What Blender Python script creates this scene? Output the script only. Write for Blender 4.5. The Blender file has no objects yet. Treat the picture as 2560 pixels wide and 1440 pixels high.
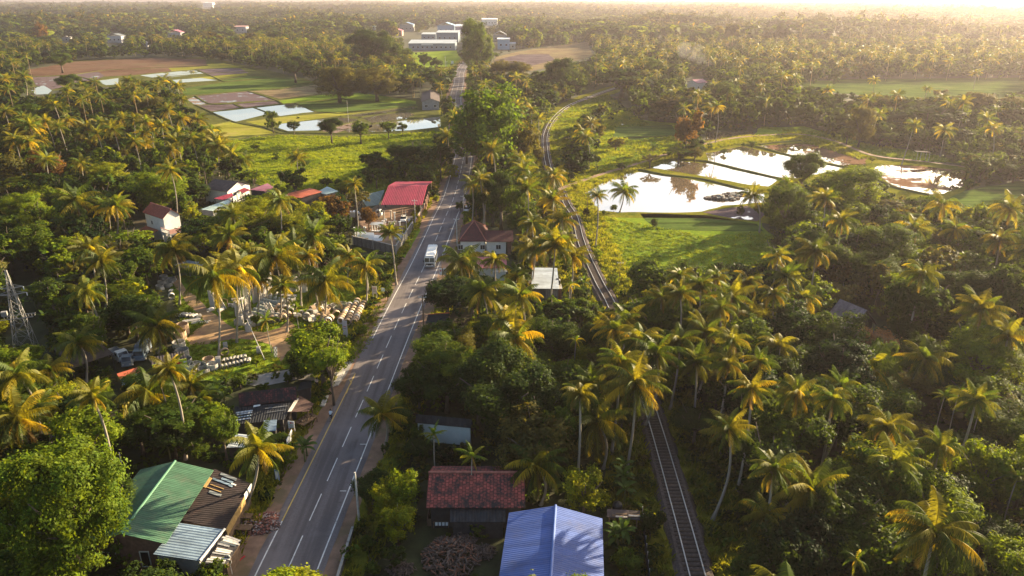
import bpy, math, random
import numpy as np
from mathutils import Vector, Matrix
R = random.Random(11)
rng = np.random.default_rng(11)
sc = bpy.context.scene
col = sc.collection
rad = math.radians
# ---------------------------------------------------------------- camera
CH, FPX, PITCH = 60.0, 1850.0, rad(21.5)
cp, sp = math.cos(PITCH), math.sin(PITCH)
cam = bpy.data.cameras.new('camera')
cam.sensor_width = 36.0
cam.lens = FPX * 36.0 / 2560.0
cam.clip_start, cam.clip_end = 1.0, 30000.0
camo = bpy.data.objects.new('camera', cam)
camo.location = (0, 0, CH)
camo.rotation_euler = (math.pi / 2 - PITCH, 0, 0)
col.objects.link(camo)
sc.camera = camo

def ray(px, py):
    dx, dy = (px - 1280.0) / FPX, (720.0 - py) / FPX
    return Vector((dx, cp + dy * sp, -sp + dy * cp))

def P(px, py, z=0.0):
    """the point of height z that the photograph shows at this pixel (2560 x 1440)"""
    d = ray(px, py)
    return Vector((0, 0, CH)) + d * ((z - CH) / d.z)

def PY(px, py, y):
    d = ray(px, py)
    return Vector((0, 0, CH)) + d * (y / d.y)

def proj(x, y, z):
    """numpy projection of world points to photograph pixels"""
    dz = z - CH
    dep = y * cp - dz * sp
    up = y * sp + dz * cp
    return 1280 + FPX * x / dep, 720 - FPX * up / dep, dep

def in_poly(px, py, poly):
    r = np.zeros(px.shape, bool)
    n = len(poly)
    for i in range(n):
        x1, y1 = poly[i]
        x2, y2 = poly[(i + 1) % n]
        if y1 == y2:
            continue
        c = ((y1 > py) != (y2 > py)) & (px < (x2 - x1) * (py - y1) / (y2 - y1) + x1)
        r ^= c
    return r

# ---------------------------------------------------------------- objects
def tag(o, label=None, cat=None, group=None, kind=None):
    if label: o['label'] = label
    if cat: o['category'] = cat
    if group: o['group'] = group
    if kind: o['kind'] = kind
    return o

def empty(name, loc=(0, 0, 0), rz=0.0, parent=None):
    o = bpy.data.objects.new(name, None)
    o.empty_display_size = 0.3
    col.objects.link(o)
    o.location = loc
    o.rotation_euler = (0, 0, rz)
    if parent: o.parent = parent
    return o

def thing(name, label, cat, loc=(0, 0, 0), rz=0.0, group=None):
    return tag(empty(name, loc, rz), label, cat, group)

def copy_tree(o, parent=None):
    c = o.copy()
    col.objects.link(c)
    if parent: c.parent = parent
    for ch in o.children:
        copy_tree(ch, c)
    return c

class MB:
    """collects quads, boxes, tubes and lathes; build() links them as one mesh object"""
    def __init__(s): s.v, s.f, s.m = [], [], []
    def face(s, pts, m=0):
        b = len(s.v)
        s.v += [tuple(p) for p in pts]
        s.f.append(list(range(b, b + len(pts))))
        s.m.append(m)
    def box(s, c, d, rz=0.0, m=0, taper=1.0, shear=(0, 0)):
        b = len(s.v)
        ca, sa = math.cos(rz), math.sin(rz)
        for k in (0, 1):
            t = taper if k else 1.0
            for (i, j) in ((-1, -1), (1, -1), (1, 1), (-1, 1)):
                x, y = i * d[0] / 2 * t + shear[0] * k, j * d[1] / 2 * t + shear[1] * k
                s.v.append((c[0] + x * ca - y * sa, c[1] + x * sa + y * ca, c[2] + (k - .5) * d[2]))
        for q in ((3, 2, 1, 0), (4, 5, 6, 7), (0, 1, 5, 4), (1, 2, 6, 5), (2, 3, 7, 6), (3, 0, 4, 7)):
            s.f.append([b + i for i in q]); s.m.append(m)
        return s
    def tube(s, pts, r, n=8, m=0, cap=True):
        pts = [Vector(p) for p in pts]
        if not hasattr(r, '__len__'): r = [r] * len(pts)
        b = len(s.v)
        for i, p in enumerate(pts):
            d = (pts[min(i + 1, len(pts) - 1)] - pts[max(i - 1, 0)]).normalized()
            a = d.cross(Vector((0, 0, 1)) if abs(d.z) < .9 else Vector((1, 0, 0))).normalized()
            c = d.cross(a)
            for k in range(n):
                t = 2 * math.pi * k / n
                s.v.append(tuple(p + (a * math.cos(t) + c * math.sin(t)) * r[i]))
        for i in range(len(pts) - 1):
            for k in range(n):
                k2 = (k + 1) % n
                s.f.append([b + i * n + k, b + i * n + k2, b + (i + 1) * n + k2, b + (i + 1) * n + k]); s.m.append(m)
        if cap:
            s.f.append([b + k for k in range(n)][::-1]); s.m.append(m)
            e = b + (len(pts) - 1) * n
            s.f.append([e + k for k in range(n)]); s.m.append(m)
        return s
    def lathe(s, prof, n=16, c=(0, 0, 0), m=0, close=False, axis='z'):
        b = len(s.v)
        for (r, z) in prof:
            for k in range(n):
                t = 2 * math.pi * k / n
                q = (r * math.cos(t), r * math.sin(t), z)
                if axis == 'x': q = (q[2], q[0], q[1])
                if axis == 'y': q = (q[0], q[2], q[1])
                s.v.append((c[0] + q[0], c[1] + q[1], c[2] + q[2]))
        L = len(prof)
        for i in range(L if close else L - 1):
            j = (i + 1) % L
            for k in range(n):
                k2 = (k + 1) % n
                s.f.append([b + i * n + k, b + i * n + k2, b + j * n + k2, b + j * n + k]); s.m.append(m)
        return s
    def slab(s, top, th=.08, m=0):
        """a thick sheet under the given corner points"""
        top = [Vector(p) for p in top]
        n = len(top)
        bot = [p - Vector((0, 0, th)) for p in top]
        b = len(s.v)
        s.v += [tuple(p) for p in top + bot]
        s.f.append([b + i for i in range(n)]); s.m.append(m)
        s.f.append([b + n + i for i in range(n)][::-1]); s.m.append(m)
        for i in range(n):
            j = (i + 1) % n
            s.f.append([b + i, b + n + i, b + n + j, b + j]); s.m.append(m)
        return s
    def prism(s, pts, z0, z1, m=0):
        b = len(s.v)
        n = len(pts)
        s.v += [(p[0], p[1], z0) for p in pts] + [(p[0], p[1], z1) for p in pts]
        s.f.append([b + i for i in range(n)][::-1]); s.m.append(m)
        s.f.append([b + n + i for i in range(n)]); s.m.append(m)
        for i in range(n):
            j = (i + 1) % n
            s.f.append([b + i, b + j, b + n + j, b + n + i]); s.m.append(m)
        return s
    def mesh(s, name, mats, smooth=False):
        me = bpy.data.meshes.new(name)
        me.from_pydata(s.v, [], s.f)
        for mm in (mats if isinstance(mats, (list, tuple)) else [mats]):
            me.materials.append(mm)
        me.polygons.foreach_set('material_index', s.m)
        if smooth: me.polygons.foreach_set('use_smooth', [True] * len(s.f))
        me.update()
        return me
    def build(s, name, mats, parent=None, smooth=False):
        o = bpy.data.objects.new(name, s.mesh(name, mats, smooth))
        col.objects.link(o)
        if parent: o.parent = parent
        return o

def np_mesh(name, V, F, mat, T=None):
    """mesh from numpy: V (n,3), F (m,4), T (n,3) tint"""
    me = bpy.data.meshes.new(name)
    V = np.ascontiguousarray(V, np.float32); F = np.ascontiguousarray(F, np.int32)
    k = F.shape[1]
    me.vertices.add(len(V)); me.vertices.foreach_set('co', V.ravel())
    me.loops.add(F.size); me.loops.foreach_set('vertex_index', F.ravel())
    me.polygons.add(len(F)); me.polygons.foreach_set('loop_start', np.arange(0, F.size, k, dtype=np.int32))
    if T is not None:
        a = me.attributes.new('tint', 'FLOAT_COLOR', 'POINT')
        c = np.ones((len(V), 4), np.float32); c[:, :3] = T
        a.data.foreach_set('color', c.ravel())
    me.materials.append(mat)
    me.update(calc_edges=True)
    return me

def link_mesh(name, me, parent=None):
    o = bpy.data.objects.new(name, me)
    col.objects.link(o)
    if parent: o.parent = parent
    return o

# ---------------------------------------------------------------- materials
def nodes(name):
    m = bpy.data.materials.new(name)
    m.use_nodes = True
    nt = m.node_tree
    nt.nodes.clear()
    out = nt.nodes.new('ShaderNodeOutputMaterial')
    return m, nt, out

def N(nt, typ, **kw):
    n = nt.nodes.new('ShaderNode' + typ)
    for k, v in kw.items():
        if k.startswith('i_'): n.inputs[k[2:].replace('_', ' ')].default_value = v
        else: setattr(n, k, v)
    return n

def ramp(nt, fac, stops):
    r = nt.nodes.new('ShaderNodeValToRGB')
    e = r.color_ramp.elements
    while len(e) < len(stops): e.new(.5)
    for el, (p, c) in zip(e, stops):
        el.position = p
        el.color = (*c, 1) if len(c) == 3 else c
    nt.links.new(fac, r.inputs['Fac'])
    return r.outputs['Color']

def mixc(nt, fac, a, b, typ='MIX'):
    n = nt.nodes.new('ShaderNodeMix')
    n.data_type, n.blend_type = 'RGBA', typ
    for sock, v in ((n.inputs[0], fac), (n.inputs[6], a), (n.inputs[7], b)):
        if hasattr(v, 'node'): nt.links.new(v, sock)
        elif hasattr(v, '__len__'): sock.default_value = (*v, 1)
        else: sock.default_value = v
    return n.outputs[2]

def noise(nt, co, scale, detail=4, rough=.6):
    n = N(nt, 'TexNoise')
    n.inputs['Scale'].default_value = scale
    n.inputs['Detail'].default_value = detail
    n.inputs['Roughness'].default_value = rough
    if co is not None: nt.links.new(co, n.inputs['Vector'])
    return n.outputs['Fac']

def M(name, c, rough=.8, var=.25, scale=1.5, metal=0.0, bump=.0, stain=None, corr=None, world=False, spec=.3, second=None):
    """surface with noise in its colour; stain=(colour, scale, lo, hi); corr=(axis, pitch) for corrugation; second=(colour, scale, lo, hi)"""
    m, nt, out = nodes(name)
    L = nt.links.new
    b = N(nt, 'BsdfPrincipled')
    if world: co = N(nt, 'NewGeometry').outputs['Position']
    else: co = N(nt, 'TexCoord').outputs['Object']
    f = noise(nt, co, scale, 5, .65)
    lo, hi = [max(0, x * (1 - var)) for x in c], [x * (1 + var) for x in c]
    cc = ramp(nt, f, [(.3, lo), (.7, hi)])
    if second:
        g = noise(nt, co, second[1], 4, .6)
        cc = mixc(nt, ramp(nt, g, [(second[2], (0, 0, 0)), (second[3], (1, 1, 1))]), cc, second[0])
    if stain:
        g = noise(nt, co, stain[1], 6, .7)
        cc = mixc(nt, ramp(nt, g, [(stain[2], (0, 0, 0)), (stain[3], (1, 1, 1))]), cc, stain[0])
    if corr and corr[0] == 1:
        mp = N(nt, 'Mapping'); mp.inputs['Scale'].default_value = (.12, 1.1, .3); L(co, mp.inputs[0])
        cc = mixc(nt, .7, cc, ramp(nt, noise(nt, mp.outputs[0], 1.3, 5, .7), [(.32, (.62, .60, .58)), (.5, (1, 1, 1)), (.68, (1.22, 1.2, 1.16))]), 'MULTIPLY')
        sy = N(nt, 'SeparateXYZ'); L(co, sy.inputs[0])
        dv = N(nt, 'Math', operation='MULTIPLY'); L(sy.outputs[1], dv.inputs[0]); dv.inputs[1].default_value = 1.15
        fl = N(nt, 'Math', operation='FLOOR'); L(dv.outputs[0], fl.inputs[0])
        wn = N(nt, 'TexWhiteNoise', noise_dimensions='1D'); L(fl.outputs[0], wn.inputs['W'])
        cc = mixc(nt, .55, cc, ramp(nt, wn.outputs['Value'], [(0, (.80, .79, .77)), (1, (1.12, 1.12, 1.12))]), 'MULTIPLY')
    b.inputs['Roughness'].default_value = rough
    b.inputs['Metallic'].default_value = metal
    b.inputs['Specular IOR Level'].default_value = spec
    hgt = None
    if corr:
        sx = N(nt, 'SeparateXYZ'); L(co, sx.inputs[0])
        mu = N(nt, 'Math', operation='MULTIPLY'); L(sx.outputs[corr[0]], mu.inputs[0]); mu.inputs[1].default_value = 2 * math.pi / corr[1]
        si = N(nt, 'Math', operation='SINE'); L(mu.outputs[0], si.inputs[0])
        hgt = si.outputs[0]
        bp = N(nt, 'Bump'); bp.inputs['Strength'].default_value = .6; bp.inputs['Distance'].default_value = corr[1] * .10
        L(hgt, bp.inputs['Height']); L(bp.outputs[0], b.inputs['Normal'])
    elif bump:
        bp = N(nt, 'Bump'); bp.inputs['Strength'].default_value = 1.0; bp.inputs['Distance'].default_value = bump
        L(f, bp.inputs['Height']); L(bp.outputs[0], b.inputs['Normal'])
    L(cc, b.inputs['Base Color'])
    L(b.outputs[0], out.inputs['Surface'])
    return m

def tile_mat(name, c1, c2, moss, row=.34, axis='xy', lo=.45, hi=.62):
    m, nt, out = nodes(name)
    L = nt.links.new
    b = N(nt, 'BsdfPrincipled'); b.inputs['Roughness'].default_value = .85
    co = N(nt, 'TexCoord').outputs['Object']
    if axis == 'yx':
        mp = N(nt, 'Mapping'); mp.inputs['Rotation'].default_value = (0, 0, math.pi / 2); L(co, mp.inputs[0]); co2 = mp.outputs[0]
    else: co2 = co
    br = N(nt, 'TexBrick'); L(co2, br.inputs['Vector'])
    br.inputs['Color1'].default_value = (*c1, 1); br.inputs['Color2'].default_value = (*c2, 1)
    br.inputs['Mortar'].default_value = (*[x * .25 for x in c1], 1)
    br.inputs['Scale'].default_value = 1.0; br.inputs['Mortar Size'].default_value = .045
    br.inputs['Brick Width'].default_value = .42; br.inputs['Row Height'].default_value = row
    g = noise(nt, co, .9, 6, .75)
    cc = mixc(nt, ramp(nt, g, [(lo, (0, 0, 0)), (hi, (1, 1, 1))]), br.outputs['Color'], moss)
    g2 = noise(nt, co, 3.5, 3)
    cc = mixc(nt, .5, cc, ramp(nt, g2, [(.3, (.45, .45, .45)), (.7, (1.3, 1.3, 1.3))]), 'MULTIPLY')
    L(cc, b.inputs['Base Color'])
    bp = N(nt, 'Bump'); bp.inputs['Strength'].default_value = .7; bp.inputs['Distance'].default_value = .06
    L(br.outputs['Fac'], bp.inputs['Height']); bp.invert = True
    L(bp.outputs[0], b.inputs['Normal'])
    L(b.outputs[0], out.inputs['Surface'])
    return m

def leaf_mat(name, rough=.5, trans=.4, spec=.3):
    """foliage: colour = per-leaf tint x the object's own colour; light passes through the leaves"""
    m, nt, out = nodes(name)
    L = nt.links.new
    a = N(nt, 'Attribute', attribute_name='tint')
    oi = N(nt, 'ObjectInfo')
    cc = mixc(nt, 1.0, a.outputs['Color'], oi.outputs['Color'], 'MULTIPLY')
    b = N(nt, 'BsdfPrincipled')
    b.inputs['Roughness'].default_value = rough
    b.inputs['Specular IOR Level'].default_value = spec
    L(cc, b.inputs['Base Color'])
    t = N(nt, 'BsdfTranslucent')
    yel = mixc(nt, 1.0, cc, (1.62, 1.42, .42), 'MULTIPLY')
    L(yel, t.inputs['Color'])
    mx = N(nt, 'MixShader'); mx.inputs[0].default_value = trans
    L(b.outputs[0], mx.inputs[1]); L(t.outputs[0], mx.inputs[2])
    L(mx.outputs[0], out.inputs['Surface'])
    return m

def grass_mat(name, stops, scale=.08, fine=1.2, bump=.25, rows=0.0, turn=.5):
    m, nt, out = nodes(name)
    L = nt.links.new
    b = N(nt, 'BsdfPrincipled'); b.inputs['Roughness'].default_value = 1.0; b.inputs['Specular IOR Level'].default_value = 0.0
    co = N(nt, 'NewGeometry').outputs['Position']
    f1 = noise(nt, co, scale, 6, .65)
    f2 = noise(nt, co, fine, 5, .7)
    mm = N(nt, 'Mix'); mm.data_type = 'FLOAT'; mm.inputs[0].default_value = .42
    L(f1, mm.inputs[2]); L(f2, mm.inputs[3])
    cc = ramp(nt, mm.outputs[0], [(.36 + .28 * i / (len(stops) - 1), c) for i, c in enumerate(stops)])
    if rows:
        mp = N(nt, 'Mapping'); mp.inputs['Rotation'].default_value = (0, 0, turn); mp.inputs['Scale'].default_value = (.03, .45, 1); L(co, mp.inputs[0])
        rw_ = noise(nt, mp.outputs[0], 1.0, 4, .7)
        cc = mixc(nt, rows, cc, ramp(nt, rw_, [(.36, (.45, .42, .4)), (.5, (1, 1, 1)), (.64, (1.5, 1.5, 1.45))]), 'MULTIPLY')
    L(cc, b.inputs['Base Color'])
    bp = N(nt, 'Bump'); bp.inputs['Strength'].default_value = 1; bp.inputs['Distance'].default_value = bump
    L(f2, bp.inputs['Height']); L(bp.outputs[0], b.inputs['Normal'])
    L(b.outputs[0], out.inputs['Surface'])
    return m

def water_mat(name, mud, mix=.0, rough=.02, scale=.15, bump=.0):
    """still muddy water: a dielectric film over mud; mix lets the mud break through in patches"""
    m, nt, out = nodes(name)
    L = nt.links.new
    co = N(nt, 'NewGeometry').outputs['Position']
    di = N(nt, 'BsdfDiffuse'); L(ramp(nt, noise(nt, co, .25, 4), [(.35, [x * .75 for x in mud]), (.65, [x * 1.2 for x in mud])]), di.inputs['Color'])
    gl = N(nt, 'BsdfGlossy'); gl.inputs['Roughness'].default_value = rough; gl.inputs['Color'].default_value = (1, 1, 1, 1)
    b = N(nt, 'MixShader')
    fr = N(nt, 'Fresnel'); fr.inputs['IOR'].default_value = 2.4
    ad = N(nt, 'Math', operation='ADD'); ad.use_clamp = True; L(fr.outputs[0], ad.inputs[0]); ad.inputs[1].default_value = .28
    L(ad.outputs[0], b.inputs[0]); L(di.outputs[0], b.inputs[1]); L(gl.outputs[0], b.inputs[2])
    if bump:
        bp = N(nt, 'Bump'); bp.inputs['Strength'].default_value = 1; bp.inputs['Distance'].default_value = bump
        L(noise(nt, co, 1.2, 3), bp.inputs['Height']); L(bp.outputs[0], gl.inputs['Normal'])
    if mix:
        g = noise(nt, co, scale, 6, .65)
        d = N(nt, 'BsdfDiffuse'); L(ramp(nt, noise(nt, co, 1.5, 4), [(.3, [x * .7 for x in mud]), (.7, [x * 1.4 for x in mud])]), d.inputs['Color'])
        mx = N(nt, 'MixShader')
        L(ramp(nt, g, [(mix - .03, (0, 0, 0)), (mix + .03, (1, 1, 1))]), mx.inputs[0])
        L(b.outputs[0], mx.inputs[1]); L(d.outputs[0], mx.inputs[2])
        L(mx.outputs[0], out.inputs['Surface'])
    else:
        L(b.outputs[0], out.inputs['Surface'])
    return m

def road_mat(name, c):
    m, nt, out = nodes(name)
    L = nt.links.new
    b = N(nt, 'BsdfPrincipled'); b.inputs['Roughness'].default_value = .95; b.inputs['Specular IOR Level'].default_value = .1
    co = N(nt, 'NewGeometry').outputs['Position']
    cc = ramp(nt, noise(nt, co, 5.0, 4, .7), [(.3, [x * .8 for x in c]), (.7, [x * 1.2 for x in c])])
    mp = N(nt, 'Mapping'); mp.inputs['Rotation'].default_value = (0, 0, rad(10)); mp.inputs['Scale'].default_value = (1.0, .035, 1); L(co, mp.inputs[0])
    cc = mixc(nt, ramp(nt, noise(nt, mp.outputs[0], .9, 4, .6), [(.42, (0, 0, 0)), (.62, (.75, .75, .75))]), cc, [x * .62 for x in c])
    cc = mixc(nt, ramp(nt, noise(nt, co, .06, 4, .6), [(.5, (0, 0, 0)), (.6, (.8, .8, .8))]), cc, [x * 1.22 for x in c])
    cc = mixc(nt, ramp(nt, noise(nt, co, .35, 6, .75), [(.62, (0, 0, 0)), (.7, (.7, .7, .7))]), cc, [x * .5 for x in c])
    L(cc, b.inputs['Base Color']); L(b.outputs[0], out.inputs['Surface'])
    return m

LEAF = leaf_mat('foliage_leaf', .6, .5, .08)
PALM = leaf_mat('palm_leaf', .5, .5, .15)
BARK = M('bark', (.13, .10, .075), .9, .4, 4, bump=.03)
PTRUNK = M('palm_bark', (.30, .26, .21), .9, .35, 3, bump=.03, corr=(2, .35))
FLOOR = M('forest_floor', (.040, .046, .016), .95, .5, .25, world=True, bump=.2, stain=((.075, .055, .03), .05, .52, .66))
ASPH = road_mat('asphalt', (.195, .168, .165))
PAINT = M('road_paint', (.74, .72, .68), .7, .12, 2.0, world=True, stain=((.30, .28, .28), 1.6, .56, .72))
YPAINT = M('yellow_road_paint', (.62, .43, .12), .7, .12, 2.0, world=True)
DIRT = M('dirt', (.27, .165, .11), .95, .3, .5, world=True, bump=.05, second=((.18, .13, .07), .22, .5, .65))
SAND = M('sandy_dirt', (.38, .24, .12), .95, .25, .6, world=True, bump=.05, second=((.26, .16, .10), .18, .5, .62))
CONC = M('concrete', (.33, .31, .28), .85, .22, 1.2, stain=((.12, .11, .09), .9, .55, .75))
PCONC = M('pale_concrete', (.58, .54, .49), .85, .22, 2.2, stain=((.2, .17, .13), 1.4, .55, .75))
PAVE = M('concrete_road', (.30, .28, .26), .9, .2, .8, world=True)
BALL = M('ballast', (.115, .088, .078), .95, .45, 3.5, world=True, bump=.08)
STEEL = M('rail_steel', (.62, .60, .58), .4, .1, 2, metal=.35)
SLEEP = M('sleeper_wood', (.085, .062, .05), .9, .3, 2)
GALV = M('galvanised_steel', (.55, .54, .53), .5, .15, 3, metal=.4)
WOOD = M('weathered_wood', (.20, .13, .08), .9, .35, 2.5)
PLANK = M('pale_plank', (.42, .27, .10), .85, .3, 2.5)
WHITE = M('white_wall', (.72, .70, .66), .8, .1, .8, stain=((.45, .42, .36), .5, .58, .8))
DARK = M('dark_opening', (.012, .012, .014), .6, .1)
GLASS = M('dark_glass', (.02, .025, .03), .08, .05, spec=.6)
RUBBER = M('rubber', (.018, .018, .018), .85, .1)
REDP = M('red_paint', (.55, .03, .04), .5, .1)
BLUEP = M('blue_paint', (.04, .07, .35), .5, .1)
WPAINT = M('white_paint', (.78, .78, .76), .4, .05, 2)
GREYP = M('grey_paint', (.22, .25, .28), .45, .1, 2)
BRICKW = M('brick_wall', (.20, .11, .08), .9, .3, 2.5)
# ================================================================ the setting
def struct(o): return tag(o, kind='structure')

def world_poly(pts, z=0.0): return [P(x, y, z) for x, y in pts]

def rough_ring(pts, step, amp, seed=0):
    rr = random.Random(seed)
    out = []
    n = len(pts)
    for i in range(n):
        a, b = pts[i], pts[(i + 1) % n]
        d = (b - a); L = d.length
        k = max(1, int(L / step))
        nr = Vector((-d.y, d.x, 0)).normalized() if L > 0 else Vector()
        for j in range(k):
            o = 0 if j == 0 and amp < .3 else rr.uniform(-amp, amp)
            out.append(a + d * (j / k) + nr * o)
    return out

def patch(name, pts, mat, z, step=4.0, amp=.0, seed=1):
    w = world_poly(pts)
    if amp: w = rough_ring(w, step, amp, seed)
    mb = MB(); mb.face([(p.x, p.y, z) for p in w])
    o = mb.build(name, mat)
    # keep normals up
    me = o.data
    if me.polygons[0].normal.z < 0: me.flip_normals()
    return o

def smooth_line(pts, step=3.0):
    """Catmull-Rom through the points, resampled"""
    out = []
    n = len(pts)
    for i in range(n - 1):
        p0, p1, p2, p3 = pts[max(i - 1, 0)], pts[i], pts[i + 1], pts[min(i + 2, n - 1)]
        k = max(2, int((p2 - p1).length / step))
        for j in range(k):
            t = j / k
            out.append(.5 * ((2 * p1) + (p2 - p0) * t + (2 * p0 - 5 * p1 + 4 * p2 - p3) * t * t + (3 * p1 - p0 - 3 * p2 + p3) * t ** 3))
    out.append(pts[-1])
    return out

def offsets(line):
    res = []
    for i, p in enumerate(line):
        d = line[min(i + 1, len(line) - 1)] - line[max(i - 1, 0)]
        d.z = 0; d.normalize()
        res.append(Vector((d.y, -d.x, 0)))     # to the right of travel
    return res

def ribbon(mb, line, nrm, o1, o2, z, m=0, i0=0, i1=None, jit=0, rr=None):
    i1 = len(line) - 1 if i1 is None else i1
    pa = None
    for i in range(i0, i1 + 1):
        j1 = rr.uniform(-jit, jit) if jit else 0
        j2 = rr.uniform(-jit, jit) if jit else 0
        a, b = line[i] + nrm[i] * (o1 + j1), line[i] + nrm[i] * (o2 + j2)
        a = (a.x, a.y, z); b = (b.x, b.y, z)
        if pa: mb.face([pa[0], pa[1], b, a][::1], m)
        pa = (a, b)

# ---- ground sheet, reaches past the horizon haze
g = MB()
for (x0, x1, y0, y1) in ((-9000, 9000, -200, 9500),):
    g.face([(x0, y0, 0), (x1, y0, 0), (x1, y1, 0), (x0, y1, 0)])
struct(g.build('ground', FLOOR))

# ---- materials of the fields
G_MEADOW = grass_mat('meadow_grass', [(.085, .115, .012), (.145, .185, .016), (.23, .25, .022), (.31, .29, .035)], .05, .8, .3)
G_FIELD = grass_mat('field_grass', [(.09, .15, .018), (.15, .22, .022), (.21, .28, .028), (.29, .31, .04)], .06, .9, .3)
G_PADDY = grass_mat('paddy_green', [(.055, .085, .022), (.075, .115, .028), (.095, .135, .03), (.14, .15, .05)], .04, .7, .1, .8)
G_YEL = grass_mat('yellow_paddy', [(.15, .16, .02), (.22, .22, .03), (.27, .25, .05), (.30, .24, .08)], .05, .5, .1, .7, .9)
G_VERGE = grass_mat('verge_grass', [(.07, .09, .014), (.13, .14, .018), (.20, .185, .022), (.27, .23, .035)], .12, 1.0, .3)
G_BUND = grass_mat('bund_grass', [(.05, .065, .02), (.085, .085, .03), (.11, .12, .03), (.13, .10, .05)], .12, .8, .15)
MUD = grass_mat('paddy_mud', [(.075, .055, .060), (.105, .078, .085), (.15, .115, .125), (.20, .16, .17)], .06, .5, .05, 1.0, .35)
TAN = grass_mat('dry_paddy', [(.14, .10, .06), (.19, .14, .085), (.23, .18, .10), (.20, .20, .08)], .05, .5, .05, .9, .4)
BROWN = grass_mat('brown_paddy', [(.09, .05, .035), (.13, .075, .05), (.16, .10, .07), (.12, .11, .05)], .02, .2, .05, .9, .3)
WATER = water_mat('still_water', (.30, .26, .20))
POND = water_mat('pond_water', (.26, .19, .12), bump=.0015)
SHALLOW = water_mat('shallow_pond', (.20, .115, .07), mix=.50, scale=.055)
WETMUD = water_mat('wet_paddy', (.22, .16, .13), mix=.47, scale=.12)
WETMUD2 = water_mat('half_wet_paddy', (.13, .095, .10), mix=.40, scale=.10)

PROT = []      # photo polygons that no scattered tree may cover
FIELDS = []
PROT_T = []    # the same for trees only; low growth may stand there
def field(name, pts, mat, z, amp=0, prot=True, seed=1, step=4):
    o = struct(patch(name, pts, mat, z, step, amp, seed))
    FIELDS.append(pts)
    if prot: PROT.append(pts)
    return o

# left paddies
field('paddy_ground', [(40, 185), (190, 150), (520, 143), (640, 170), (760, 196), (860, 228), (1050, 250), (1118, 285), (1118, 335), (900, 345), (700, 342), (560, 340), (505, 318), (462, 275), (432, 212), (250, 218), (60, 232)], G_BUND, .02, .8, prot=False)
PROT.append([(450, 200), (640, 172), (760, 196), (850, 232), (1040, 255), (1112, 290), (1112, 330), (860, 338), (700, 335), (560, 330), (520, 312), (470, 262)])
PROT.append([(190, 172), (515, 150), (640, 176), (450, 200), (300, 200)])
field('brown_paddy', [(67, 175), (188, 154), (370, 145), (514, 148), (517, 165), (336, 175), (175, 188), (80, 191)], BROWN, .06, 1.5)
field('brown_paddy', [(240, 178), (336, 176), (420, 170), (430, 178), (330, 188), (250, 192)], BROWN, .062)
field('half_wet_paddy', [(80, 193), (175, 190), (236, 203), (130, 224), (90, 214)], WETMUD2, .06)
field('half_wet_paddy', [(182, 186), (245, 180), (262, 190), (240, 200), (190, 196)], WETMUD2, .064)
for pts in ([(238, 202), (296, 195), (296, 211), (265, 213)], [(346, 188), (487, 175), (502, 178), (380, 194)], [(430, 200), (504, 195), (544, 201), (440, 208)],
            [(110, 214), (130, 226), (120, 235), (70, 238), (60, 222)], [(395, 190), (505, 180), (516, 184), (410, 195)],
            [(526, 281), (632, 270), (674, 284), (588, 305)], [(637, 269), (738, 259), (789, 280), (699, 291)]):
    field('flooded_paddy', pts, WATER, .07)
field('yellow_paddy', [(477, 195), (615, 184), (620, 189), (500, 200)], G_YEL, .066)
field('yellow_paddy', [(370, 170), (560, 158), (640, 176), (520, 172), (400, 182)], G_YEL, .05, prot=False)
field('mud_paddy', [(490, 172), (600, 171), (622, 182), (530, 190)], MUD, .067)
field('green_paddy', [(452, 222), (560, 206), (690, 195), (795, 205), (700, 224), (522, 234), (460, 238)], G_PADDY, .06)
field('green_paddy', [(545, 203), (622, 190), (688, 193), (560, 204)], G_PADDY, .058)
field('dry_paddy', [(462, 240), (520, 236), (700, 226), (812, 208), (835, 214), (700, 240), (628, 226), (490, 239)], TAN, .055)
field('mud_paddy', [(488, 241), (619, 229), (688, 250), (524, 259)], WETMUD2, .06)
field('mud_paddy', [(466, 248), (484, 243), (518, 260), (490, 264)], WETMUD, .061)
field('mud_paddy', [(494, 264), (582, 260), (603, 269), (527, 279)], MUD, .062)
field('mud_paddy', [(589, 259), (685, 252), (698, 259), (611, 269)], MUD, .062)
field('dry_paddy', [(631, 228), (766, 217), (830, 231), (698, 247)], TAN, .06)
field('green_paddy', [(690, 253), (800, 238), (900, 232), (1040, 253), (1040, 260), (860, 250), (704, 260)], G_FIELD, .06)
field('green_paddy', [(743, 258), (860, 247), (1048, 262), (1046, 264), (872, 282), (793, 279)], G_PADDY, .06)
field('yellow_paddy', [(613, 305), (700, 293), (858, 280), (1046, 266), (1040, 270), (858, 289), (656, 315)], G_YEL, .06)
for pts in ([(852, 290), (1036, 267), (1043, 271), (902, 291)], [(906, 295), (1018, 279), (1036, 286), (1016, 298), (932, 308)], [(700, 310), (852, 294), (898, 300), (800, 326), (720, 328), (696, 320)],
            [(940, 310), (1012, 301), (1100, 292), (1102, 317), (1025, 326), (930, 330), (880, 326)], [(862, 325), (930, 311), (930, 318), (870, 332)]):
    field('flooded_paddy', pts, WATER, .07)
field('wet_paddy', [(800, 327), (898, 302), (924, 310), (862, 326), (840, 333)], WETMUD, .065)
field('yellow_paddy', [(513, 314), (579, 304), (698, 333), (574, 350)], G_YEL, .06)
field('meadow', [(475, 305), (513, 316), (572, 352), (700, 338), (860, 343), (1010, 334), (1118, 328), (1128, 380), (1130, 428), (1085, 470), (950, 484), (690, 474), (592, 444), (540, 402), (520, 350)], G_MEADOW, .04, .8, prot=False)
PROT.append([(560, 352), (700, 338), (860, 345), (1000, 338), (1090, 345), (900, 400), (880, 440), (690, 440), (600, 410)])
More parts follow.
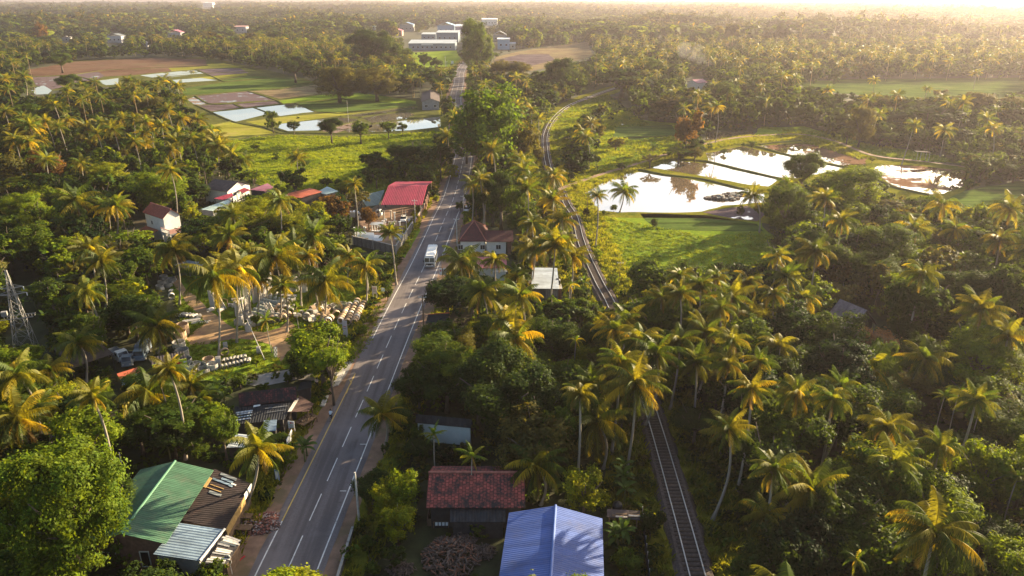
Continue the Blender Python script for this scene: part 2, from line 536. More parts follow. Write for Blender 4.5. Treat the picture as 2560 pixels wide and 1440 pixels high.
# right of the road, far
field('dry_paddy', [(1225, 168), (1240, 142), (1300, 128), (1470, 104), (1482, 140), (1410, 160), (1330, 178), (1240, 180)], TAN, .05, 1.5)
field('mud_paddy', [(1232, 152), (1300, 136), (1372, 136), (1388, 150), (1330, 164), (1240, 160)], MUD, .08)
field('mud_paddy', [(1225, 164), (1330, 166), (1310, 176), (1240, 177)], MUD, .082)
field('green_field', [(905, 170), (1000, 133), (1142, 126), (1152, 150), (1122, 176), (1110, 190), (1000, 190)], G_FIELD, .04, 1.5, prot=False)
PROT.append([(1030, 142), (1140, 134), (1146, 150), (1110, 166), (1050, 160)])
# right side
field('green_field', [(1365, 300), (1400, 275), (1470, 250), (1520, 238), (1600, 300), (1690, 308), (1722, 365), (1600, 412), (1436, 468), (1398, 425), (1382, 380)], G_FIELD, .03, .6, prot=False)
PROT.append([(1500, 318), (1690, 312), (1705, 350), (1640, 380), (1560, 400), (1440, 460), (1520, 390)])
field('dark_green_field', [(1540, 318), (1680, 312), (1694, 340), (1590, 352), (1530, 346)], G_PADDY, .05)
field('grass_field', [(1408, 474), (1450, 466), (1480, 520), (1600, 534), (1760, 536), (1900, 556), (1945, 600), (1915, 660), (1860, 700), (1600, 712), (1560, 748), (1528, 706), (1480, 600)], G_FIELD, .03, .6, prot=False)
PROT.append([(1470, 535), (1620, 540), (1760, 540), (1880, 560), (1920, 610), (1870, 660), (1700, 650), (1590, 650), (1545, 690), (1500, 620)])
field('dark_green_field', [(1600, 534), (1760, 538), (1890, 560), (1910, 580), (1640, 575)], G_PADDY, .05, .4)
field('pond_bank', [(1405, 470), (1500, 440), (1590, 412), (1700, 372), (1840, 345), (1990, 335), (2090, 352), (2190, 392), (2300, 405), (2430, 420), (2425, 470), (2370, 500), (2200, 500), (1930, 560), (1760, 545), (1500, 545), (1430, 500)], G_VERGE, .05, .6, prot=False)
field('far_right_field', [(1985, 206), (2120, 198), (2570, 194), (2570, 262), (2350, 262), (2200, 244), (2030, 226)], G_PADDY, .04, 1.5, prot=False)
PROT.append([(2000, 208), (2130, 204), (2570, 200), (2570, 226), (2300, 240), (2120, 226)])
field('dark_green_field', [(1895, 320), (2010, 316), (2090, 338), (1990, 350), (1880, 345)], G_FIELD, .05, .8)
field('grass_slope', [(2080, 330), (2160, 360), (2300, 380), (2420, 410), (2300, 402), (2190, 388), (2090, 350)], G_FIELD, .055, .8, prot=False)
field('green_field', [(2330, 490), (2420, 476), (2560, 450), (2600, 520), (2420, 520), (2350, 505)], G_PADDY, .045, .8, prot=False)
PROT.append([(1890, 322), (2010, 318), (2090, 340), (2000, 352), (1880, 346)]); PROT.append([(2085, 338), (2160, 364), (2300, 386), (2420, 414), (2300, 402), (2180, 388)]); PROT.append([(2340, 486), (2420, 476), (2560, 455), (2560, 480), (2420, 510)])
PONDS = [[(1449, 490), (1502, 461), (1564, 434), (1600, 431), (1728, 450), (1851, 475), (1908, 479), (1908, 506), (1810, 515), (1753, 529), (1687, 533), (1625, 531), (1548, 531), (1494, 527), (1457, 508)],
         [(1630, 420), (1673, 403), (1765, 408), (1851, 429), (1950, 450), (1921, 466), (1868, 462), (1753, 440)],
         [(1765, 384), (1855, 366), (1982, 395), (2112, 419), (2095, 427), (1995, 445), (1950, 444), (1851, 421), (1773, 403)],
         [(1896, 365), (2015, 357), (2097, 367), (2167, 391), (2163, 412), (2120, 417), (2056, 403), (1987, 390)],
         [(2171, 424), (2204, 412), (2302, 416), (2417, 428), (2409, 465), (2360, 484), (2319, 486), (2241, 469), (2204, 445)],
         [(1764, 332), (1881, 329), (1890, 350), (1764, 356)], [(1505, 312), (1582, 285), (1592, 300), (1556, 316)]]
for i, pts in enumerate(PONDS):
    struct(patch('pond', pts, SHALLOW if i in (3, 4) else POND, .08, 3, .35, i))
    PROT.append(pts)
struct(patch('mud_bank', [(1757, 531), (1868, 515), (1913, 535), (1892, 554), (1820, 545)], WETMUD2, .085, 3, .4, 5))

# raised bunds between ponds and paddies
def bund(mb, pts, w=1.0, h=.35, z=.02):
    line = smooth_line([P(x, y) for x, y in pts], 4)
    nr = offsets(line)
    rr = random.Random(len(pts))
    prev = None
    for p, n in zip(line, nr):
        ww = w * rr.uniform(.8, 1.2)
        q = [(p + n * (-ww)), (p + n * (-ww * .45)), (p + n * (ww * .45)), (p + n * ww)]
        hh = h * rr.uniform(.85, 1.15)
        row = [(q[0].x, q[0].y, z), (q[1].x, q[1].y, hh), (q[2].x, q[2].y, hh), (q[3].x, q[3].y, z)]
        if prev:
            for k in range(3): mb.face([prev[k], prev[k + 1], row[k + 1], row[k]])
        prev = row
mb = MB()
for pts in ([(526, 280), (588, 306), (660, 318)], [(526, 280), (632, 269), (738, 258), (860, 246)], [(588, 306), (699, 292), (792, 281), (872, 283), (1048, 264)], [(634, 269), (677, 285), (700, 292)],
            [(738, 258), (792, 281)], [(488, 240), (524, 260), (588, 260), (690, 251)], [(463, 240), (620, 228), (770, 216), (840, 232)], [(620, 228), (690, 251), (705, 262)], [(490, 263), (527, 280)],
            [(584, 260), (607, 270)], [(450, 212), (560, 204), (700, 192)], [(487, 174), (530, 191), (560, 205)], [(346, 188), (490, 174), (610, 170)], [(380, 195), (520, 184), (640, 178)], [(238, 202), (300, 194), (346, 188)],
            [(430, 209), (545, 202)], [(700, 224), (790, 206), (860, 230)], [(852, 291), (1040, 265)], [(900, 294), (1040, 272)], [(930, 310), (1020, 299), (1105, 290)], [(513, 315), (580, 303)], [(572, 351), (700, 334), (860, 335), (1000, 330)],
            [(655, 316), (700, 334)], [(800, 327), (900, 301)], [(690, 320), (720, 330), (800, 333)], [(180, 188), (262, 176), (340, 172), (520, 164)], [(90, 192), (180, 189), (240, 204)]):
    bund(mb, pts, .9, .35)
for pts in ([(1596, 424), (1660, 438), (1753, 448), (1851, 472), (1912, 478)], [(1660, 402), (1700, 400), (1768, 405), (1851, 425), (1950, 448)], [(1855, 362), (1900, 370), (1985, 392), (2056, 408), (2120, 420)],
            [(2195, 450), (2240, 470), (2320, 488)], [(1896, 362), (2015, 352), (2100, 362), (2172, 390)], [(1560, 346), (1690, 340)]):
    bund(mb, pts, 1.0, .5)
struct(mb.build('bund', G_BUND))
mb = MB()
nl = smooth_line([P(x, y) for x, y in [(1392, 480), (1440, 462), (1500, 441), (1590, 414), (1650, 394), (1700, 378), (1745, 368), (1840, 348), (1990, 339), (2085, 356), (2180, 392), (2300, 407), (2440, 425)]], 4)
nn = offsets(nl)
rr = random.Random(3)
prev = None
for i, (p, n) in enumerate(zip(nl, nn)):
    row = [p + n * (-2.6), p + n * (-1.0), p + n * 1.0, p + n * 2.6]
    row = [(q.x, q.y, .03 if k in (0, 3) else .7) for k, q in enumerate(row)]
    if prev:
        for k in range(3): mb.face([prev[k], prev[k + 1], row[k + 1], row[k]], 1 if k == 1 and i < 60 else 0)
    prev = row
struct(mb.build('pond_path', [G_VERGE, DIRT]))

# ---- the road
ROADC = [(700, 1490), (713.5, 1440), (820, 1200), (910, 997), (975, 849), (1022.5, 745), (1063, 661), (1110.5, 550), (1139, 480), (1161, 376), (1155, 330), (1146, 290), (1139, 262), (1140, 238), (1147, 208), (1149, 185), (1158, 166), (1172, 150), (1193, 134), (1212, 116), (1222, 98), (1224, 86)]
rw = [P(x, y) for x, y in ROADC]
rw.insert(0, rw[0] + (rw[0] - rw[1]) * 4)
RL = smooth_line(rw, 2.5)
RN = offsets(RL)
EDGE = 3.33
rr = random.Random(5)
mb = MB(); ribbon(mb, RL, RN, -EDGE - 3.0, EDGE + 2.6, .06, 0, jit=.55, rr=rr)
struct(mb.build('road_shoulder', DIRT))
mb = MB(); ribbon(mb, RL, RN, -EDGE - .85, EDGE + .85, .10, 0, jit=.08, rr=rr)
struct(mb.build('road', ASPH))
ylow = lambda i, a, b: a <= proj(RL[i].x, RL[i].y, 0)[1] <= b
mb = MB()
for i in range(len(RL) - 1):
    py = proj(RL[i].x, RL[i].y, 0)[1]
    if not (862 < py < 955):
        ribbon(mb, RL, RN, -EDGE - .08, -EDGE + .08, .106, 1 if 955 < py < 1330 else 0, i, i + 1)
    ribbon(mb, RL, RN, EDGE - .08, EDGE + .08, .106, 0, i, i + 1)
# dashes, 5.3 m long every 8 m, measured along the road
acc, s0 = 0.0, None
L0 = PY(0, 0, 1)
line_s = [0]
for a, b in zip(RL, RL[1:]): line_s.append(line_s[-1] + (b - a).length)
def at_s(s):
    i = max(0, min(len(RL) - 2, next((k for k in range(len(line_s)) if line_s[k] > s), len(RL) - 1) - 1))
    t = (s - line_s[i]) / max(1e-6, line_s[i + 1] - line_s[i])
    return RL[i].lerp(RL[i + 1], t), RN[i].lerp(RN[i + 1], t)
ref = min(range(len(RL)), key=lambda k: abs(RL[k].y - 66.1))
sref = line_s[ref] + (66.1 - RL[ref].y)
s = sref % 8.0
while s < min(line_s[-1] - 8, 900):
    q = [at_s(s + d) for d in (0, 1.8, 3.5, 5.3)]
    for (a, na), (b, nb) in zip(q, q[1:]):
        mb.face([a + na * -.07 + Vector((0, 0, .106)), b + nb * -.07 + Vector((0, 0, .106)), b + nb * .07 + Vector((0, 0, .106)), a + na * .07 + Vector((0, 0, .106))])
    s += 8.0
# outlined bay marks at the right edge and the hooked line end at the junction
def pline(pts, w=.07, m=0):
    pp = [P(x, y) for x, y in pts]
    for a, b in zip(pp, pp[1:]):
        n = Vector(((b - a).y, -(b - a).x, 0)).normalized() * w
        z = Vector((0, 0, .108))
        mb.face([a - n + z, b - n + z, b + n + z, a + n + z], m)
pline([(850, 1229), (866, 1229)]); pline([(900, 1112), (916, 1112)])
pline([(866, 985), (872, 968), (879, 958), (874, 951)], .09, 1)
struct(mb.build('road_marking', [PAINT, YPAINT]))
PROT.append([(600, 1460), (745, 1195), (858, 985), (925, 848), (985, 735), (1110, 480), (1140, 385), (1184, 385), (1166, 490), (1105, 668), (1060, 760), (1018, 858), (976, 968), (890, 1195), (830, 1310)])
PROT.append([(1136, 258), (1136, 215), (1146, 180), (1160, 158), (1180, 150), (1166, 168), (1158, 190), (1158, 215), (1150, 240), (1152, 262)])

# side road, dirt lanes, drain slab
struct(patch('side_road', [(600, 960), (640, 940), (740, 922), (800, 905), (868, 892), (886, 900), (868, 935), (846, 965), (820, 955), (740, 950), (650, 968)], PAVE, .08, 3, .25, 2))
struct(patch('dirt_lane', [(800, 652), (880, 640), (960, 640), (1003, 640), (1020, 648), (1008, 662), (960, 660), (880, 655), (820, 668)], DIRT, .07, 3, .3, 3))
struct(patch('dirt_lane', [(1120, 690), (1106, 640), (1118, 600), (1150, 600), (1158, 640), (1160, 700), (1120, 770), (1088, 770)], DIRT, .05, 3, .4, 4))
struct(patch('workshop_yard', [(885, 600), (905, 535), (945, 512), (1052, 510), (1062, 545), (1033, 575), (988, 634)], DIRT, .05, 3, .4, 4))
struct(patch('dirt_track', [(425, 700), (440, 688), (470, 725), (500, 752), (520, 775), (545, 792), (590, 826), (660, 832), (700, 820), (722, 800), (740, 820), (722, 880), (700, 905), (680, 862), (640, 850), (600, 848), (566, 852), (520, 860), (476, 863), (466, 848), (486, 825), (512, 808), (500, 790), (478, 770), (452, 735)], SAND, .065, 3, .35, 6))
struct(patch('yard_grass', [(420, 690), (520, 690), (700, 690), (780, 700), (940, 640), (1000, 650), (985, 700), (930, 850), (880, 905), (700, 925), (560, 948), (470, 955), (440, 900), (450, 800)], G_FIELD, .04, 3, .5, 7))
struct(patch('verge', [(988, 640), (1035, 560), (1052, 575), (1010, 650)], G_FIELD, .065, 3, .2, 8))
mb = MB()
mb.slab([P(800, 1014, .25), P(812, 1014, .25), P(822, 988, .25), P(811, 988, .25)], .15)
mb.slab([P(828, 966, .2), P(846, 962, .2), P(862, 928, .2), P(846, 930, .2)], .14)
struct(mb.build('drain_slab', PCONC))

# ---- the railway
RAILC = [(1757, 1500), (1740, 1440), (1698, 1284), (1634, 1059), (1583, 912), (1530, 772), (1498, 712), (1468, 648), (1451, 604), (1436, 547), (1418, 517), (1401, 480), (1384, 448), (1370, 416), (1363, 370), (1365, 336), (1382, 302), (1414, 272), (1455, 252), (1518, 228), (1570, 214), (1640, 203)]
tw = [P(x, y) for x, y in RAILC]
tw.insert(0, tw[0] + (tw[0] - tw[1]) * 3)
TL = smooth_line(tw, 2.0)
TN = offsets(TL)
track = thing('railway_track', 'single railway line with two steel rails and dark sleepers, curving past the ponds', 'railway', TL[0])
off0 = TL[0].copy()
TLl = [p - off0 for p in TL]
mb = MB()
prev = None
rr = random.Random(8)
for p, n in zip(TLl, TN):
    row = [p + n * (-2.15 + rr.uniform(-.25, .25)), p + n * (-1.75), p + n * 1.75, p + n * (2.15 + rr.uniform(-.25, .25))]
    row = [(q.x, q.y, .03 if k in (0, 3) else .5) for k, q in enumerate(row)]
    if prev:
        for k in range(3): mb.face([prev[k], prev[k + 1], row[k + 1], row[k]])
    prev = row
mb.build('ballast', BALL, track)
GA = .86
for sgn in (-1, 1):
    mb = MB(); prev = None
    for p, n in zip(TLl, TN):
        c = p + n * (GA * sgn)
        row = [(c - n * .055), (c - n * .055), (c + n * .055), (c + n * .055)]
        row = [(q.x, q.y, z) for q, z in zip(row, (.58, .74, .74, .58))]
        if prev:
            for k in range(3): mb.face([prev[k], prev[k + 1], row[k + 1], row[k]])
        prev = row
    mb.build('rail', STEEL, track)
mb = MB(); acc = 0
for i in range(len(TLl) - 1):
    d = TLl[i + 1] - TLl[i]; L = d.length; ang = math.atan2(d.y, d.x)
    if proj(TL[i].x, TL[i].y, 0)[2] > 430: break
    while acc < L:
        c = TLl[i] + d * (acc / L)
        mb.box((c.x, c.y, .53), (.26, 2.7, .12), ang)
        acc += .72
    acc -= L
tag(mb.build('sleepers', SLEEP, track), kind='stuff')
PROT.append([(1722, 1450), (1690, 1290), (1628, 1075), (1646, 1068), (1712, 1285), (1765, 1450)])
PROT.append([(1510, 765), (1440, 615), (1420, 540), (1390, 485), (1358, 420), (1352, 360), (1362, 320), (1400, 275), (1500, 226), (1522, 230), (1460, 258), (1400, 296), (1376, 340), (1376, 400), (1400, 455), (1450, 560), (1480, 640), (1545, 768)])
PROT_T.append([(1340, 420), (1338, 310), (1392, 276), (1460, 238), (1545, 214), (1560, 234), (1480, 268), (1420, 306), (1398, 350), (1394, 425)])
PROT_T.append([(1700, 1460), (1668, 1290), (1612, 1080), (1655, 1068), (1735, 1290), (1790, 1460)])
# verge strips of bright grass along the railway
mb = MB(); ribbon(mb, TL, TN, -8.5, -2.0, .05, 0, jit=.8, rr=rr); ribbon(mb, TL, TN, 2.0, 8.5, .05, 0, jit=.8, rr=rr)
struct(mb.build('railway_verge', G_VERGE))
mb = MB(); ribbon(mb, RL, RN, -10.5, -EDGE - 1.8, .045, 0, jit=.5, rr=rr); ribbon(mb, RL, RN, EDGE + 1.8, 8.5, .045, 0, jit=.5, rr=rr)
struct(mb.build('road_verge', G_VERGE))
# ================================================================ buildings
R_GREEN = M('green_metal_roof', (.050, .122, .072), .6, .2, .5, corr=(1, .30), stain=((.10, .12, .085), .6, .5, .8), spec=.35)
R_GREENCAP = M('green_ridge_metal', (.075, .19, .12), .5, .1, 1)
R_BLUE = M('blue_metal_roof', (.074, .125, .36), .5, .16, .35, corr=(1, .30), stain=((.11, .13, .26), .5, .5, .82), spec=.4)
R_BLUECAP = M('blue_ridge_metal', (.12, .19, .46), .4, .1, 1)
R_RUST = M('rusted_roof', (.026, .018, .018), .85, .4, 1.2, corr=(1, .36), stain=((.06, .032, .026), .8, .52, .75))
R_PALEBL = M('pale_blue_sheet_roof', (.19, .26, .34), .5, .22, .8, corr=(1, .40), stain=((.15, .19, .24), .6, .55, .75))
R_ZINC = M('zinc_roof', (.50, .55, .60), .42, .16, .7, corr=(1, .5), stain=((.28, .30, .32), .5, .56, .8), metal=.2)
R_DARK = M('dark_sheet_roof', (.030, .032, .036), .8, .4, 1.2, corr=(1, .36), stain=((.075, .06, .055), .7, .55, .8))
R_RED = M('red_metal_roof', (.29, .025, .055), .65, .18, .5, corr=(1, .5))
R_PINK = M('pink_metal_roof', (.50, .16, .17), .6, .15, .6, corr=(1, .45), stain=((.32, .12, .11), .5, .55, .8))
R_MAUVE = M('mauve_metal_roof', (.36, .14, .19), .6, .12, .6, corr=(1, .5))
R_ORANGE = M('orange_metal_roof', (.55, .14, .07), .6, .12, .6, corr=(1, .5))
R_MINT = M('mint_metal_roof', (.36, .47, .46), .55, .12, .6, corr=(1, .5))
R_GREY = M('grey_metal_roof', (.17, .19, .20), .6, .2, .8, corr=(1, .5), stain=((.10, .09, .09), .5, .55, .8))
R_GGREEN = M('grey_green_roof', (.14, .19, .17), .65, .2, .8, corr=(1, .5))
R_OLD = M('old_tile_grey', (.10, .075, .07), .9, .35, 1.6, bump=.06, stain=((.045, .04, .04), .8, .5, .7))
R_TILE = tile_mat('red_clay_tile', (.50, .11, .085), (.26, .065, .05), (.030, .024, .024), row=.42, lo=.44, hi=.60)
R_TILE2 = tile_mat('bright_clay_tile', (.50, .11, .06), (.36, .085, .05), (.14, .05, .035), lo=.58, hi=.75)
R_TILE3 = tile_mat('dark_clay_tile', (.17, .04, .04), (.11, .03, .03), (.05, .022, .022), lo=.5, hi=.7)
R_TILE4 = tile_mat('blackened_clay_tile', (.22, .055, .05), (.08, .03, .03), (.018, .016, .018), lo=.40, hi=.55)
R_OTILE = tile_mat('orange_clay_tile', (.46, .13, .05), (.38, .10, .045), (.16, .06, .04), lo=.62, hi=.8)
CAPT = M('clay_ridge', (.34, .13, .10), .9, .3, 2)
W_DARK = M('dark_wall', (.05, .045, .045), .9, .3, 1)
W_BLUE = M('blue_wall', (.25, .38, .50), .8, .12, .8)
W_MINT = M('mint_wall', (.40, .56, .52), .8, .12, .8)
W_GREY = M('grey_wall', (.27, .27, .27), .9, .2, .8, stain=((.14, .13, .12), .6, .55, .75))
W_PINK = M('pink_wall', (.45, .25, .22), .85, .15, .8)
W_BLOCK = tile_mat('block_wall', (.30, .29, .28), (.25, .24, .24), (.16, .15, .14), row=.2)

def frame_of(A, B):
    d = (B - A); d.z = 0
    th = math.atan2(d.y, d.x)
    return th - math.pi / 2, d.length

def window(root, c, axis, w, h, frame=WHITE, pane=GLASS, name='window', bars=1):
    """a window or door on a wall whose outward normal runs along the local axis ('+x', '-y' ...)"""
    sg = 1 if axis[0] == '+' else -1
    mb = MB(); t = .09
    def bx(u, v, du, dv, dep, off):
        if axis[1] == 'x': mb.box((c[0] + sg * off, c[1] + u, c[2] + v), (dep, du, dv))
        else: mb.box((c[0] + u, c[1] + sg * off, c[2] + v), (du, dep, dv))
    for s in (-1, 1):
        bx(s * (w / 2 - t / 2), 0, t, h, .12, .04)
        bx(0, s * (h / 2 - t / 2), w - 2 * t, t, .12, .04)
    for k in range(bars): bx((k + 1 - (bars + 1) / 2) * (w / (bars + 1)), 0, .06, h - 2 * t, .1, .035)
    f = mb.build(name, frame, root)
    mb = MB(); bx(0, 0, w - 2 * t, h - 2 * t, .03, .02)
    mb.build('pane', pane, f)
    return f

def gable_parts(root, L, w, zr, ze, roof, wall, cap=None, over=.35, wins=(), open_=False, y0=0.0, x0=0.0, wl=None, th=.09, base=0.0):
    wl = wl or w
    mb = MB()
    sl = (zr - ze) / w
    yA, yB = y0 - L / 2, y0 + L / 2
    mb.slab([(x0, yA, zr), (x0 + w, yA, ze), (x0 + w, yB, ze), (x0, yB, zr)], th)
    mb.slab([(x0 - wl, yA, zr - sl * wl), (x0 - .003, yA, zr), (x0 - .003, yB, zr), (x0 - wl, yB, zr - sl * wl)], th)
    r = mb.build('roof', roof, root)
    if cap:
        mb = MB(); mb.tube([(x0, yA - .03, zr + .02), (x0, yB + .03, zr + .02)], .16, 8)
        mb.build('ridge_cap', cap, r)
    W, WL = w - over, wl - over
    a, b = yA + over, yB - over
    zw, zwl = ze + sl * over - th - .02, zr - sl * WL - th - .02
    if not open_:
        mb = MB()
        mb.face([(x0 + W, a, base), (x0 + W, b, base), (x0 + W, b, zw), (x0 + W, a, zw)])
        mb.face([(x0 - WL, b, base), (x0 - WL, a, base), (x0 - WL, a, zwl), (x0 - WL, b, zwl)])
        mb.face([(x0 - WL, a, base), (x0 + W, a, base), (x0 + W, a, zw), (x0, a, zr - th - .02), (x0 - WL, a, zwl)])
        mb.face([(x0 + W, b, base), (x0 - WL, b, base), (x0 - WL, b, zwl), (x0, b, zr - th - .02), (x0 + W, b, zw)])
        mb.build('wall', wall, root)
    else:
        k = max(2, int(L / 4) + 1)
        for i in range(k):
            yy = a + (b - a) * i / (k - 1)
            for sx, zz in ((W, zw), (-WL, zwl)):
                mb = MB(); mb.box((x0 + sx, yy, (zz + base) / 2), (.2, .2, zz - base)); mb.build('post', wall, root)
    for (axis, u, z, ww, hh, nm) in wins:
        c = {'+x': (x0 + W, y0 + u, z), '-x': (x0 - WL, y0 + u, z), '+y': (x0 + u, b, z), '-y': (x0 + u, a, z)}[axis]
        window(root, c, axis, ww, hh, name=nm, pane=DARK if nm == 'door' else GLASS, bars=0 if nm == 'door' else 1)
    return r

def gable(name, label, cat, rA, rB, eA, eB, zr, ze, roof, wall, cap=None, group=None, **kw):
    A, B = P(*rA, zr), P(*rB, zr)
    rz, L = frame_of(A, B)
    xa = Vector((math.cos(rz), math.sin(rz), 0))
    EA, EB = P(*eA, ze), P(*eB, ze)
    w = abs(((EA - A).dot(xa) + (EB - B).dot(xa)) / 2)
    c = (A + B) / 2
    root = thing(name, label, cat, (c.x, c.y, 0), rz, group)
    gable_parts(root, L, w, zr, ze, roof, wall, cap, **kw)
    print('BLD', name, 'L %.1f w %.1f at %.0f %.0f' % (L, w, c.x, c.y))
    return root

def shed(name, label, cat, px4, z4, roof, wall, open_=False, inset=.25, th=.07, group=None, base=0.0, wins=()):
    """single-pitch roof on walls or posts; px4 runs round the roof, first edge = local y"""
    W = [P(x, y, z) for (x, y), z in zip(px4, z4)]
    rz, L = frame_of(W[0], W[1])
    c = sum(W, Vector()) / 4
    root = thing(name, label, cat, (c.x, c.y, 0), rz, group)
    inv = Matrix.Translation((c.x, c.y, 0)) @ Matrix.Rotation(rz, 4, 'Z')
    inv = inv.inverted()
    l = [inv @ p for p in W]
    mb = MB(); mb.slab(l, th); r = mb.build('roof', roof, root)
    cc = sum(l, Vector()) / 4
    ins = []
    for p in l:
        d = Vector((p.x - cc.x, p.y - cc.y, 0)); d = d.normalized() * min(inset * 1.4, d.length * .3)
        ins.append(p - d)
    if not open_:
        mb = MB()
        for i in range(4):
            a, b = ins[i], ins[(i + 1) % 4]
            mb.face([(a.x, a.y, base), (b.x, b.y, base), (b.x, b.y, b.z - th - .05), (a.x, a.y, a.z - th - .05)])
        mb.build('wall', wall, root)
    else:
        for p in ins:
            mb = MB(); mb.box((p.x, p.y, (p.z - th) / 2), (.14, .14, p.z - th)); mb.build('post', wall, root)
    root['corners'] = 0
    del root['corners']
    return root, l, r

# -- foreground left: green gable building and its lean-tos
b1 = gable('green_roofed_building', 'long building under a green corrugated gable roof beside the bend of big leafy trees', 'building', (302, 1334), (438, 1153), (411, 1366), (539, 1165), 5.2, 3.9, R_GREEN, BRICKW, R_GREENCAP, over=.5,
           wins=[('-y', -2.2, 1.7, 1.6, 1.1, 'window'), ('-y', 1.8, 1.3, 1.1, 2.2, 'door')])
s1, l1, r1 = shed('rusty_lean_to', 'long lean-to with a blackened rusty roof patched with loose scraps, beside the green roof', 'shed', [(450, 1299), (535, 1172), (628, 1209), (562, 1325)], (3.45, 3.45, 2.9, 2.9), R_RUST, WOOD)
# patched sheets on the rusty roof
def on_quad(l, u, v, dz=.03):
    a = l[0].lerp(l[1], u); b = l[3].lerp(l[2], u)
    p = a.lerp(b, v); return Vector((p.x, p.y, p.z + dz))
for k, (u, v, du, dv, m) in enumerate([(.93, .22, .05, .42, R_GREY), (.86, .3, .04, .3, R_PALEBL), (.80, .12, .035, .5, R_PALEBL), (.79, .55, .03, .09, R_PALEBL), (.84, .58, .025, .12, WHITE), (.62, .03, .2, .07, PLANK), (.55, .22, .05, .3, R_GREY), (.63, .12, .012, .35, PLANK), (.7, .15, .01, .34, PLANK)]):
    mb = MB(); mb.slab([on_quad(l1, u, v, .09), on_quad(l1, u + du, v, .09), on_quad(l1, u + du, v + dv, .09), on_quad(l1, u, v + dv, .09)], .05)
    mb.build('roof_sheet', m, r1)
mb = MB()
for u0, u1 in ((.02, .70),):
    a, b = on_quad(l1, u0, 1.0, 0), on_quad(l1, u1, 1.0, 0)
    mb.slab([a + Vector((.02, 0, -.05)), b + Vector((.02, 0, -.05)), b + Vector((.12, 0, -.05)), a + Vector((.12, 0, -.05))], 1.0)
mb.build('plank_fascia', PLANK, s1)
mb = MB(); a, b = on_quad(l1, .705, 1.0, 0), on_quad(l1, .99, 1.0, 0)
mb.slab([a + Vector((.02, 0, .25)), b + Vector((.02, 0, .1)), b + Vector((.10, 0, .1)), a + Vector((.10, 0, .25))], .8)
mb.build('white_board', WHITE, s1)
s2, l2, r2 = shed('blue_sheet_lean_to', 'lean-to with a pale blue sheet metal roof at the front end of the green roof', 'shed', [(383, 1385), (447, 1307), (561, 1324), (500, 1402)], (3.5, 3.5, 3.1, 3.1), R_PALEBL, W_GREY)
mb = MB(); mb.tube([l2[3] + Vector((0, -.05, .05)), l2[2] + Vector((0, .05, .05))], .14, 8); mb.build('edge_cap', GALV, r2)
s3, l3, r3 = shed('plank_lean_to', 'low lean-to with a roof of loose grey planks below the pale blue sheets', 'shed', [(512, 1409), (563, 1336), (604, 1351), (566, 1412)], (2.75, 2.75, 2.3, 2.3), W_DARK, WOOD)
rr = random.Random(4)
for i in range(13):
    u = .03 + i * .075
    if i in (3, 7): continue
    v0, v1 = rr.uniform(-.03, .1), rr.uniform(.85, 1.08) if i != 8 else .6
    mb = MB(); du = rr.uniform(.045, .068)
    mb.slab([on_quad(l3, u, v0, .07), on_quad(l3, u + du, v0, .07), on_quad(l3, u + du, v1, .07), on_quad(l3, u, v1, .07)], .04)
    mb.build('plank', rr.choice([R_GREY, W_GREY, PCONC, W_GREY]), r3)
# bench, brick rubble, road sign, plank stack
def at_px(px, py, z=0): return P(px, py, z)
def bench(px, py, rz, label):
    t = thing('wooden_bench', label, 'bench', at_px(px, py), rz)
    mb = MB()
    for k in range(4): mb.box((0, -.36 + k * .24, .78), (2.0, .2, .06))
    mb.build('seat', WOOD, t)
    for sx in (-.85, .85):
        for sy in (-.3, .3):
            mb = MB(); mb.box((sx, sy, .375), (.08, .08, .75)); mb.build('leg', WOOD, t)
    return t
bench(613, 1302, rad(-5), 'slatted wooden bench table beside the brick rubble')
bench(611, 1331, rad(-3), 'lower dark wooden bench just in front of the slatted bench table')
def heap(name, px, py, rx, ry, h, n, mats, size, seed=1, label=None, cat=None):
    rr = random.Random(seed); c = at_px(px, py)
    mb = MB()
    for i in range(n):
        r, t = math.sqrt(rr.random()), rr.uniform(0, 6.28)
        x, y = rx * r * math.cos(t), ry * r * math.sin(t)
        z = h * (1 - r * r) * rr.uniform(.2, 1) + .06
        s = rr.uniform(.6, 1.3)
        L = size[0] * s
        if len(size) == 3: mb.box((x, y, z), (L, size[1] * s, size[2] * s), rr.uniform(0, 3.1), rr.randrange(len(mats)))
        else:
            a, e = rr.uniform(0, 6.28), rr.uniform(-.4, .7)
            d = Vector((math.cos(a) * math.cos(e), math.sin(a) * math.cos(e), math.sin(e))) * L / 2
            p = Vector((x, y, z + abs(d.z)))
            mb.tube([p - d, p + d], size[1] * rr.uniform(.5, 1.6), 6, rr.randrange(len(mats)))
    o = mb.build(name, mats); o.location = (c.x, c.y, 0)
    tag(o, label, cat, kind='stuff'); return o
LOG1 = M('cut_wood', (.26, .12, .075), .9, .35, 3); LOG2 = M('split_wood', (.17, .12, .095), .9, .35, 3); LOG3 = M('dark_bark', (.12, .085, .07), .9, .35, 3)
BR1 = M('broken_brick', (.26, .11, .085), .95, .35, 3); BR2 = M('broken_mortar', (.36, .29, .26), .95, .3, 3)
heap('brick_rubble', 648, 1318, 2.6, 1.6, .7, 420, [BR1, BR2, BR1, LOG3], (.26, .16, .12), 3, 'heap of broken brick rubble at the road edge', 'rubble')
heap('brick_rubble', 668, 1296, 1.5, 1.2, .45, 200, [BR1, BR2, BR1], (.24, .15, .11), 7, 'small spill of broken brick above the larger heap', 'rubble')
heap('firewood_pile', 1128, 1395, 3.3, 3.4, 1.5, 520, [LOG1, LOG2, LOG3, LOG2], (.75, .075), 5, 'big heap of split firewood in front of the red tiled house', 'firewood')
heap('firewood_pile', 1160, 1350, 1.5, 1.6, .9, 130, [LOG2, LOG3, LOG2], (.8, .06), 6, 'smaller heap of grey firewood above the big heap', 'firewood')
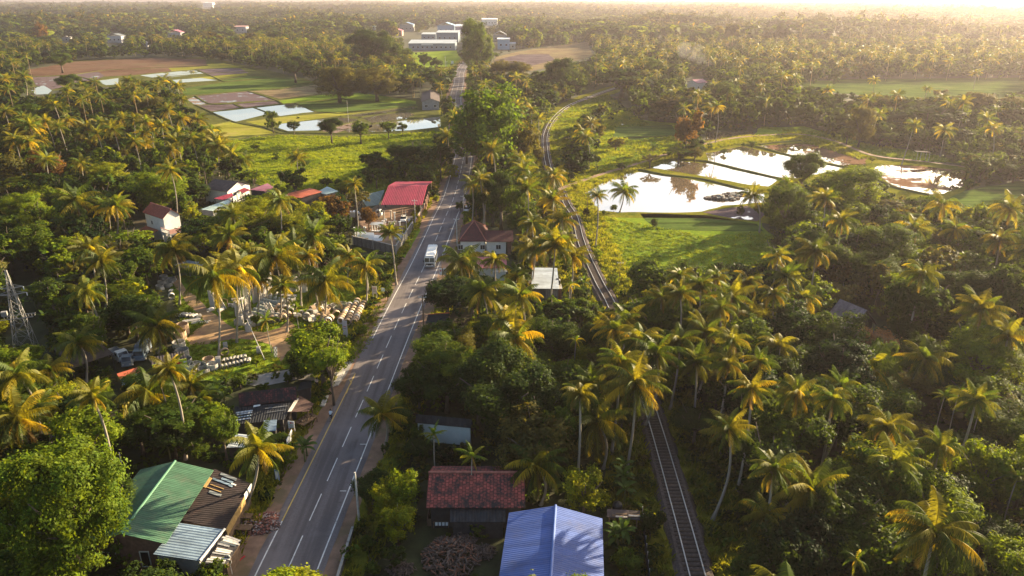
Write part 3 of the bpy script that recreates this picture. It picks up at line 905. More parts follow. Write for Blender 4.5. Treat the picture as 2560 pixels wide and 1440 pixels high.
heap('firewood_pile', 1005, 1425, 1.6, 1.0, .5, 110, [LOG2, LOG3], (.8, .05), 8, 'low scatter of grey sticks left of the big firewood heap', 'firewood')
heap('firewood_pile', 1215, 1385, 1.0, 1.3, .5, 80, [LOG2, LOG3], (.8, .05), 9, 'thin scatter of branches beside the blue roof', 'firewood')
t = thing('plank_stack', 'stack of red and brown planks at the corner of the plank lean-to', 'planks', at_px(590, 1402), rad(58))
rr = random.Random(2)
for i in range(5):
    mb = MB(); mb.box((0, -.4 + i * .2, .12 + .05 * (i % 2)), (2.0, .14, .08), rr.uniform(-.06, .06)); mb.build('plank', [REDP, WOOD, PLANK, WOOD, PLANK][i], t)

# -- foreground right
b2 = gable('blue_roofed_hall', 'hall under a bright blue corrugated gable roof at the bottom edge of the photo', 'building', (1374, 1500), (1389, 1264), (1511, 1530), (1507, 1291), 6.4, 5.0, R_BLUE, W_GREY, R_BLUECAP, over=.5)
b3 = gable('red_tiled_house', 'house with a mottled red clay tile roof standing behind the blue roofed hall', 'house', (1072, 1181), (1312, 1181), (1070, 1269), (1300, 1269), 5.4, 3.4, R_TILE, W_DARK, CAPT, over=.5)
s4, l4, r4 = shed('dark_lean_to', 'dark corrugated lean-to along the front wall of the mottled red tiled house', 'shed', [(1125, 1268), (1264, 1268), (1264, 1305), (1125, 1305)], (3.1, 3.1, 2.5, 2.5), R_DARK, W_DARK)
t = thing('yard_pen', 'small open pen holding pots and a basin at the corner of the dark lean-to', 'pen', at_px(1098, 1298), 0)
for k, (x, y, dx, dy) in enumerate([(-1.3, 0, .1, 2.4), (1.3, 0, .1, 2.4), (0, -1.2, 2.5, .1)]):
    mb = MB(); mb.box((x, y, .5), (dx, dy, 1.0)); mb.build('wall', BRICKW if k == 0 else WOOD, t)
o = MB().lathe([(.05, .02), (.36, .05), (.45, .22), (.48, .22), (.38, .0), (.0, 0)], 18).build('basin', WPAINT); o.location = at_px(1114, 1283, .9); tag(o, 'white enamel basin in the yard pen', 'basin')
t = thing('laundry_rack', 'white striped cloths hung over a low rack below the yard pen', 'laundry', at_px(1103, 1320), 0)
mb = MB(); mb.box((0, 0, .9), (1.9, .05, .05)); mb.box((-.9, 0, .45), (.06, .06, .9)); mb.box((.9, 0, .45), (.06, .06, .9)); mb.build('rack', WOOD, t)
for i in range(4):
    mb = MB(); mb.slab([(-.7 + i * .42, -.16, .5), (-.40 + i * .42, -.16, .5), (-.40 + i * .42, .02, .96), (-.7 + i * .42, .02, .96)], .03); mb.build('cloth', WPAINT, t)
b4 = gable('dark_roofed_hut', 'hut with a black roof and one pale wall facing the camera under dark trees', 'house', (1040, 1035), (1180, 1048), (1072, 1057), (1162, 1070), 4.3, 3.2, R_DARK, M('pale_wall', (.55, .60, .58), .85, .1, .7), None, over=.25)
s5, l5, r5 = shed('tank_shed', 'ruined shed with broken roof planks beside the blue roofed hall', 'shed', [(1517, 1292), (1518, 1272), (1600, 1277), (1600, 1300)], (2.6, 2.8, 2.8, 2.6), R_OLD, WOOD, open_=True)
rr = random.Random(9)
for i in range(7):
    u, v = rr.uniform(0, .8), rr.uniform(0, .7)
    mb = MB(); mb.slab([on_quad(l5, u, v, .1), on_quad(l5, u + .12, v, .14), on_quad(l5, u + .14, v + .35, .1), on_quad(l5, u + .02, v + .35, .16)], .04); mb.build('plank', rr.choice([WOOD, R_OLD, PCONC]), r5)
t = thing('water_tank', 'black plastic water tank on a stand by the ruined shed', 'water tank', at_px(1541, 1306), 0)
MB().lathe([(0, 1.6), (.58, 1.6), (.62, 1.8), (.60, 2.2), (.62, 2.6), (.5, 2.85), (.22, 2.95), (.2, 3.05), (0, 3.05)], 18).build('tank', M('black_plastic', (.02, .02, .022), .45, .1), t, True)
for sx in (-.5, .5):
    for sy in (-.5, .5):
        mb = MB(); mb.box((sx, sy, .75), (.1, .1, 1.5)); mb.build('leg', WOOD, t)
mb = MB(); mb.box((0, 0, 1.55), (1.3, 1.3, .1)); mb.build('platform', WOOD, t)
t = thing('sheet_fence', 'dark sheet metal fence running down to the bottom edge between hall and railway', 'fence', at_px(1604, 1310), 0)
a0, a1 = P(1603, 1300), P(1622, 1480)
nf = 9
for i in range(nf):
    p, q = a0.lerp(a1, i / nf) - a0, a0.lerp(a1, (i + 1) / nf) - a0
    o = a0 - Vector(t.location)
    mb = MB(); d = (q - p); mb.box(((p.x + q.x) / 2 + o.x, (p.y + q.y) / 2 + o.y, .95), (d.length - .03, .05, 1.9), math.atan2(d.y, d.x)); mb.build('panel', R_DARK, t)
    mb = MB(); mb.box((p.x + o.x + .06, p.y + o.y, 1.0), (.08, .08, 2.05)); mb.build('post', PCONC, t)
# boundary wall on the right verge
t = thing('low_block_wall', 'low weathered block wall on the right verge near the bottom edge', 'wall', at_px(870, 1400), 0)
mb = MB(); a0, a1 = P(883, 1335), P(842, 1470); c = at_px(870, 1400)
d = a1 - a0; m_ = (a0 + a1) / 2 - c
mb.box((m_.x, m_.y, .5), (d.length, .2, 1.0), math.atan2(d.y, d.x)); mb.build('wall', W_BLOCK, t)
mb = MB(); mb.box((m_.x, m_.y, 1.04), (d.length + .1, .3, .08), math.atan2(d.y, d.x)); mb.build('coping', CONC, t)

# -- old dark shops on the left of the road
b6 = gable('burnt_tile_shop', 'old shop with a blackened clay tile roof showing red patches by the side road', 'shop', (596, 982), (740, 966), (592, 1012), (730, 1004), 5.2, 3.7, R_TILE4, W_DARK, None, over=.4)
s6, l6, r6 = shed('sagging_shop', 'sagging black roofed shop patched with silver sheets in front of the blackened tile shop', 'shop', [(588, 1016), (728, 1007), (712, 1048), (582, 1062)], (3.5, 3.5, 2.7, 2.7), R_DARK, W_DARK)
for k, (u, v, du, dv, m) in enumerate([(.03, .35, .3, .08, R_ZINC), (.05, .47, .28, .05, R_ZINC), (.06, .62, .26, .06, R_PALEBL), (.02, .78, .3, .05, R_ZINC), (.33, .02, .12, .12, WPAINT), (.3, -.3, .02, .35, BR1), (.55, .25, .4, .03, W_GREY), (.6, .5, .35, .02, W_GREY)]):
    mb = MB(); mb.slab([on_quad(l6, u, v, .09), on_quad(l6, u + du, v - .06, .09), on_quad(l6, u + du, v + dv - .06, .09), on_quad(l6, u, v + dv, .09)], .05); mb.build('roof_sheet', m, r6)
s7, l7, r7 = shed('silver_roofed_lean_to', 'lean-to with a silver sheet roof half hidden under the roadside palm', 'shed', [(566, 1118), (592, 1084), (650, 1090), (640, 1118)], (2.6, 2.8, 2.6, 2.4), R_ZINC, W_DARK)
s7b, _, _ = shed('pale_sheet_stall', 'stall with a pale blue sheet roof between palm and arrow sign', 'stall', [(656, 1080), (660, 1051), (692, 1049), (690, 1076)], (2.7, 2.8, 2.8, 2.7), R_PALEBL, W_DARK)
s8, l8, r8 = shed('roadside_stall', 'brown roofed roadside stall with a pale ridge sheet', 'stall', [(722, 1030), (748, 988), (784, 1009), (772, 1028)], (3.1, 3.1, 2.6, 2.6), M('brown_roof', (.085, .05, .045), .85, .35, 1.5, corr=(1, .4)), WOOD, open_=True)
mb = MB(); mb.slab([on_quad(l8, .0, -.06, .06), on_quad(l8, .8, -.06, .06), on_quad(l8, .8, .12, .12), on_quad(l8, .0, .12, .12)], .06); mb.build('ridge_sheet', PCONC, r8)
s9, l9, r9 = shed('corner_kiosk', 'small dark kiosk at the corner of the side road beside the stall', 'kiosk', [(742, 978), (752, 955), (778, 952), (780, 968)], (3.0, 3.0, 2.6, 2.6), R_DARK, W_DARK)
t = thing('stall_table', 'rough wooden selling table piled with coconuts and husks at the roadside', 'table', at_px(768, 1062), rad(62))
mb = MB()
for k in range(6): mb.box((-1.3 + k * .52, 0, 1.0), (.48, 1.9, .08))
mb.build('table_top', WOOD, t)
for sx in (-1.3, 1.3):
    for sy in (-.8, .8):
        mb = MB(); mb.box((sx, sy, .48), (.1, .1, .96)); mb.build('leg', WOOD, t)
rr = random.Random(12)
mb = MB()
for i in range(70):
    x, y = rr.gauss(0, .6), rr.gauss(0, .45); r = rr.uniform(.08, .14)
    z = 1.05 + r * .8 + rr.uniform(0, .25)
    mb.lathe([(0, -r), (r * .7, -r * .7), (r, 0), (r * .7, r * .7), (0, r)], 6, (x, y, z), rr.randrange(3))
tag(mb.build('coconut_husk_heap', [LOG3, WOOD, M('husk', (.3, .22, .14), .9, .3, 4)]), 'heap of brown coconut husks on the roadside selling table', 'husks', kind='stuff').matrix_world = Matrix.Translation(at_px(768, 1062)) @ Matrix.Rotation(rad(62), 4, 'Z')

# -- concrete yard: shop, shade roof
shop = P(425, 935)
a0, a1 = P(382, 924, 2.6), P(468, 907, 2.6)
rz = math.atan2((a1 - a0).y, (a1 - a0).x); LS = (a1 - a0).length
t = thing('fish_shop', 'small shop with a long yellow green sign painted with a red fish', 'shop', ((a0.x + a1.x) / 2, (a0.y + a1.y) / 2, 0), rz)
mb = MB(); mb.slab([(-LS / 2, -.1, 3.5), (LS / 2, -.1, 3.5), (LS / 2 - .2, 4.2, 3.0), (-LS / 2 - .4, 4.2, 3.0)], .08); mb.build('roof', M('slat_roof', (.05, .042, .045), .85, .4, 1.2, corr=(0, .45)), t)
mb = MB(); mb.box((0, 3.9, 1.45), (LS - .6, .15, 2.9)); mb.box((-LS / 2 + .2, 2, 1.45), (.15, 3.8, 2.9)); mb.build('wall', W_DARK, t)
mb = MB(); mb.box((LS / 2 - .3, .35, 1.25), (.55, .5, 2.5)); mb.build('pillar', W_MINT, t)
mb = MB(); mb.box((LS / 2 - .45, 2.2, 1.4), (.2, 3.3, 2.8)); mb.build('side_wall', W_MINT, t)
mb = MB(); mb.box((0, -.2, 2.45), (LS * .98, .25, .18)); mb.build('beam', WHITE, t)
SIGNY = M('yellow_green_sign', (.52, .60, .05), .5, .1, .6)
mb = MB(); mb.box((0, -.35, 3.05), (LS, .1, 1.05)); sg = mb.build('sign_board', SIGNY, t)
def fish(cx, s, m, nm):
    mb = MB(); n = 14
    ring = [(cx + s * .55 * math.cos(6.283 * k / n), s * .33 * math.sin(6.283 * k / n)) for k in range(n)]
    f = [(x, -.415, 3.05 + z) for x, z in ring]; mb.face(f); mb.face([(x, y + .01, z) for x, y, z in f][::-1])
    mb.face([(cx + s * .45, -.416, 3.05), (cx + s * .85, -.416, 3.05 + s * .3), (cx + s * .75, -.416, 3.05), (cx + s * .85, -.416, 3.05 - s * .3)])
    mb.face([(cx - s * .1, -.416, 3.05 + s * .28), (cx + s * .1, -.416, 3.05 + s * .5), (cx + s * .25, -.416, 3.05 + s * .25)])
    mb.build(nm, m, sg)
fish(LS * .25, .62, REDP, 'fish_picture'); fish(-LS * .30, .4, REDP, 'fish_picture'); fish(LS * .08, .42, WPAINT, 'fish_picture'); fish(LS * .43, .4, WPAINT, 'fish_picture'); fish(-LS * .12, .42, M('grey_green_paint', (.35, .45, .30), .5), 'fish_picture')
s10, _, _ = shed('orange_roofed_stall', 'low stall with an orange strip roof beside the yellow green shop sign', 'stall', [(299, 947), (292, 934), (347, 917), (352, 929)], (2.3, 2.5, 2.5, 2.3), R_ORANGE, W_BLUE)
s11, _, _ = shed('brown_shade_roof', 'wide flat brown roof under palms behind the parked trucks', 'shed', [(178, 920), (130, 868), (242, 850), (284, 884)], (3.4, 3.4, 3.2, 3.2), M('brown_sheet', (.085, .062, .05), .9, .35, .8, corr=(1, .5)), W_DARK, open_=True)
s12, _, _ = shed('grey_yard_shed', 'grey sheet roofed shed at the back of the pipe yard', 'shed', [(433, 662), (469, 651), (513, 657), (489, 678)], (3.6, 4.1, 4.1, 3.5), R_GREY, W_DARK, open_=True)

# -- houses on the left middle
h1 = gable('white_tiled_house', 'tall white walled house with red clay tile roof and a balcony among trees', 'house', (376, 507), (427, 523), (364, 536), (419, 549), 9.6, 7.6, R_TILE2, WHITE, CAPT, over=.4, wins=[('+x', -1.5, 5.4, 1.0, 1.2, 'window'), ('-y', 0, 5.2, 1.0, 1.2, 'window')])
lx = h1
mb = MB(); mb.slab([(2.9, -3.8, 4.3), (6.2, -3.8, 3.2), (6.2, 2.6, 3.2), (2.9, 2.6, 4.3)], .12); mb.build('lower_roof', R_OTILE, h1)
mb = MB(); mb.box((1.5, 6.4, 4.2), (3.2, 4.4, .2)); bal = mb.build('balcony', CONC, h1)
for k in range(9):
    mb = MB(); mb.box((3.05, 4.3 + k * .53, 4.75), (.12, .12, .9)); mb.build('baluster', WPAINT, bal)
mb = MB(); mb.box((3.05, 6.4, 5.28), (.2, 4.5, .14)); mb.box((1.5, 8.55, 4.9), (3.2, .12, 1.1)); mb.build('balustrade_rail', W_PINK, bal)
for yy in (4.5, 8.4):
    mb = MB(); mb.box((2.9, yy, 2.05), (.25, .25, 4.1)); mb.build('pillar', WHITE, bal)
gable('grey_tiled_house', 'white gabled house with a weathered dark grey roof at the meadow edge', 'house', (536, 447), (596, 454), (529, 474), (566, 479), 6.2, 4.2, R_OLD, WHITE, None, over=.3, wins=[('+y', -1.6, 2.6, 1.1, 1.3, 'window'), ('+y', 1.8, 2.7, 1.2, 1.3, 'window'), ('+y', .2, 3.0, .4, 1.2, 'window')])
shed('crimson_lean_to', 'low crimson sheet roof in front of the dark grey roofed house', 'shed', [(534, 496), (580, 482), (583, 489), (559, 500)], (3.4, 3.6, 3.2, 3.0), R_RED, W_DARK, open_=True)
shed('crimson_porch', 'small crimson porch roof at the gable of the dark grey roofed house', 'porch', [(596, 475), (611, 469), (627, 475), (606, 482)], (3.6, 3.8, 3.5, 3.3), R_RED, W_DARK, open_=True)
shed('mauve_roofed_shed', 'shed with a mauve red sheet roof near the meadow', 'shed', [(625, 474), (669, 458), (684, 468), (662, 478)], (4.2, 4.6, 4.4, 3.8), R_MAUVE, W_DARK)
shed('mint_roofed_shed', 'shed with a pale mint sheet roof behind the bright bushy trees', 'shed', [(502, 523), (570, 499), (576, 505), (531, 527)], (4.6, 5.0, 4.6, 4.2), R_MINT, W_GREY)
shed('orange_roofed_shed', 'shed with a broad orange red sheet roof behind the palm grove', 'shed', [(705, 487), (776, 470), (806, 479), (752, 495)], (4.6, 5.2, 5.0, 4.4), R_ORANGE, W_DARK)
shed('pale_roofed_shed', 'shed with a pale blue grey roof peeping out behind the orange roof', 'shed', [(790, 481), (818, 466), (846, 478), (815, 486)], (4.2, 5.0, 4.4, 4.0), R_MINT, W_GREY)
# workshop
b8 = gable('crimson_roofed_workshop', 'open workshop with a large crimson metal roof beside the road', 'workshop', (971, 464), (1068, 464), (945, 507), (1038, 517), 7.0, 4.9, R_RED, M('workshop_pillar', (.38, .28, .20), .9, .2), None, over=.35, open_=True)
mb = MB()
L8 = (P(1068, 464, 7.0) - P(971, 464, 7.0)).length
w8 = 8.0
for k in range(4): mb.box((w8 - 6.0 - k * 3.0, L8 / 2 - .5, 1.6), (1.6, .25, 3.2))
mb.build('side_wall', BRICKW, b8)
mb = MB(); mb.box((-6.6, 0, 2.2), (.2, L8 - 1.2, 4.4)); mb.build('back_wall', W_DARK, b8)
shed('grey_green_workshop', 'workshop with a grey green roof adjoining the crimson roofed workshop', 'workshop', [(900, 490), (962, 474), (946, 512), (916, 516)], (4.8, 5.6, 4.0, 3.8), R_GGREEN, W_DARK, open_=True)

# yard wall
def wall_run(name, label, pts, h, mat, th=.2, posts=0):
    W = [P(x, y) for x, y in pts]
    c = sum(W, Vector()) / len(W)
    t = thing(name, label, 'wall', (c.x, c.y, 0))
    for a, b in zip(W, W[1:]):
        d = b - a; m = (a + b) / 2 - c
        mb = MB(); mb.box((m.x, m.y, h / 2), (d.length - th * .5, th, h), math.atan2(d.y, d.x)); mb.build('wall_panel', mat, t)
        mb = MB(); mb.box((m.x, m.y, h + .05), (d.length - th * .5, th + .1, .1), math.atan2(d.y, d.x)); mb.build('coping', CONC, t)
    for p in W:
        q = p - c; mb = MB(); mb.box((q.x, q.y, h / 2 + .1), (.32, .32, h + .2)); mb.build('pier', CONC, t)
    return t
wall_run('block_wall', 'tall grey concrete block wall around the statue yard by the road', [(884, 612), (934, 623), (990, 637), (1012, 606), (1032, 575)], 2.3, W_BLOCK)
wall_run('plank_wall', 'brown plank wall with posts beside the crimson roofed workshop', [(1038, 562), (1052, 540), (1064, 516)], 1.5, BRICKW)

# -- right of the road: hip-roofed house
zr, ze = 7.0, 3.4
A, B = P(1181, 568, zr), P(1143, 600, ze)
hl, hr_ = P(1146, 604, ze), P(1216, 604, ze)
x0, x1, yf = hl.x, hr_.x, hl.y
yb = yf + 12.5
xc = (x0 + x1) / 2
root = thing('hip_roofed_house', 'white walled house with a dark red hipped roof and long wing by the road', 'house', (xc, yf, 0))
hw = (x1 - x0) / 2
mb = MB()
E = [(-hw, 0, ze), (hw, 0, ze), (hw, yb - yf, ze), (-hw, yb - yf, ze)]
ap = (0.2, (yb - yf) * .5, zr)
for i in range(4): mb.face([E[i], E[(i + 1) % 4], ap])
mb.face(E[::-1])
rf = mb.build('roof', R_TILE3, root)
for i in range(4):
    mb = MB(); mb.tube([Vector(E[i]) + Vector((0, 0, .05)), Vector(ap) + Vector((0, 0, .05))], .14, 6); mb.build('ridge_cap', CAPT, rf)
mb = MB(); mb.tube([Vector(ap), Vector(ap) + Vector((0, 0, .9))], .09, 6); mb.build('finial', CAPT, rf)
mb = MB(); mb.box((0, (yb - yf) / 2, (ze - .08) / 2), (2 * hw - .9, yb - yf - .9, ze - .08)); mb.build('wall', WHITE, root)
wl = P(1268, 604, ze).x - x1
mb = MB()
zw2 = 5.0
mb.slab([(hw - .6, 0.05, ze), (hw + wl + 1.5, 0.05, ze), (hw + wl + 1.5, 4.2, zw2), (hw - .6, 4.2, zw2)], .1)
mb.slab([(hw - .6, 4.203, zw2), (hw + wl + 1.5, 4.203, zw2), (hw + wl + 1.5, 8.4, ze), (hw - .6, 8.4, ze)], .1)
mb.build('wing_roof', R_TILE3, root)
mb = MB(); mb.box((hw + wl / 2 - .2, 4.2, 1.6), (wl - .3, 7.2, 3.2)); mb.build('wing_wall', WHITE, root)
mb = MB(); mb.box((hw + wl + .5, 4.2, 1.6), (1.0, 7.0, 3.2)); mb.build('end_wall', BRICKW, root)
for px in (1152, 1180, 1207):
    window(root, (P(px, 614, 1.9).x - xc, .45, 1.8), '-y', 1.3, 1.3)
for px in (1210 + 2, 1246):
    if P(px, 614, 1.9).x - xc > hw: window(root, (P(px, 614, 1.9).x - xc, .6, 1.8), '-y', 1.3, 1.3)

gable('pink_roofed_house', 'house under a faded pink metal roof behind two palms', 'house', (1192, 642), (1266, 641), (1206, 671), (1272, 669), 4.9, 3.5, R_PINK, WHITE, None, over=.4)
shed('pale_porch', 'pale boarded porch attached below the faded pink roof', 'porch', [(1231, 673), (1268, 672), (1268, 679), (1231, 680)], (2.9, 2.9, 2.6, 2.6), WHITE, M('pale_board', (.6, .66, .68), .8, .1))
shed('silver_roofed_house', 'house with a flat silver blue sheet roof between palms and railway', 'house', [(1328, 721), (1332, 669), (1393, 670), (1398, 722)], (4.0, 4.3, 4.3, 4.0), R_ZINC, W_BLOCK)
s13, _, _ = shed('brick_annex', 'small brick annex carrying a black tank beside the silver blue roof', 'annex', [(1382, 721), (1386, 708), (1404, 710), (1406, 722)], (2.9, 2.9, 2.9, 2.9), CONC, BRICKW)
o = MB().lathe([(0, 0), (.55, 0), (.6, .3), (.58, .7), (.6, 1.0), (.4, 1.25), (0, 1.3)], 14).build('water_tank', M('black_plastic_tank', (.02, .02, .022), .45, .1), None, True)
o.location = P(1394, 711, 2.92); tag(o, 'small black water tank standing on the brick annex', 'water tank')
shed('grey_hut', 'tiny grey roofed hut lost in the trees between road and railway', 'hut', [(1352, 890), (1356, 876), (1375, 880), (1372, 896)], (2.8, 3.0, 3.0, 2.7), R_ZINC, W_DARK)
s14, l14, r14 = shed('roadside_kiosk', 'black roofed roadside kiosk with an orange front edge under a dark round tree', 'kiosk', [(1064, 808), (1070, 787), (1124, 783), (1120, 806)], (2.9, 3.2, 3.2, 2.9), R_DARK, W_PINK)
mb = MB(); mb.slab([on_quad(l14, 1.0, 0, .03), on_quad(l14, 1.0, 1, .03), on_quad(l14, 1.05, 1, .1), on_quad(l14, 1.05, 0, .1)], .12); mb.build('edge_strip', R_ORANGE, r14)
mb = MB(); mb.slab([on_quad(l14, -.1, .1, -.7), on_quad(l14, -.1, .8, -.7), on_quad(l14, -.55, .8, -1.0), on_quad(l14, -.55, .1, -1.0)], .06); mb.build('awning', W_PINK, s14)
# barn at the right
gable('dark_barn', 'old dark thatched barn with a steep grey roof among trees on the right', 'barn', (2100, 747), (2168, 775), (2122, 781), (2192, 811), 8.0, 4.4, M('thatch', (.21, .17, .18), .95, .35, 1.2, bump=.1, corr=(1, .3)), W_DARK, None, over=.6, wins=[('+x', -2, 2.2, 1.2, 1.3, 'window')])
# house by the road and other far houses
gable('grey_roadside_house', 'weathered house with a low grey gable roof beside the far road', 'house', (1076, 246), (1076, 224), (1100, 254), (1098, 232), 6.5, 4.6, R_OLD, W_GREY, None, over=.5, wins=[('-y', -2.5, 2.2, 1.6, 1.6, 'window'), ('-y', 2.5, 2.2, 1.6, 1.6, 'window')])
gable('white_forest_house', 'small white house with a mauve roof near rising smoke on the right', 'house', (1730, 199), (1757, 197), (1728, 203), (1760, 202), 7.5, 5.6, R_MAUVE, WHITE, None, over=.4, wins=[('+x', -3, 2.6, 1.2, 1.4, 'window'), ('+x', 3, 2.6, 1.2, 1.4, 'window')])
def block(name, label, cat, px0, px1, pyb, h, dep, roof, wall, rise=.6, group=None, sign=False, wins=3, gab=False):
    """a far building from its front base line; px0..px1 at row pyb"""
    a, b = P(px0, pyb), P(px1, pyb)
    w = (b - a).length; c = (a + b) / 2
    t = thing(name, label, cat, (c.x, c.y, 0), 0, group)
    mb = MB(); mb.box((0, dep / 2, h / 2), (w, dep, h)); mb.build('wall', wall, t)
    mb = MB()
    if gab:
        mb.slab([(-w / 2 - .5, -.5, h + .1), (0, -.5, h + rise), (0, dep + .5, h + rise), (-w / 2 - .5, dep + .5, h + .1)], .15)
        mb.slab([(0.003, -.5, h + rise), (w / 2 + .5, -.5, h + .1), (w / 2 + .5, dep + .5, h + .1), (0.003, dep + .5, h + rise)], .15)
    else:
        mb.slab([(-w / 2 - .5, -.8, h + .15), (w / 2 + .5, -.8, h + .15), (w / 2 + .5, dep + .5, h + .15 + rise), (-w / 2 - .5, dep + .5, h + .15 + rise)], .2)
    mb.build('roof', roof, t)
    for k in range(wins):
        window(t, ((k + .5) / wins * w * .9 - w * .45, -.02, h * .45), '-y', min(2.2, w / wins * .55), min(2.2, h * .4))
    if sign:
        mb = MB(); mb.box((-w * .1, -.25, h * .82), (w * .25, .2, h * .16)); mb.build('sign_board', WPAINT, t)
    return t
TOWN = 'buildings of the far roadside town'
W_SLATE = M('slate_wall', (.20, .25, .30), .85, .15, .3)
R_PALE = M('pale_factory_roof', (.46, .50, .52), .6, .12, .1, corr=(0, 1.2))
block('long_factory', 'long low factory with pale roof and slate blue front in the far town', 'factory', 1022, 1138, 126, 8, 30, R_PALE, W_SLATE, 2.5, TOWN, True, 9)
block('factory_block', 'taller factory block with a pale flat roof above the long low factory', 'factory', 1091, 1146, 106, 13, 40, R_PALE, W_SLATE, 1.5, TOWN, wins=4)
block('factory_annex', 'small pale roofed factory annex left of the taller factory block', 'factory', 1054, 1090, 100, 8, 25, R_PALE, W_SLATE, 1.5, TOWN)
block('blue_warehouse', 'blue gabled warehouse behind the factory in the far town', 'warehouse', 1094, 1136, 84, 13, 40, M('blue_far_roof', (.25, .42, .55), .6, .1), W_BLUE, 5, TOWN, gab=True)
block('white_warehouse', 'white fronted warehouse with a mauve wall right of the blue gabled warehouse', 'warehouse', 1138, 1171, 86, 13, 40, WPAINT, M('mauve_wall', (.36, .28, .36), .85, .1), 2, TOWN)
block('blue_town_house', 'pale blue house with a white roof right of the big roadside tree in town', 'house', 1244, 1274, 124, 12, 14, WPAINT, W_BLUE, 1, TOWN, wins=2)
block('white_town_annex', 'small white annex at the right of the pale blue town house', 'house', 1275, 1289, 122, 6, 10, WPAINT, WHITE, 1, TOWN, wins=1)
block('grey_town_house', 'grey gabled town house just behind the pale blue one', 'house', 1233, 1266, 104, 9, 24, R_GREY, W_GREY, 5, TOWN, gab=True)
block('long_white_hall', 'long white hall farthest back in the far town', 'hall', 1204, 1243, 64, 13, 40, WPAINT, WHITE, 1.5, TOWN, wins=5)
block('blue_roofed_house', 'house with a slate blue roof left of the factories', 'house', 1000, 1033, 79, 12, 26, M('slate_blue_roof', (.16, .26, .42), .6, .1), W_GREY, 4, TOWN, gab=True)
block('white_gabled_house', 'white gabled house at the far left of the town', 'house', 920, 938, 74, 8, 20, WPAINT, W_MINT, 4, TOWN, gab=True)
block('red_roofed_house', 'low house with a dull red roof below the slate blue roofed house', 'house', 980, 1005, 90, 8, 20, R_MAUVE, W_PINK, 3, TOWN, gab=True)
W_FAR = M('hazed_white_wall', (.40, .40, .41), .9, .15, .3)  # white walls, like the pale roofs below, greyed in colour to stand for haze
FARH = 'houses scattered in the far forest'
block('forest_house', 'two storey white house with a dark hipped roof in the far forest above the paddies', 'house', 270, 305, 107, 9, 14, R_GREY, W_FAR, 3, FARH, gab=True)
block('forest_house', 'low white house at the far left edge of the forest', 'house', 156, 178, 103, 5, 12, PCONC, W_FAR, 2, FARH, gab=True, wins=1)
block('forest_house', 'house with a red roof in the far forest above the paddies', 'house', 420, 453, 95, 8, 16, R_MAUVE, W_FAR, 4, FARH, gab=True)
block('forest_house', 'white house with a pinkish flat roof farther back in the forest', 'house', 586, 616, 82, 10, 16, W_PINK, W_FAR, 1.5, FARH, wins=2)
block('forest_house', 'tiny white hut in front of the red roofed forest house', 'house', 356, 370, 117, 5, 9, PCONC, W_FAR, 2, FARH, gab=True, wins=1)
block('forest_house', 'pale blue house half hidden in the forest far left of the factories', 'house', 797, 812, 68, 9, 14, W_BLUE, WHITE, 2, FARH, wins=1)
block('forest_house', 'small white house right of the pinkish roofed forest house', 'house', 664, 678, 88, 8, 12, PCONC, W_FAR, 2, FARH, gab=True, wins=1)
block('forest_house', 'tiny pale house near the middle of the far left forest', 'house', 712, 722, 70, 8, 14, WPAINT, W_GREY, 2, FARH, wins=1)
block('forest_house', 'long low white shed half hidden at the right end of the paddies', 'shed', 785, 800, 132, 3, 6, PCONC, W_FAR, 1, FARH, wins=1)
block('forest_house', 'small white house among palms above the brown paddy', 'house', 340, 350, 97, 6, 10, PCONC, W_FAR, 2, FARH, gab=True, wins=1)
block('hilltop_building', 'lone white building on the horizon at the upper left', 'building', 509, 532, 19, 26, 40, WPAINT, WHITE, 2, None, wins=3)
# pond shelter
t = thing('pond_shelter', 'small thatched shelter on poles at the far fish pond bank', 'shelter', at_px(2303, 404), 0)
mb = MB(); mb.slab([(-3.2, -1.2, 4.2), (2.4, -1.2, 3.8), (2.6, 1.6, 3.6), (-3.0, 1.6, 4.0)], .14); mb.build('roof', R_OLD, t)
for x, y in ((2.2, -1), (2.2, 1.4), (-1.2, -1), (-1.2, 1.4)):
    mb = MB(); mb.tube([(x, y, 0), (x, y, 3.75)], .09, 6); mb.build('post', PCONC, t)
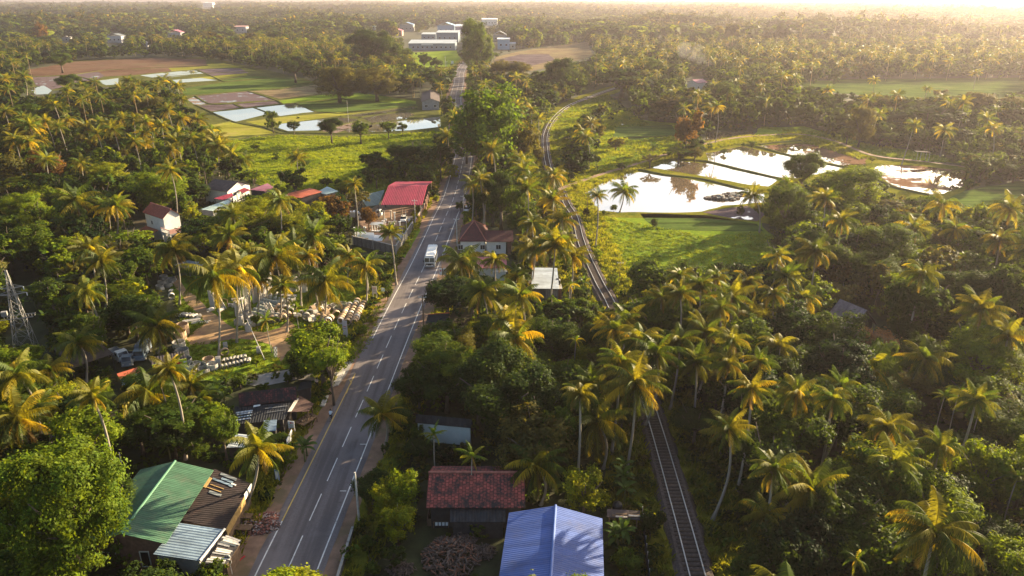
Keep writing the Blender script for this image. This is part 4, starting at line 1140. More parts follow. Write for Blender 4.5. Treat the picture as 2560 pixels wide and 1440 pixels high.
# building footprints no scattered tree may cover
PROT += [[(300, 1335), (437, 1150), (545, 1162), (630, 1205), (605, 1350), (565, 1415), (390, 1390), (410, 1368)], [(1245, 1445), (1270, 1268), (1388, 1260), (1510, 1288), (1510, 1445)], [(1068, 1310), (1070, 1175), (1315, 1178), (1265, 1310)],
         [(1070, 1092), (1070, 1054), (1164, 1066), (1164, 1094)], [(590, 1050), (594, 965), (742, 950), (790, 1008), (795, 1060), (770, 1072), (720, 1060)], [(380, 938), (360, 912), (455, 888), (475, 905), (472, 950)],
         [(342, 578), (344, 545), (372, 505), (430, 522), (465, 542), (420, 580)], [(528, 480), (534, 443), (612, 452), (610, 482), (560, 500)], [(624, 475), (668, 456), (686, 470), (662, 480)], [(500, 526), (570, 497), (580, 506), (530, 530)],
         [(702, 488), (776, 466), (848, 478), (790, 497)], [(880, 640), (890, 560), (905, 484), (962, 472), (970, 461), (1072, 461), (1072, 560), (1035, 575), (990, 640)], [(1140, 622), (1142, 590), (1180, 562), (1222, 578), (1284, 580), (1284, 604), (1270, 622)],
         [(1192, 672), (1192, 640), (1270, 638), (1274, 690), (1230, 690)], [(1324, 745), (1330, 666), (1396, 668), (1408, 725), (1402, 745)], [(1062, 825), (1068, 784), (1124, 780), (1122, 810)], [(2102, 812), (2106, 746), (2168, 772), (2196, 815)],
         [(1052, 256), (1052, 222), (1100, 222), (1102, 256)], [(1010, 130), (1012, 98), (1090, 62), (1170, 70), (1175, 90), (1140, 130)], [(1232, 126), (1232, 92), (1275, 98), (1290, 126)], [(1720, 214), (1722, 190), (1766, 190), (1766, 212)], [(265, 110), (265, 80), (310, 80), (310, 110)], [(418, 98), (418, 72), (455, 72), (455, 98)], [(584, 84), (584, 64), (618, 64), (618, 84)], [(996, 84), (996, 60), (1036, 60), (1036, 92), (976, 92)],
         [(154, 106), (154, 92), (180, 92), (180, 106)], [(1202, 68), (1202, 50), (1246, 50), (1246, 68)], [(2290, 406), (2276, 378), (2322, 376), (2330, 410)], [(505, 22), (505, 0), (536, 0), (536, 22)], [(916, 76), (918, 62), (940, 62), (940, 76)], [(354, 119), (354, 106), (372, 106), (372, 119)],
         [(395, 700), (436, 650), (520, 650), (560, 690), (700, 690), (790, 700), (930, 700), (900, 810), (850, 830), (760, 800), (700, 900), (640, 930), (470, 950), (455, 905), (440, 840)], [(275, 900), (285, 870), (375, 865), (380, 905), (300, 940)],
         [(1040, 1440), (1060, 1330), (1190, 1320), (1240, 1380), (1240, 1440)], [(585, 1345), (600, 1285), (690, 1260), (720, 1200), (700, 1330)], [(30, 850), (36, 670), (60, 670), (110, 850)], [(905, 1350), (1060, 1345), (1060, 1445), (880, 1445)]]
# ================================================================ vehicles, people, street furniture
def heading(px, py, px2, py2):
    d = P(px2, py2) - P(px, py); return math.atan2(d.y, d.x)

def wheel(root, x, y, r=.48, w=.26, nm='wheel'):
    mb = MB(); mb.lathe([(0, -w / 2), (r * .85, -w / 2), (r, -w * .3), (r, w * .3), (r * .85, w / 2), (0, w / 2)], 14, (x, y, r), 0, axis='y')
    o = mb.build('wheel', RUBBER, root)
    mb = MB(); mb.lathe([(0, -w / 2 - .01), (r * .5, -w / 2 - .01), (r * .5, w / 2 + .01), (0, w / 2 + .01)], 10, (x, y, r), axis='y'); mb.build('rim', GALV, o)

def sect(mb, rings, m=0):
    """loft through cross-section rings (lists of points of equal length)"""
    b = len(mb.v); n = len(rings[0])
    for r in rings: mb.v += [tuple(p) for p in r]
    for i in range(len(rings) - 1):
        for k in range(n):
            k2 = (k + 1) % n
            mb.f.append([b + i * n + k, b + i * n + k2, b + (i + 1) * n + k2, b + (i + 1) * n + k]); mb.m.append(m)
    mb.f.append([b + k for k in range(n)][::-1]); mb.m.append(m)
    e = b + (len(rings) - 1) * n
    mb.f.append([e + k for k in range(n)]); mb.m.append(m)

def rrect(x, w, z0, z1, c=.2):
    h = w / 2
    return [(x, -h, z0), (x, h, z0), (x, h, z1 - c), (x, h - c * .35, z1 - c * .35), (x, h - c, z1), (x, -h + c, z1), (x, -h + c * .35, z1 - c * .35), (x, -h, z1 - c)]

# -- bus, local +x = front
bz = heading(1083, 640, 1073, 678)
bus = thing('white_bus', 'white bus with a split windscreen driving toward the camera on the road', 'bus', P(1079, 656), bz)
mb = MB(); Lb = 9.6
sect(mb, [rrect(-4.8, 2.3, .55, 2.9, .3), rrect(-4.6, 2.44, .45, 3.05, .3), rrect(4.35, 2.44, .45, 3.05, .3), rrect(4.62, 2.40, .5, 2.95, .3), rrect(4.82, 2.34, .6, 1.75, .1)])
mb.build('body', WPAINT, bus)
for sy in (-.58, .58):
    mb = MB(); mb.face([(4.86, sy - .53, 1.78), (4.86, sy + .53, 1.78), (4.66, sy + .5, 2.72), (4.66, sy - .5, 2.72)])
    mb.build('windscreen', GLASS, bus)
mb = MB(); mb.box((4.86, 0, 1.28), (.06, 1.9, .3)); mb.box((4.87, 0, 1.12), (.06, .8, .3)); mb.build('grille', DARK, bus)
mb = MB(); mb.box((4.86, 0, .62), (.16, 2.4, .26)); mb.build('bumper', GREYP, bus)
for sy in (-.95, .95):
    mb = MB(); mb.lathe([(0, 0), (.12, 0), (.12, .04), (0, .05)], 10, (4.83, sy, .98), axis='x'); mb.build('headlight', GLASS, bus)
    mb = MB(); mb.tube([(4.7, sy * 1.2, 2.3), (5.0, sy * 1.45, 2.25)], .02, 5); mb.box((5.02, sy * 1.48, 2.05), (.06, .2, .4)); mb.build('mirror', DARK, bus)
for sy in (-1, 1):
    for k in range(6):
        mb = MB(); mb.box((-3.9 + k * 1.35, sy * 1.225, 2.15), (1.2, .02, .8)); mb.build('window', GLASS, bus)
    mb = MB(); mb.box((4.1, sy * 1.226, 1.6), (.7, .02, 1.9)); mb.build('door', GREYP, bus)
    mb = MB(); mb.box((0, sy * 1.228, 1.25), (8.6, .012, .14)); mb.build('stripe', M('bus_stripe', (.25, .30, .42), .5, .1), bus)
mb = MB(); mb.face([(-4.83, 1.0, 1.9), (-4.83, -1.0, 1.9), (-4.80, -1.0, 2.6), (-4.80, 1.0, 2.6)]); mb.build('rear_window', GLASS, bus)
for k in range(5):
    mb = MB(); mb.box((-3.6 + k * .7, 0, 3.065), (.06, 1.9, .03)); mb.build('roof_rib', WPAINT, bus)
mb = MB(); mb.box((4.35, 0, 3.09), (.25, 1.9, .1)); mb.build('roof_visor', GREYP, bus)
for x in (-2.9, 3.2):
    for y in (-1.08, 1.08): wheel(bus, x, y)

def truck(label, px, py, rz, cab=WPAINT, bed=GREYP, L=5.2, W=1.9, box=False, name='light_truck', cat='truck'):
    t = thing(name, label, cat, P(px, py), rz, 'trucks parked in the roadside yards')
    mb = MB(); x1 = L / 2
    sect(mb, [[(x1 - 1.7, -W / 2, .5), (x1 - 1.7, W / 2, .5), (x1 - 1.7, W / 2 - .05, 2.1), (x1 - 1.7, -W / 2 + .05, 2.1)], [(x1 - .55, -W / 2, .5), (x1 - .55, W / 2, .5), (x1 - .55, W / 2 - .08, 2.12), (x1 - .55, -W / 2 + .08, 2.12)],
              [(x1, -W / 2 + .03, .5), (x1, W / 2 - .03, .5), (x1 - .05, W / 2 - .05, 1.3), (x1 - .05, -W / 2 + .05, 1.3)]])
    mb.build('cab', cab, t)
    mb = MB(); mb.face([(x1 - .06, -W / 2 + .15, 1.36), (x1 - .06, W / 2 - .15, 1.36), (x1 - .46, W / 2 - .2, 2.02), (x1 - .46, -W / 2 + .2, 2.02)]); mb.build('windscreen', GLASS, t)
    for s in (-1, 1):
        mb = MB(); mb.box((x1 - 1.1, s * (W / 2 - .005), 1.62), (.75, .03, .5)); mb.build('side_window', GLASS, t)
        mb = MB(); mb.box((x1 + .01, s * (W / 2 - .3), .85), (.05, .28, .18)); mb.build('headlight', PCONC, t)
    mb = MB(); mb.box((x1, 0, .58), (.1, W, .2)); mb.build('bumper', GREYP, t)
    mb = MB(); bl = L - 1.85
    if box: mb.box((-L / 2 + bl / 2, 0, 1.6), (bl, W, 1.7))
    else:
        mb.box((-L / 2 + bl / 2, 0, .85), (bl, W, .1))
        for s in (-1, 1): mb.box((-L / 2 + bl / 2, s * (W / 2 - .03), 1.12), (bl, .06, .45))
        mb.box((-L / 2 + .03, 0, 1.12), (.06, W - .14, .45)); mb.box((-L / 2 + bl - .03, 0, 1.2), (.06, W - .14, .6))
    mb.build('cargo_box' if box else 'cargo_bed', bed, t)
    for x in (x1 - .95, -x1 + 1.0):
        for s in (-1, 1): wheel(t, x, s * (W / 2 - .14), .38, .22)
    return t
truck('white light truck parked under palms behind the yellow green sign', 297, 897, rad(-40), WPAINT, GREYP)
truck('small dark pickup truck parked between the white truck and the blue grey one', 325, 908, rad(-75), GREYP, M('dark_paint', (.06, .065, .07), .5, .1), 4.4, 1.7, name='pickup_truck')
truck('blue grey lorry parked facing the yellow green sign', 358, 892, rad(-80), M('bluegrey_paint', (.20, .26, .32), .5, .12), M('bluegrey_box', (.18, .22, .27), .6, .15), 5.0, 1.9, True, 'lorry', 'lorry')
truck('white cab truck parked at the edge of the grey green workshop roof', 935, 541, rad(-8), WPAINT, GREYP)
truck('white lorry under the flat brown tree beside the statue yard', 879, 549, rad(10), WPAINT, WPAINT, 6.2, 2.2, True, 'lorry', 'lorry')
def car(label, px, py, rz, paint=WPAINT, L=4.2, W=1.7):
    t = thing('parked_car', label, 'car', P(px, py), rz); x1 = L / 2
    mb = MB()
    def rg(x, z, w, zb=.35): return [(x, -w / 2, zb), (x, w / 2, zb), (x, w / 2, z * .8), (x, w / 2 - .12, z), (x, -w / 2 + .12, z), (x, -w / 2, z * .8)]
    sect(mb, [rg(-x1, .8, W - .2), rg(-x1 + .3, .95, W), rg(x1 - .9, .9, W), rg(x1 - .1, .72, W - .1), rg(x1, .6, W - .25)])
    mb.build('body', paint, t)
    mb = MB()
    sect(mb, [[(-x1 + .35, -W / 2 + .08, .92), (-x1 + .35, W / 2 - .08, .92), (-x1 + .6, W / 2 - .2, 1.4), (-x1 + .6, -W / 2 + .2, 1.4)], [(x1 - 1.0, -W / 2 + .08, .9), (x1 - 1.0, W / 2 - .08, .9), (x1 - 1.65, W / 2 - .2, 1.42), (x1 - 1.65, -W / 2 + .2, 1.42)]])
    mb.build('cabin', GLASS, t)
    mb = MB(); mb.box((-.35, 0, 1.43), (1.9, W - .42, .05)); mb.build('car_roof', paint, t)
    for s in (-1, 1):
        mb = MB(); mb.box((x1 - .06, s * (W / 2 - .3), .62), (.1, .3, .14)); mb.build('headlight', PCONC, t)
    for x in (x1 - .8, -x1 + .8):
        for s in (-1, 1): wheel(t, x, s * (W / 2 - .1), .31, .2)
    return t
car('white car parked facing the road under the crimson roofed workshop', 1009, 552, rad(-88))
car('silver car half hidden behind the right verge hedge by the hip roofed house', 1168, 528, rad(-100), GALV)
car('dark car in the driveway of the faded pink roofed house', 1217, 702, rad(-95), M('dark_car_paint', (.05, .05, .055), .3, .1))

# -- people: skinned bodies
SKIN = M('skin', (.16, .085, .055), .6, .1, 4)
def person(label, loc, rz, joints, shirt, trousers, group=None):
    """joints: dict of positions in metres (local, facing +x)"""
    t = thing('person', label, 'person', loc, rz, group)
    J = joints
    order = ['pelvis', 'belly', 'chest', 'neck', 'head', 'crown', 'sh_l', 'el_l', 'ha_l', 'fi_l', 'sh_r', 'el_r', 'ha_r', 'fi_r', 'hip_l', 'kn_l', 'an_l', 'to_l', 'hip_r', 'kn_r', 'an_r', 'to_r']
    E = [('pelvis', 'belly'), ('belly', 'chest'), ('chest', 'neck'), ('neck', 'head'), ('head', 'crown'), ('chest', 'sh_l'), ('sh_l', 'el_l'), ('el_l', 'ha_l'), ('ha_l', 'fi_l'), ('chest', 'sh_r'), ('sh_r', 'el_r'), ('el_r', 'ha_r'), ('ha_r', 'fi_r'),
         ('pelvis', 'hip_l'), ('hip_l', 'kn_l'), ('kn_l', 'an_l'), ('an_l', 'to_l'), ('pelvis', 'hip_r'), ('hip_r', 'kn_r'), ('kn_r', 'an_r'), ('an_r', 'to_r')]
    rr_ = dict(pelvis=.15, belly=.135, chest=.155, neck=.06, head=.105, crown=.085, sh_l=.075, el_l=.05, ha_l=.04, fi_l=.025, sh_r=.075, el_r=.05, ha_r=.04, fi_r=.025, hip_l=.105, kn_l=.07, an_l=.05, to_l=.04, hip_r=.105, kn_r=.07, an_r=.05, to_r=.04)
    me = bpy.data.meshes.new('body')
    me.from_pydata([J[k] for k in order], [(order.index(a), order.index(b)) for a, b in E], [])
    for mt in (SKIN, shirt, trousers): me.materials.append(mt)
    tmp = bpy.data.objects.new('tmp_body', me); col.objects.link(tmp)
    sk = tmp.modifiers.new('skin', 'SKIN'); sb = tmp.modifiers.new('sub', 'SUBSURF'); sb.levels = sb.render_levels = 1
    for i, k in enumerate(order):
        me.skin_vertices[0].data[i].radius = (rr_[k],) * 2
        me.skin_vertices[0].data[i].use_root = (k == 'pelvis')
    dg = bpy.context.evaluated_depsgraph_get()
    ev = tmp.evaluated_get(dg)
    m2 = bpy.data.meshes.new_from_object(ev)
    bpy.data.objects.remove(tmp)
    m2.materials.clear()
    for mt in (SKIN, shirt, trousers): m2.materials.append(mt)
    pz, nz = J['pelvis'][2], J['neck'][2]
    for p in m2.polygons:
        c = p.center
        dl = min((Vector(c) - Vector(J[k])).length for k in ('kn_l', 'kn_r', 'hip_l', 'hip_r', 'pelvis'))
        du = min((Vector(c) - Vector(J[k])).length for k in ('chest', 'belly', 'sh_l', 'sh_r'))
        p.material_index = 1 if (du < dl and du < .27 and c.z < nz + .02) else (2 if (dl <= du and dl < .36) else 0)
        p.use_smooth = True
    link_mesh('body', m2, t)
    h = Vector(J['head']); k = Vector(J['crown'])
    mb = MB(); mb.lathe([(.0, .15), (.07, .135), (.105, .08), (.112, .02), (.10, -.03), (.06, -.05)], 12, tuple(h + (k - h) * .35))
    mb.build('hair', DARK, t, True)
    f = h + Vector((.10, 0, .0))
    mb = MB(); mb.tube([f + Vector((-.02, 0, .03)), f + Vector((.03, 0, -.02))], .015, 5); mb.build('nose', SKIN, t)
    for s in (-1, 1):
        mb = MB(); mb.box((f.x - .003, s * .035, f.z + .035), (.02, .028, .014)); mb.build('eye', DARK, t)
        mb = MB(); mb.box((h.x, s * .108, h.z), (.05, .02, .07)); mb.build('ear', SKIN, t)
    mb = MB(); mb.box((f.x - .008, 0, f.z - .045), (.02, .05, .012)); mb.build('mouth', REDP, t)
    for sd in ('l', 'r'):
        a, b = Vector(J['ha_' + sd]), Vector(J['fi_' + sd]); d = (b - a).normalized(); s = d.cross(Vector((0, 0, 1))).normalized()
        hd = MB()
        for i, (o, ln) in enumerate(((-.03, .07), (-.01, .085), (.01, .08), (.03, .065))):
            q = b + s * o; hd.tube([q, q + d * ln * .55, q + d * ln * .8 + Vector((0, 0, -ln * .4))], [.010, .009, .007], 5)
        q = a + s * .035; hd.tube([q, q + d * .04 + s * .03, q + d * .08 + s * .025], [.012, .010, .008], 5)
        hd.build('fingers', SKIN, t)
    return t
RIDE = dict(pelvis=(-.25, 0, .98), belly=(-.17, 0, 1.12), chest=(-.02, 0, 1.36), neck=(.05, 0, 1.52), head=(.10, 0, 1.62), crown=(.11, 0, 1.74), sh_l=(-.01, .19, 1.40), el_l=(.18, .27, 1.18), ha_l=(.40, .25, 1.06), fi_l=(.45, .24, 1.05), sh_r=(-.01, -.19, 1.40), el_r=(.18, -.27, 1.18), ha_r=(.40, -.25, 1.06), fi_r=(.45, -.24, 1.05),
            hip_l=(-.22, .11, .94), kn_l=(.14, .13, .80), an_l=(.0, .13, .42), to_l=(.14, .13, .36), hip_r=(-.22, -.11, .94), kn_r=(.02, -.13, .58), an_r=(-.14, -.13, .22), to_r=(0, -.13, .16))
STAND = dict(pelvis=(0, 0, .92), belly=(0, 0, 1.08), chest=(0, 0, 1.32), neck=(0, 0, 1.48), head=(.03, 0, 1.58), crown=(.03, 0, 1.69), sh_l=(0, .19, 1.38), el_l=(.03, .24, 1.10), ha_l=(.12, .22, .86), fi_l=(.14, .21, .80), sh_r=(0, -.19, 1.38), el_r=(.0, -.25, 1.10), ha_r=(.06, -.24, .86), fi_r=(.08, -.23, .80),
             hip_l=(0, .10, .88), kn_l=(.03, .11, .48), an_l=(0, .12, .08), to_l=(.13, .13, .04), hip_r=(0, -.10, .88), kn_r=(.0, -.11, .48), an_r=(-.05, -.12, .08), to_r=(.09, -.13, .04))
PSH = M('pale_blue_shirt', (.55, .65, .72), .8, .1); DTR = M('dark_trousers', (.03, .032, .045), .85, .1); PKS = M('pale_pink_shirt', (.65, .50, .48), .8, .1)
def bike_parts(t, motor=False):
    r = .34
    for x in (-.52, .52):
        mb = MB(); mb.lathe([(r - .03, -.02), (r + .02, -.02), (r + .02, .02), (r - .03, .02)], 22, (x, 0, r + .02), close=True, axis='y'); w = mb.build('wheel', RUBBER, t)
        mb = MB()
        for k in range(8):
            a = math.pi * k / 8; mb.tube([(x - r * math.cos(a), 0, r + .02 - r * math.sin(a)), (x + r * math.cos(a), 0, r + .02 + r * math.sin(a))], .005, 4)
        mb.build('spokes', GALV, w)
    mb = MB(); rt = .022 if not motor else .05
    for a, b in (((-.52, 0, .36), (-.12, 0, .34)), ((-.12, 0, .34), (-.24, 0, .86)), ((-.52, 0, .36), (-.22, 0, .80)), ((-.24, 0, .80), (.36, 0, .84)), ((-.12, 0, .34), (.38, 0, .78)), ((.34, 0, .96), (.52, 0, .36))): mb.tube([a, b], rt, 6)
    if motor: mb.box((.0, 0, .5), (.5, .26, .36)); mb.box((.1, 0, .78), (.5, .24, .2))
    mb.build('frame', REDP if motor else GREYP, t)
    mb = MB(); mb.box((-.27, 0, .89), (.26 if not motor else .6, .16, .07)); mb.build('saddle', DARK, t)
    mb = MB(); mb.tube([(.34, 0, .94), (.34, 0, 1.02)], .02, 6); mb.tube([(.40, -.30, 1.04), (.34, 0, 1.03), (.40, .30, 1.04)], .018, 6); mb.build('handlebar', GALV, t)
    mb = MB(); mb.tube([(-.12, -.15, .34), (-.12, .15, .34)], .02, 6); mb.build('pedals', DARK, t)
bz = heading(822, 1052, 836, 1022)
t = thing('bicycle', 'bicycle ridden along the left road edge', 'bicycle', P(828, 1049, .1), bz); bike_parts(t)
person('cyclist in a pale blue shirt and dark trousers riding away at the road edge', P(828, 1049, .1), bz, RIDE, PSH, DTR)
bz = heading(1145, 440, 1141, 470)
t = thing('motorcycle', 'motorcycle coming toward the camera before the giant tree', 'motorcycle', P(1146, 431, .1), bz); bike_parts(t, True)
person('motorcyclist in a pale shirt riding before the giant roadside tree', P(1146, 431, .1), bz, RIDE, WPAINT, DTR)
person('person in a pale pink shirt standing beside the corner kiosk', P(793, 968), rad(-50), STAND, PKS, DTR)

# -- poles and signs
def pole(label, px, py, h, arm=True, r=.13, m=None, name='utility_pole', lean=(0, 0)):
    t = thing(name, label, 'pole', P(px, py))
    mb = MB(); mb.tube([(0, 0, 0), (lean[0], lean[1], h)], [r, r * .65], 8); mb.build('pole_shaft', m or PCONC, t)
    if arm:
        mb = MB(); mb.box((lean[0] * .95, lean[1] * .95, h - .45), (1.5, .1, .1)); mb.build('crossarm', GALV, t)
        for x in (-.65, 0, .65):
            mb = MB(); mb.lathe([(.03, 0), (.07, .06), (.04, .12), (.06, .18), (0, .22)], 8, (lean[0] * .95 + x, lean[1] * .95, h - .4)); mb.build('insulator', WPAINT, t)
    return t
pole('grey concrete pole on the right verge beside the leafy tree near the bottom', 898, 1300, 7.0, False, .16)
pole('dark wooden utility pole beside the black roofed kiosk', 1060, 828, 7.5, True, .15, WOOD)
pole('concrete utility pole at the corner of the hip roofed house', 1143, 614, 7.5, True, .15)
pole('dark pole between white signs by the pink paved forecourt', 1106, 690, 4.0, False, .09, WOOD)
pole('utility pole on the right verge beyond the hip roofed house', 1159, 537, 6.0, True, .12)
pole('tall thin pole on the grass outside the statue yard wall', 1018, 600, 8.0, False, .09)
pole('thin pole at the corner of the statue yard wall', 1008, 613, 4.5, False, .09)
pole('pole with crossarm at the crimson roofed workshop entrance', 1039, 563, 7.5, True, .1)
pole('pale pole at the open side of the crimson roofed workshop', 1052, 542, 5.0, False, .1)
pole('bare pole on the grass left of the two road signs', 923, 741, 5.0, False, .08)
pole('pole behind the white board sign on the grass verge', 943, 722, 4.6, False, .08, WOOD)
pole('slim pole by the thicket left of the road', 1096, 437, 7.0, True, .1)
pole('thin white pole in the flooded paddies', 871, 300, 10.0, False, .09)
pole('utility pole on the far road verge left of the road bend', 1114, 178, 12.0, True, .2)
pole('second utility pole by the far road bend', 1118, 192, 12.0, True, .2)
pole('white pole on the right side of the far road', 1174, 226, 9.0, False, .2)
pole('wooden signal post on the grass right of the railway', 1548, 705, 5.0, True, .08, WOOD)
pole('thin post on the left bank of the railway', 1457, 700, 5.5, False, .07, WOOD)
pole('wooden post with arm beside the pond bank', 1468, 528, 6.0, True, .08, WOOD)
pole('leaning white pole at the pipe yard dirt track', 662, 900, 7.5, False, .09, None, 'leaning_pole', (-2.6, 1.0))
pole('tall pole behind the green roofed building', 312, 1195, 4.0, False, .1)
def sign(name, label, px, py, w, h, z0, rz, board, posts=1, draw=None, postm=None):
    t = thing(name, label, 'sign', P(px, py), rz)
    for k in range(posts):
        x = 0 if posts == 1 else -w * .4 + k * w * .8 / (posts - 1)
        mb = MB(); mb.tube([(x, .06, 0), (x, .06, z0 + h)], .05, 6); mb.build('post', postm or GALV, t)
    mb = MB(); mb.box((0, 0, z0 + h / 2), (w, .05, h)); b = mb.build('sign_board', board, t)
    for (x, z, dw, dh, m, nm) in draw or []:
        mb = MB()
        if nm == 'arrow':
            mb.face([(x + dw / 2, -.032, z - dh * .22), (x + dw / 2, -.032, z + dh * .22), (x, -.032, z + dh * .22), (x, -.032, z + dh / 2), (x - dw / 2, -.032, z), (x, -.032, z - dh / 2), (x, -.032, z - dh * .22)][::-1])
        else: mb.box((x, -.03, z), (dw, .012, dh))
        mb.build(nm, m, b)
    return t
rr = random.Random(3)
lines = [(-.08 + .05 * (k % 2), 2.05 - k * .17, .62 - .1 * (k % 2), .055, DTR if k != 2 else M('teal_text', (.05, .25, .28), .6), 'lettering') for k in range(4)]
sign('arrow_sign', 'white sign board with a big red arrow and lines of small dark text', 732, 1092, .95, 1.5, 1.15, rad(-8), WPAINT, 2, [(0, 2.36, .56, .34, REDP, 'arrow')] + lines + [(0, 1.3, .9, .26, M('pink_panel', (.6, .35, .40), .6), 'panel'), (0, 1.3, .6, .05, DTR, 'lettering')])
sign('banner_board', 'long pale banner board standing edgewise beside the road verge', 726, 1112, 3.0, 1.5, .25, heading(719, 1120, 735, 1085), WPAINT, 2, [(0, 1.0, 2.4, .2, PCONC, 'panel')])
sign('notice_board', 'blue framed white notice board on the verge by the leaning palm', 695, 1206, .75, 1.5, .4, rad(-30), M('pale_blue_frame', (.16, .26, .45), .6), 2, [(0, 1.15, .55, 1.25, WPAINT, 'panel')])
sign('hoarding', 'tall whitish advertising hoarding at the end of the ring rows', 865, 848, 1.0, 3.4, .4, rad(-20), M('pinkish_board', (.62, .52, .52), .7, .15), 2, [(0, 2.6, .6, .12, REDP, 'lettering'), (0, 2.2, .7, .08, DTR, 'lettering'), (0, 1.3, .7, .5, PCONC, 'panel')])
sign('blue_banner', 'blue banner board with white letters in the bushes at the junction', 833, 880, 2.4, .75, 1.6, rad(15), BLUEP, 2, [(-.7, 2.0, .35, .18, WPAINT, 'lettering'), (-.15, 2.0, .35, .18, WPAINT, 'lettering'), (.4, 2.0, .35, .18, WPAINT, 'lettering'), (0, 1.72, 1.5, .06, WPAINT, 'lettering')])
sign('white_board_sign', 'white board sign on two poles on the bright grass verge', 938, 752, 1.1, 1.7, 1.6, rad(-15), M('cream_board', (.66, .60, .55), .7, .1), 2, [(0, 2.9, .7, .1, REDP, 'lettering'), (0, 2.5, .8, .07, DTR, 'lettering'), (0, 2.2, .8, .07, DTR, 'lettering')])
sign('blue_square_sign', 'small pale blue square road sign on the grass verge', 958, 740, .75, .75, 1.1, rad(-10), M('sky_blue_panel', (.35, .52, .72), .6, .1), 1, [(0, 1.5, .4, .4, WPAINT, 'panel')])
sign('double_sign', 'pair of white upright boards on the pink forecourt by the road', 1107, 693, 1.5, 1.7, .5, rad(10), WPAINT, 2, [(0, 1.35, .25, 1.72, DIRT, 'gap_panel'), (-.45, 1.6, .3, .3, REDP, 'emblem'), (.45, 1.6, .3, .3, REDP, 'emblem')])
sign('small_road_sign', 'small white sign on the far road verge', 1131, 164, 2.2, 2.6, 1.5, 0, WPAINT, 1)
t = thing('road_sign', 'round white sign with a lettered plate on a white post at the road edge', 'sign', P(580, 1437), rad(-15))
mb = MB(); mb.tube([(0, .05, 0), (-.12, .05, 2.6)], .045, 6); mb.build('post', WPAINT, t)
mb = MB(); mb.lathe([(0, -.02), (.33, -.02), (.33, .02), (0, .02)], 22, (-.12, 0, 2.45), axis='y'); d = mb.build('sign_disc', WPAINT, t)
mb = MB(); mb.lathe([(.28, -.025), (.32, -.025), (.32, .025), (.28, .025)], 22, (-.12, 0, 2.45), close=True, axis='y'); mb.build('rim', DTR, d)
mb = MB(); mb.box((-.12, -.03, 2.52), (.26, .012, .09)); mb.box((-.12, -.03, 2.38), (.3, .012, .07)); mb.build('lettering', DTR, d)
mb = MB(); mb.box((-.1, 0, 1.85), (.68, .04, .36)); p = mb.build('sign_plate', WPAINT, t)
mb = MB(); mb.box((-.24, -.025, 1.92), (.24, .012, .09)); mb.box((.06, -.025, 1.92), (.24, .012, .09)); mb.box((-.1, -.025, 1.78), (.48, .012, .08)); mb.build('lettering', DTR, p)
t = thing('striped_marker', 'bundle of grey and white striped posts at the dirt track', 'marker posts', P(686, 893))
for k in range(3):
    for j in range(5):
        mb = MB(); mb.tube([(k * .22 + j * .03, 0, j * .4), (k * .22 + (j + 1) * .03, 0, j * .4 + .4)], .08, 6); mb.build('band', WPAINT if (j + k) % 2 else GREYP, t)

PYM = M('weathered_steel', (.27, .26, .25), .6, .2, 2)
# -- pylon with wires
pb = P(66, 872)
py_top = PY(44, 676, pb.y)
H = py_top.z
pyl = thing('lattice_pylon', 'steel lattice power pylon standing among trees at the left edge', 'pylon', (pb.x, pb.y, 0), rad(20))
def lvl(z):
    t = z / H; w = 1.5 * (1 - t) ** 1.1 + .12
    return [(-w, -w, z), (w, -w, z), (w, w, z), (-w, w, z)]
zs = [H * k for k in (0, .2, .36, .5, .62, .72, .81, .89, 1.0)]
for c in range(4):
    mb = MB(); mb.tube([lvl(z)[c] for z in zs], .065, 5); mb.build('leg', PYM, pyl)
mb = MB()
for a, b in zip(zs, zs[1:]):
    A, B = lvl(a), lvl(b)
    for c in range(4):
        d = (c + 1) % 4
        mb.tube([A[c], B[d]], .032, 4); mb.tube([A[d], B[c]], .032, 4); mb.tube([B[c], B[d]], .03, 4)
mb.build('bracing', PYM, pyl)
ends = []
for z, w in ((H * .70, 2.3), (H * .78, 2.0)):
    mb = MB()
    for s in (-1, 1):
        mb.tube([(0, -.4, z), (s * w, 0, z + .15)], .06, 5); mb.tube([(0, .4, z), (s * w, 0, z + .15)], .06, 5); mb.tube([(0, 0, z + .8), (s * w, 0, z + .15)], .05, 5)
    a = mb.build('crossarm', PYM, pyl)
    for s in (-1, 1):
        mb = MB(); mb.lathe([(.03, 0), (.10, .1), (.05, .2), (.10, .3), (.05, .4), (.10, .5), (.03, .6), (0, .6)], 8, (s * w, 0, z - .5)); mb.build('insulator', WPAINT, a); ends.append((s * w, 0, z - .5))
mb = MB(); z = H * .42
for s in (-1, 1): mb.tube([(-2.6, s * .9, z), (2.6, s * .9, z)], .08, 5)
for x in (-2.4, -1.9, -1.4, 1.4, 1.9, 2.4): mb.box((x, .9, z - .25), (.14, .14, .4))
mb.box((-2.2, .9, z + .55), (.9, .7, .8)); mb.build('switch_platform', PYM, pyl)
mrot = Matrix.Translation((pb.x, pb.y, 0)) @ Matrix.Rotation(rad(20), 4, 'Z')
for i, e in enumerate(ends):
    A = mrot @ Vector(e)
    B = A + Vector((-75, -52, 1.5)); C = A + Vector((36, 52, 1.0))
    mb = MB()
    for Q in (B, C):
        pts = [A.lerp(Q, k / 14) - Vector((0, 0, 6 * (k / 14) * (1 - k / 14))) for k in range(15)]
        mb.tube(pts, .010, 4)
    o = mb.build('power_line', DTR); tag(o, ['lower outer', 'lower inner', 'upper outer', 'upper inner'][i] + ' power cable slung across the lattice pylon', 'power cable', 'power cables of the pylon')

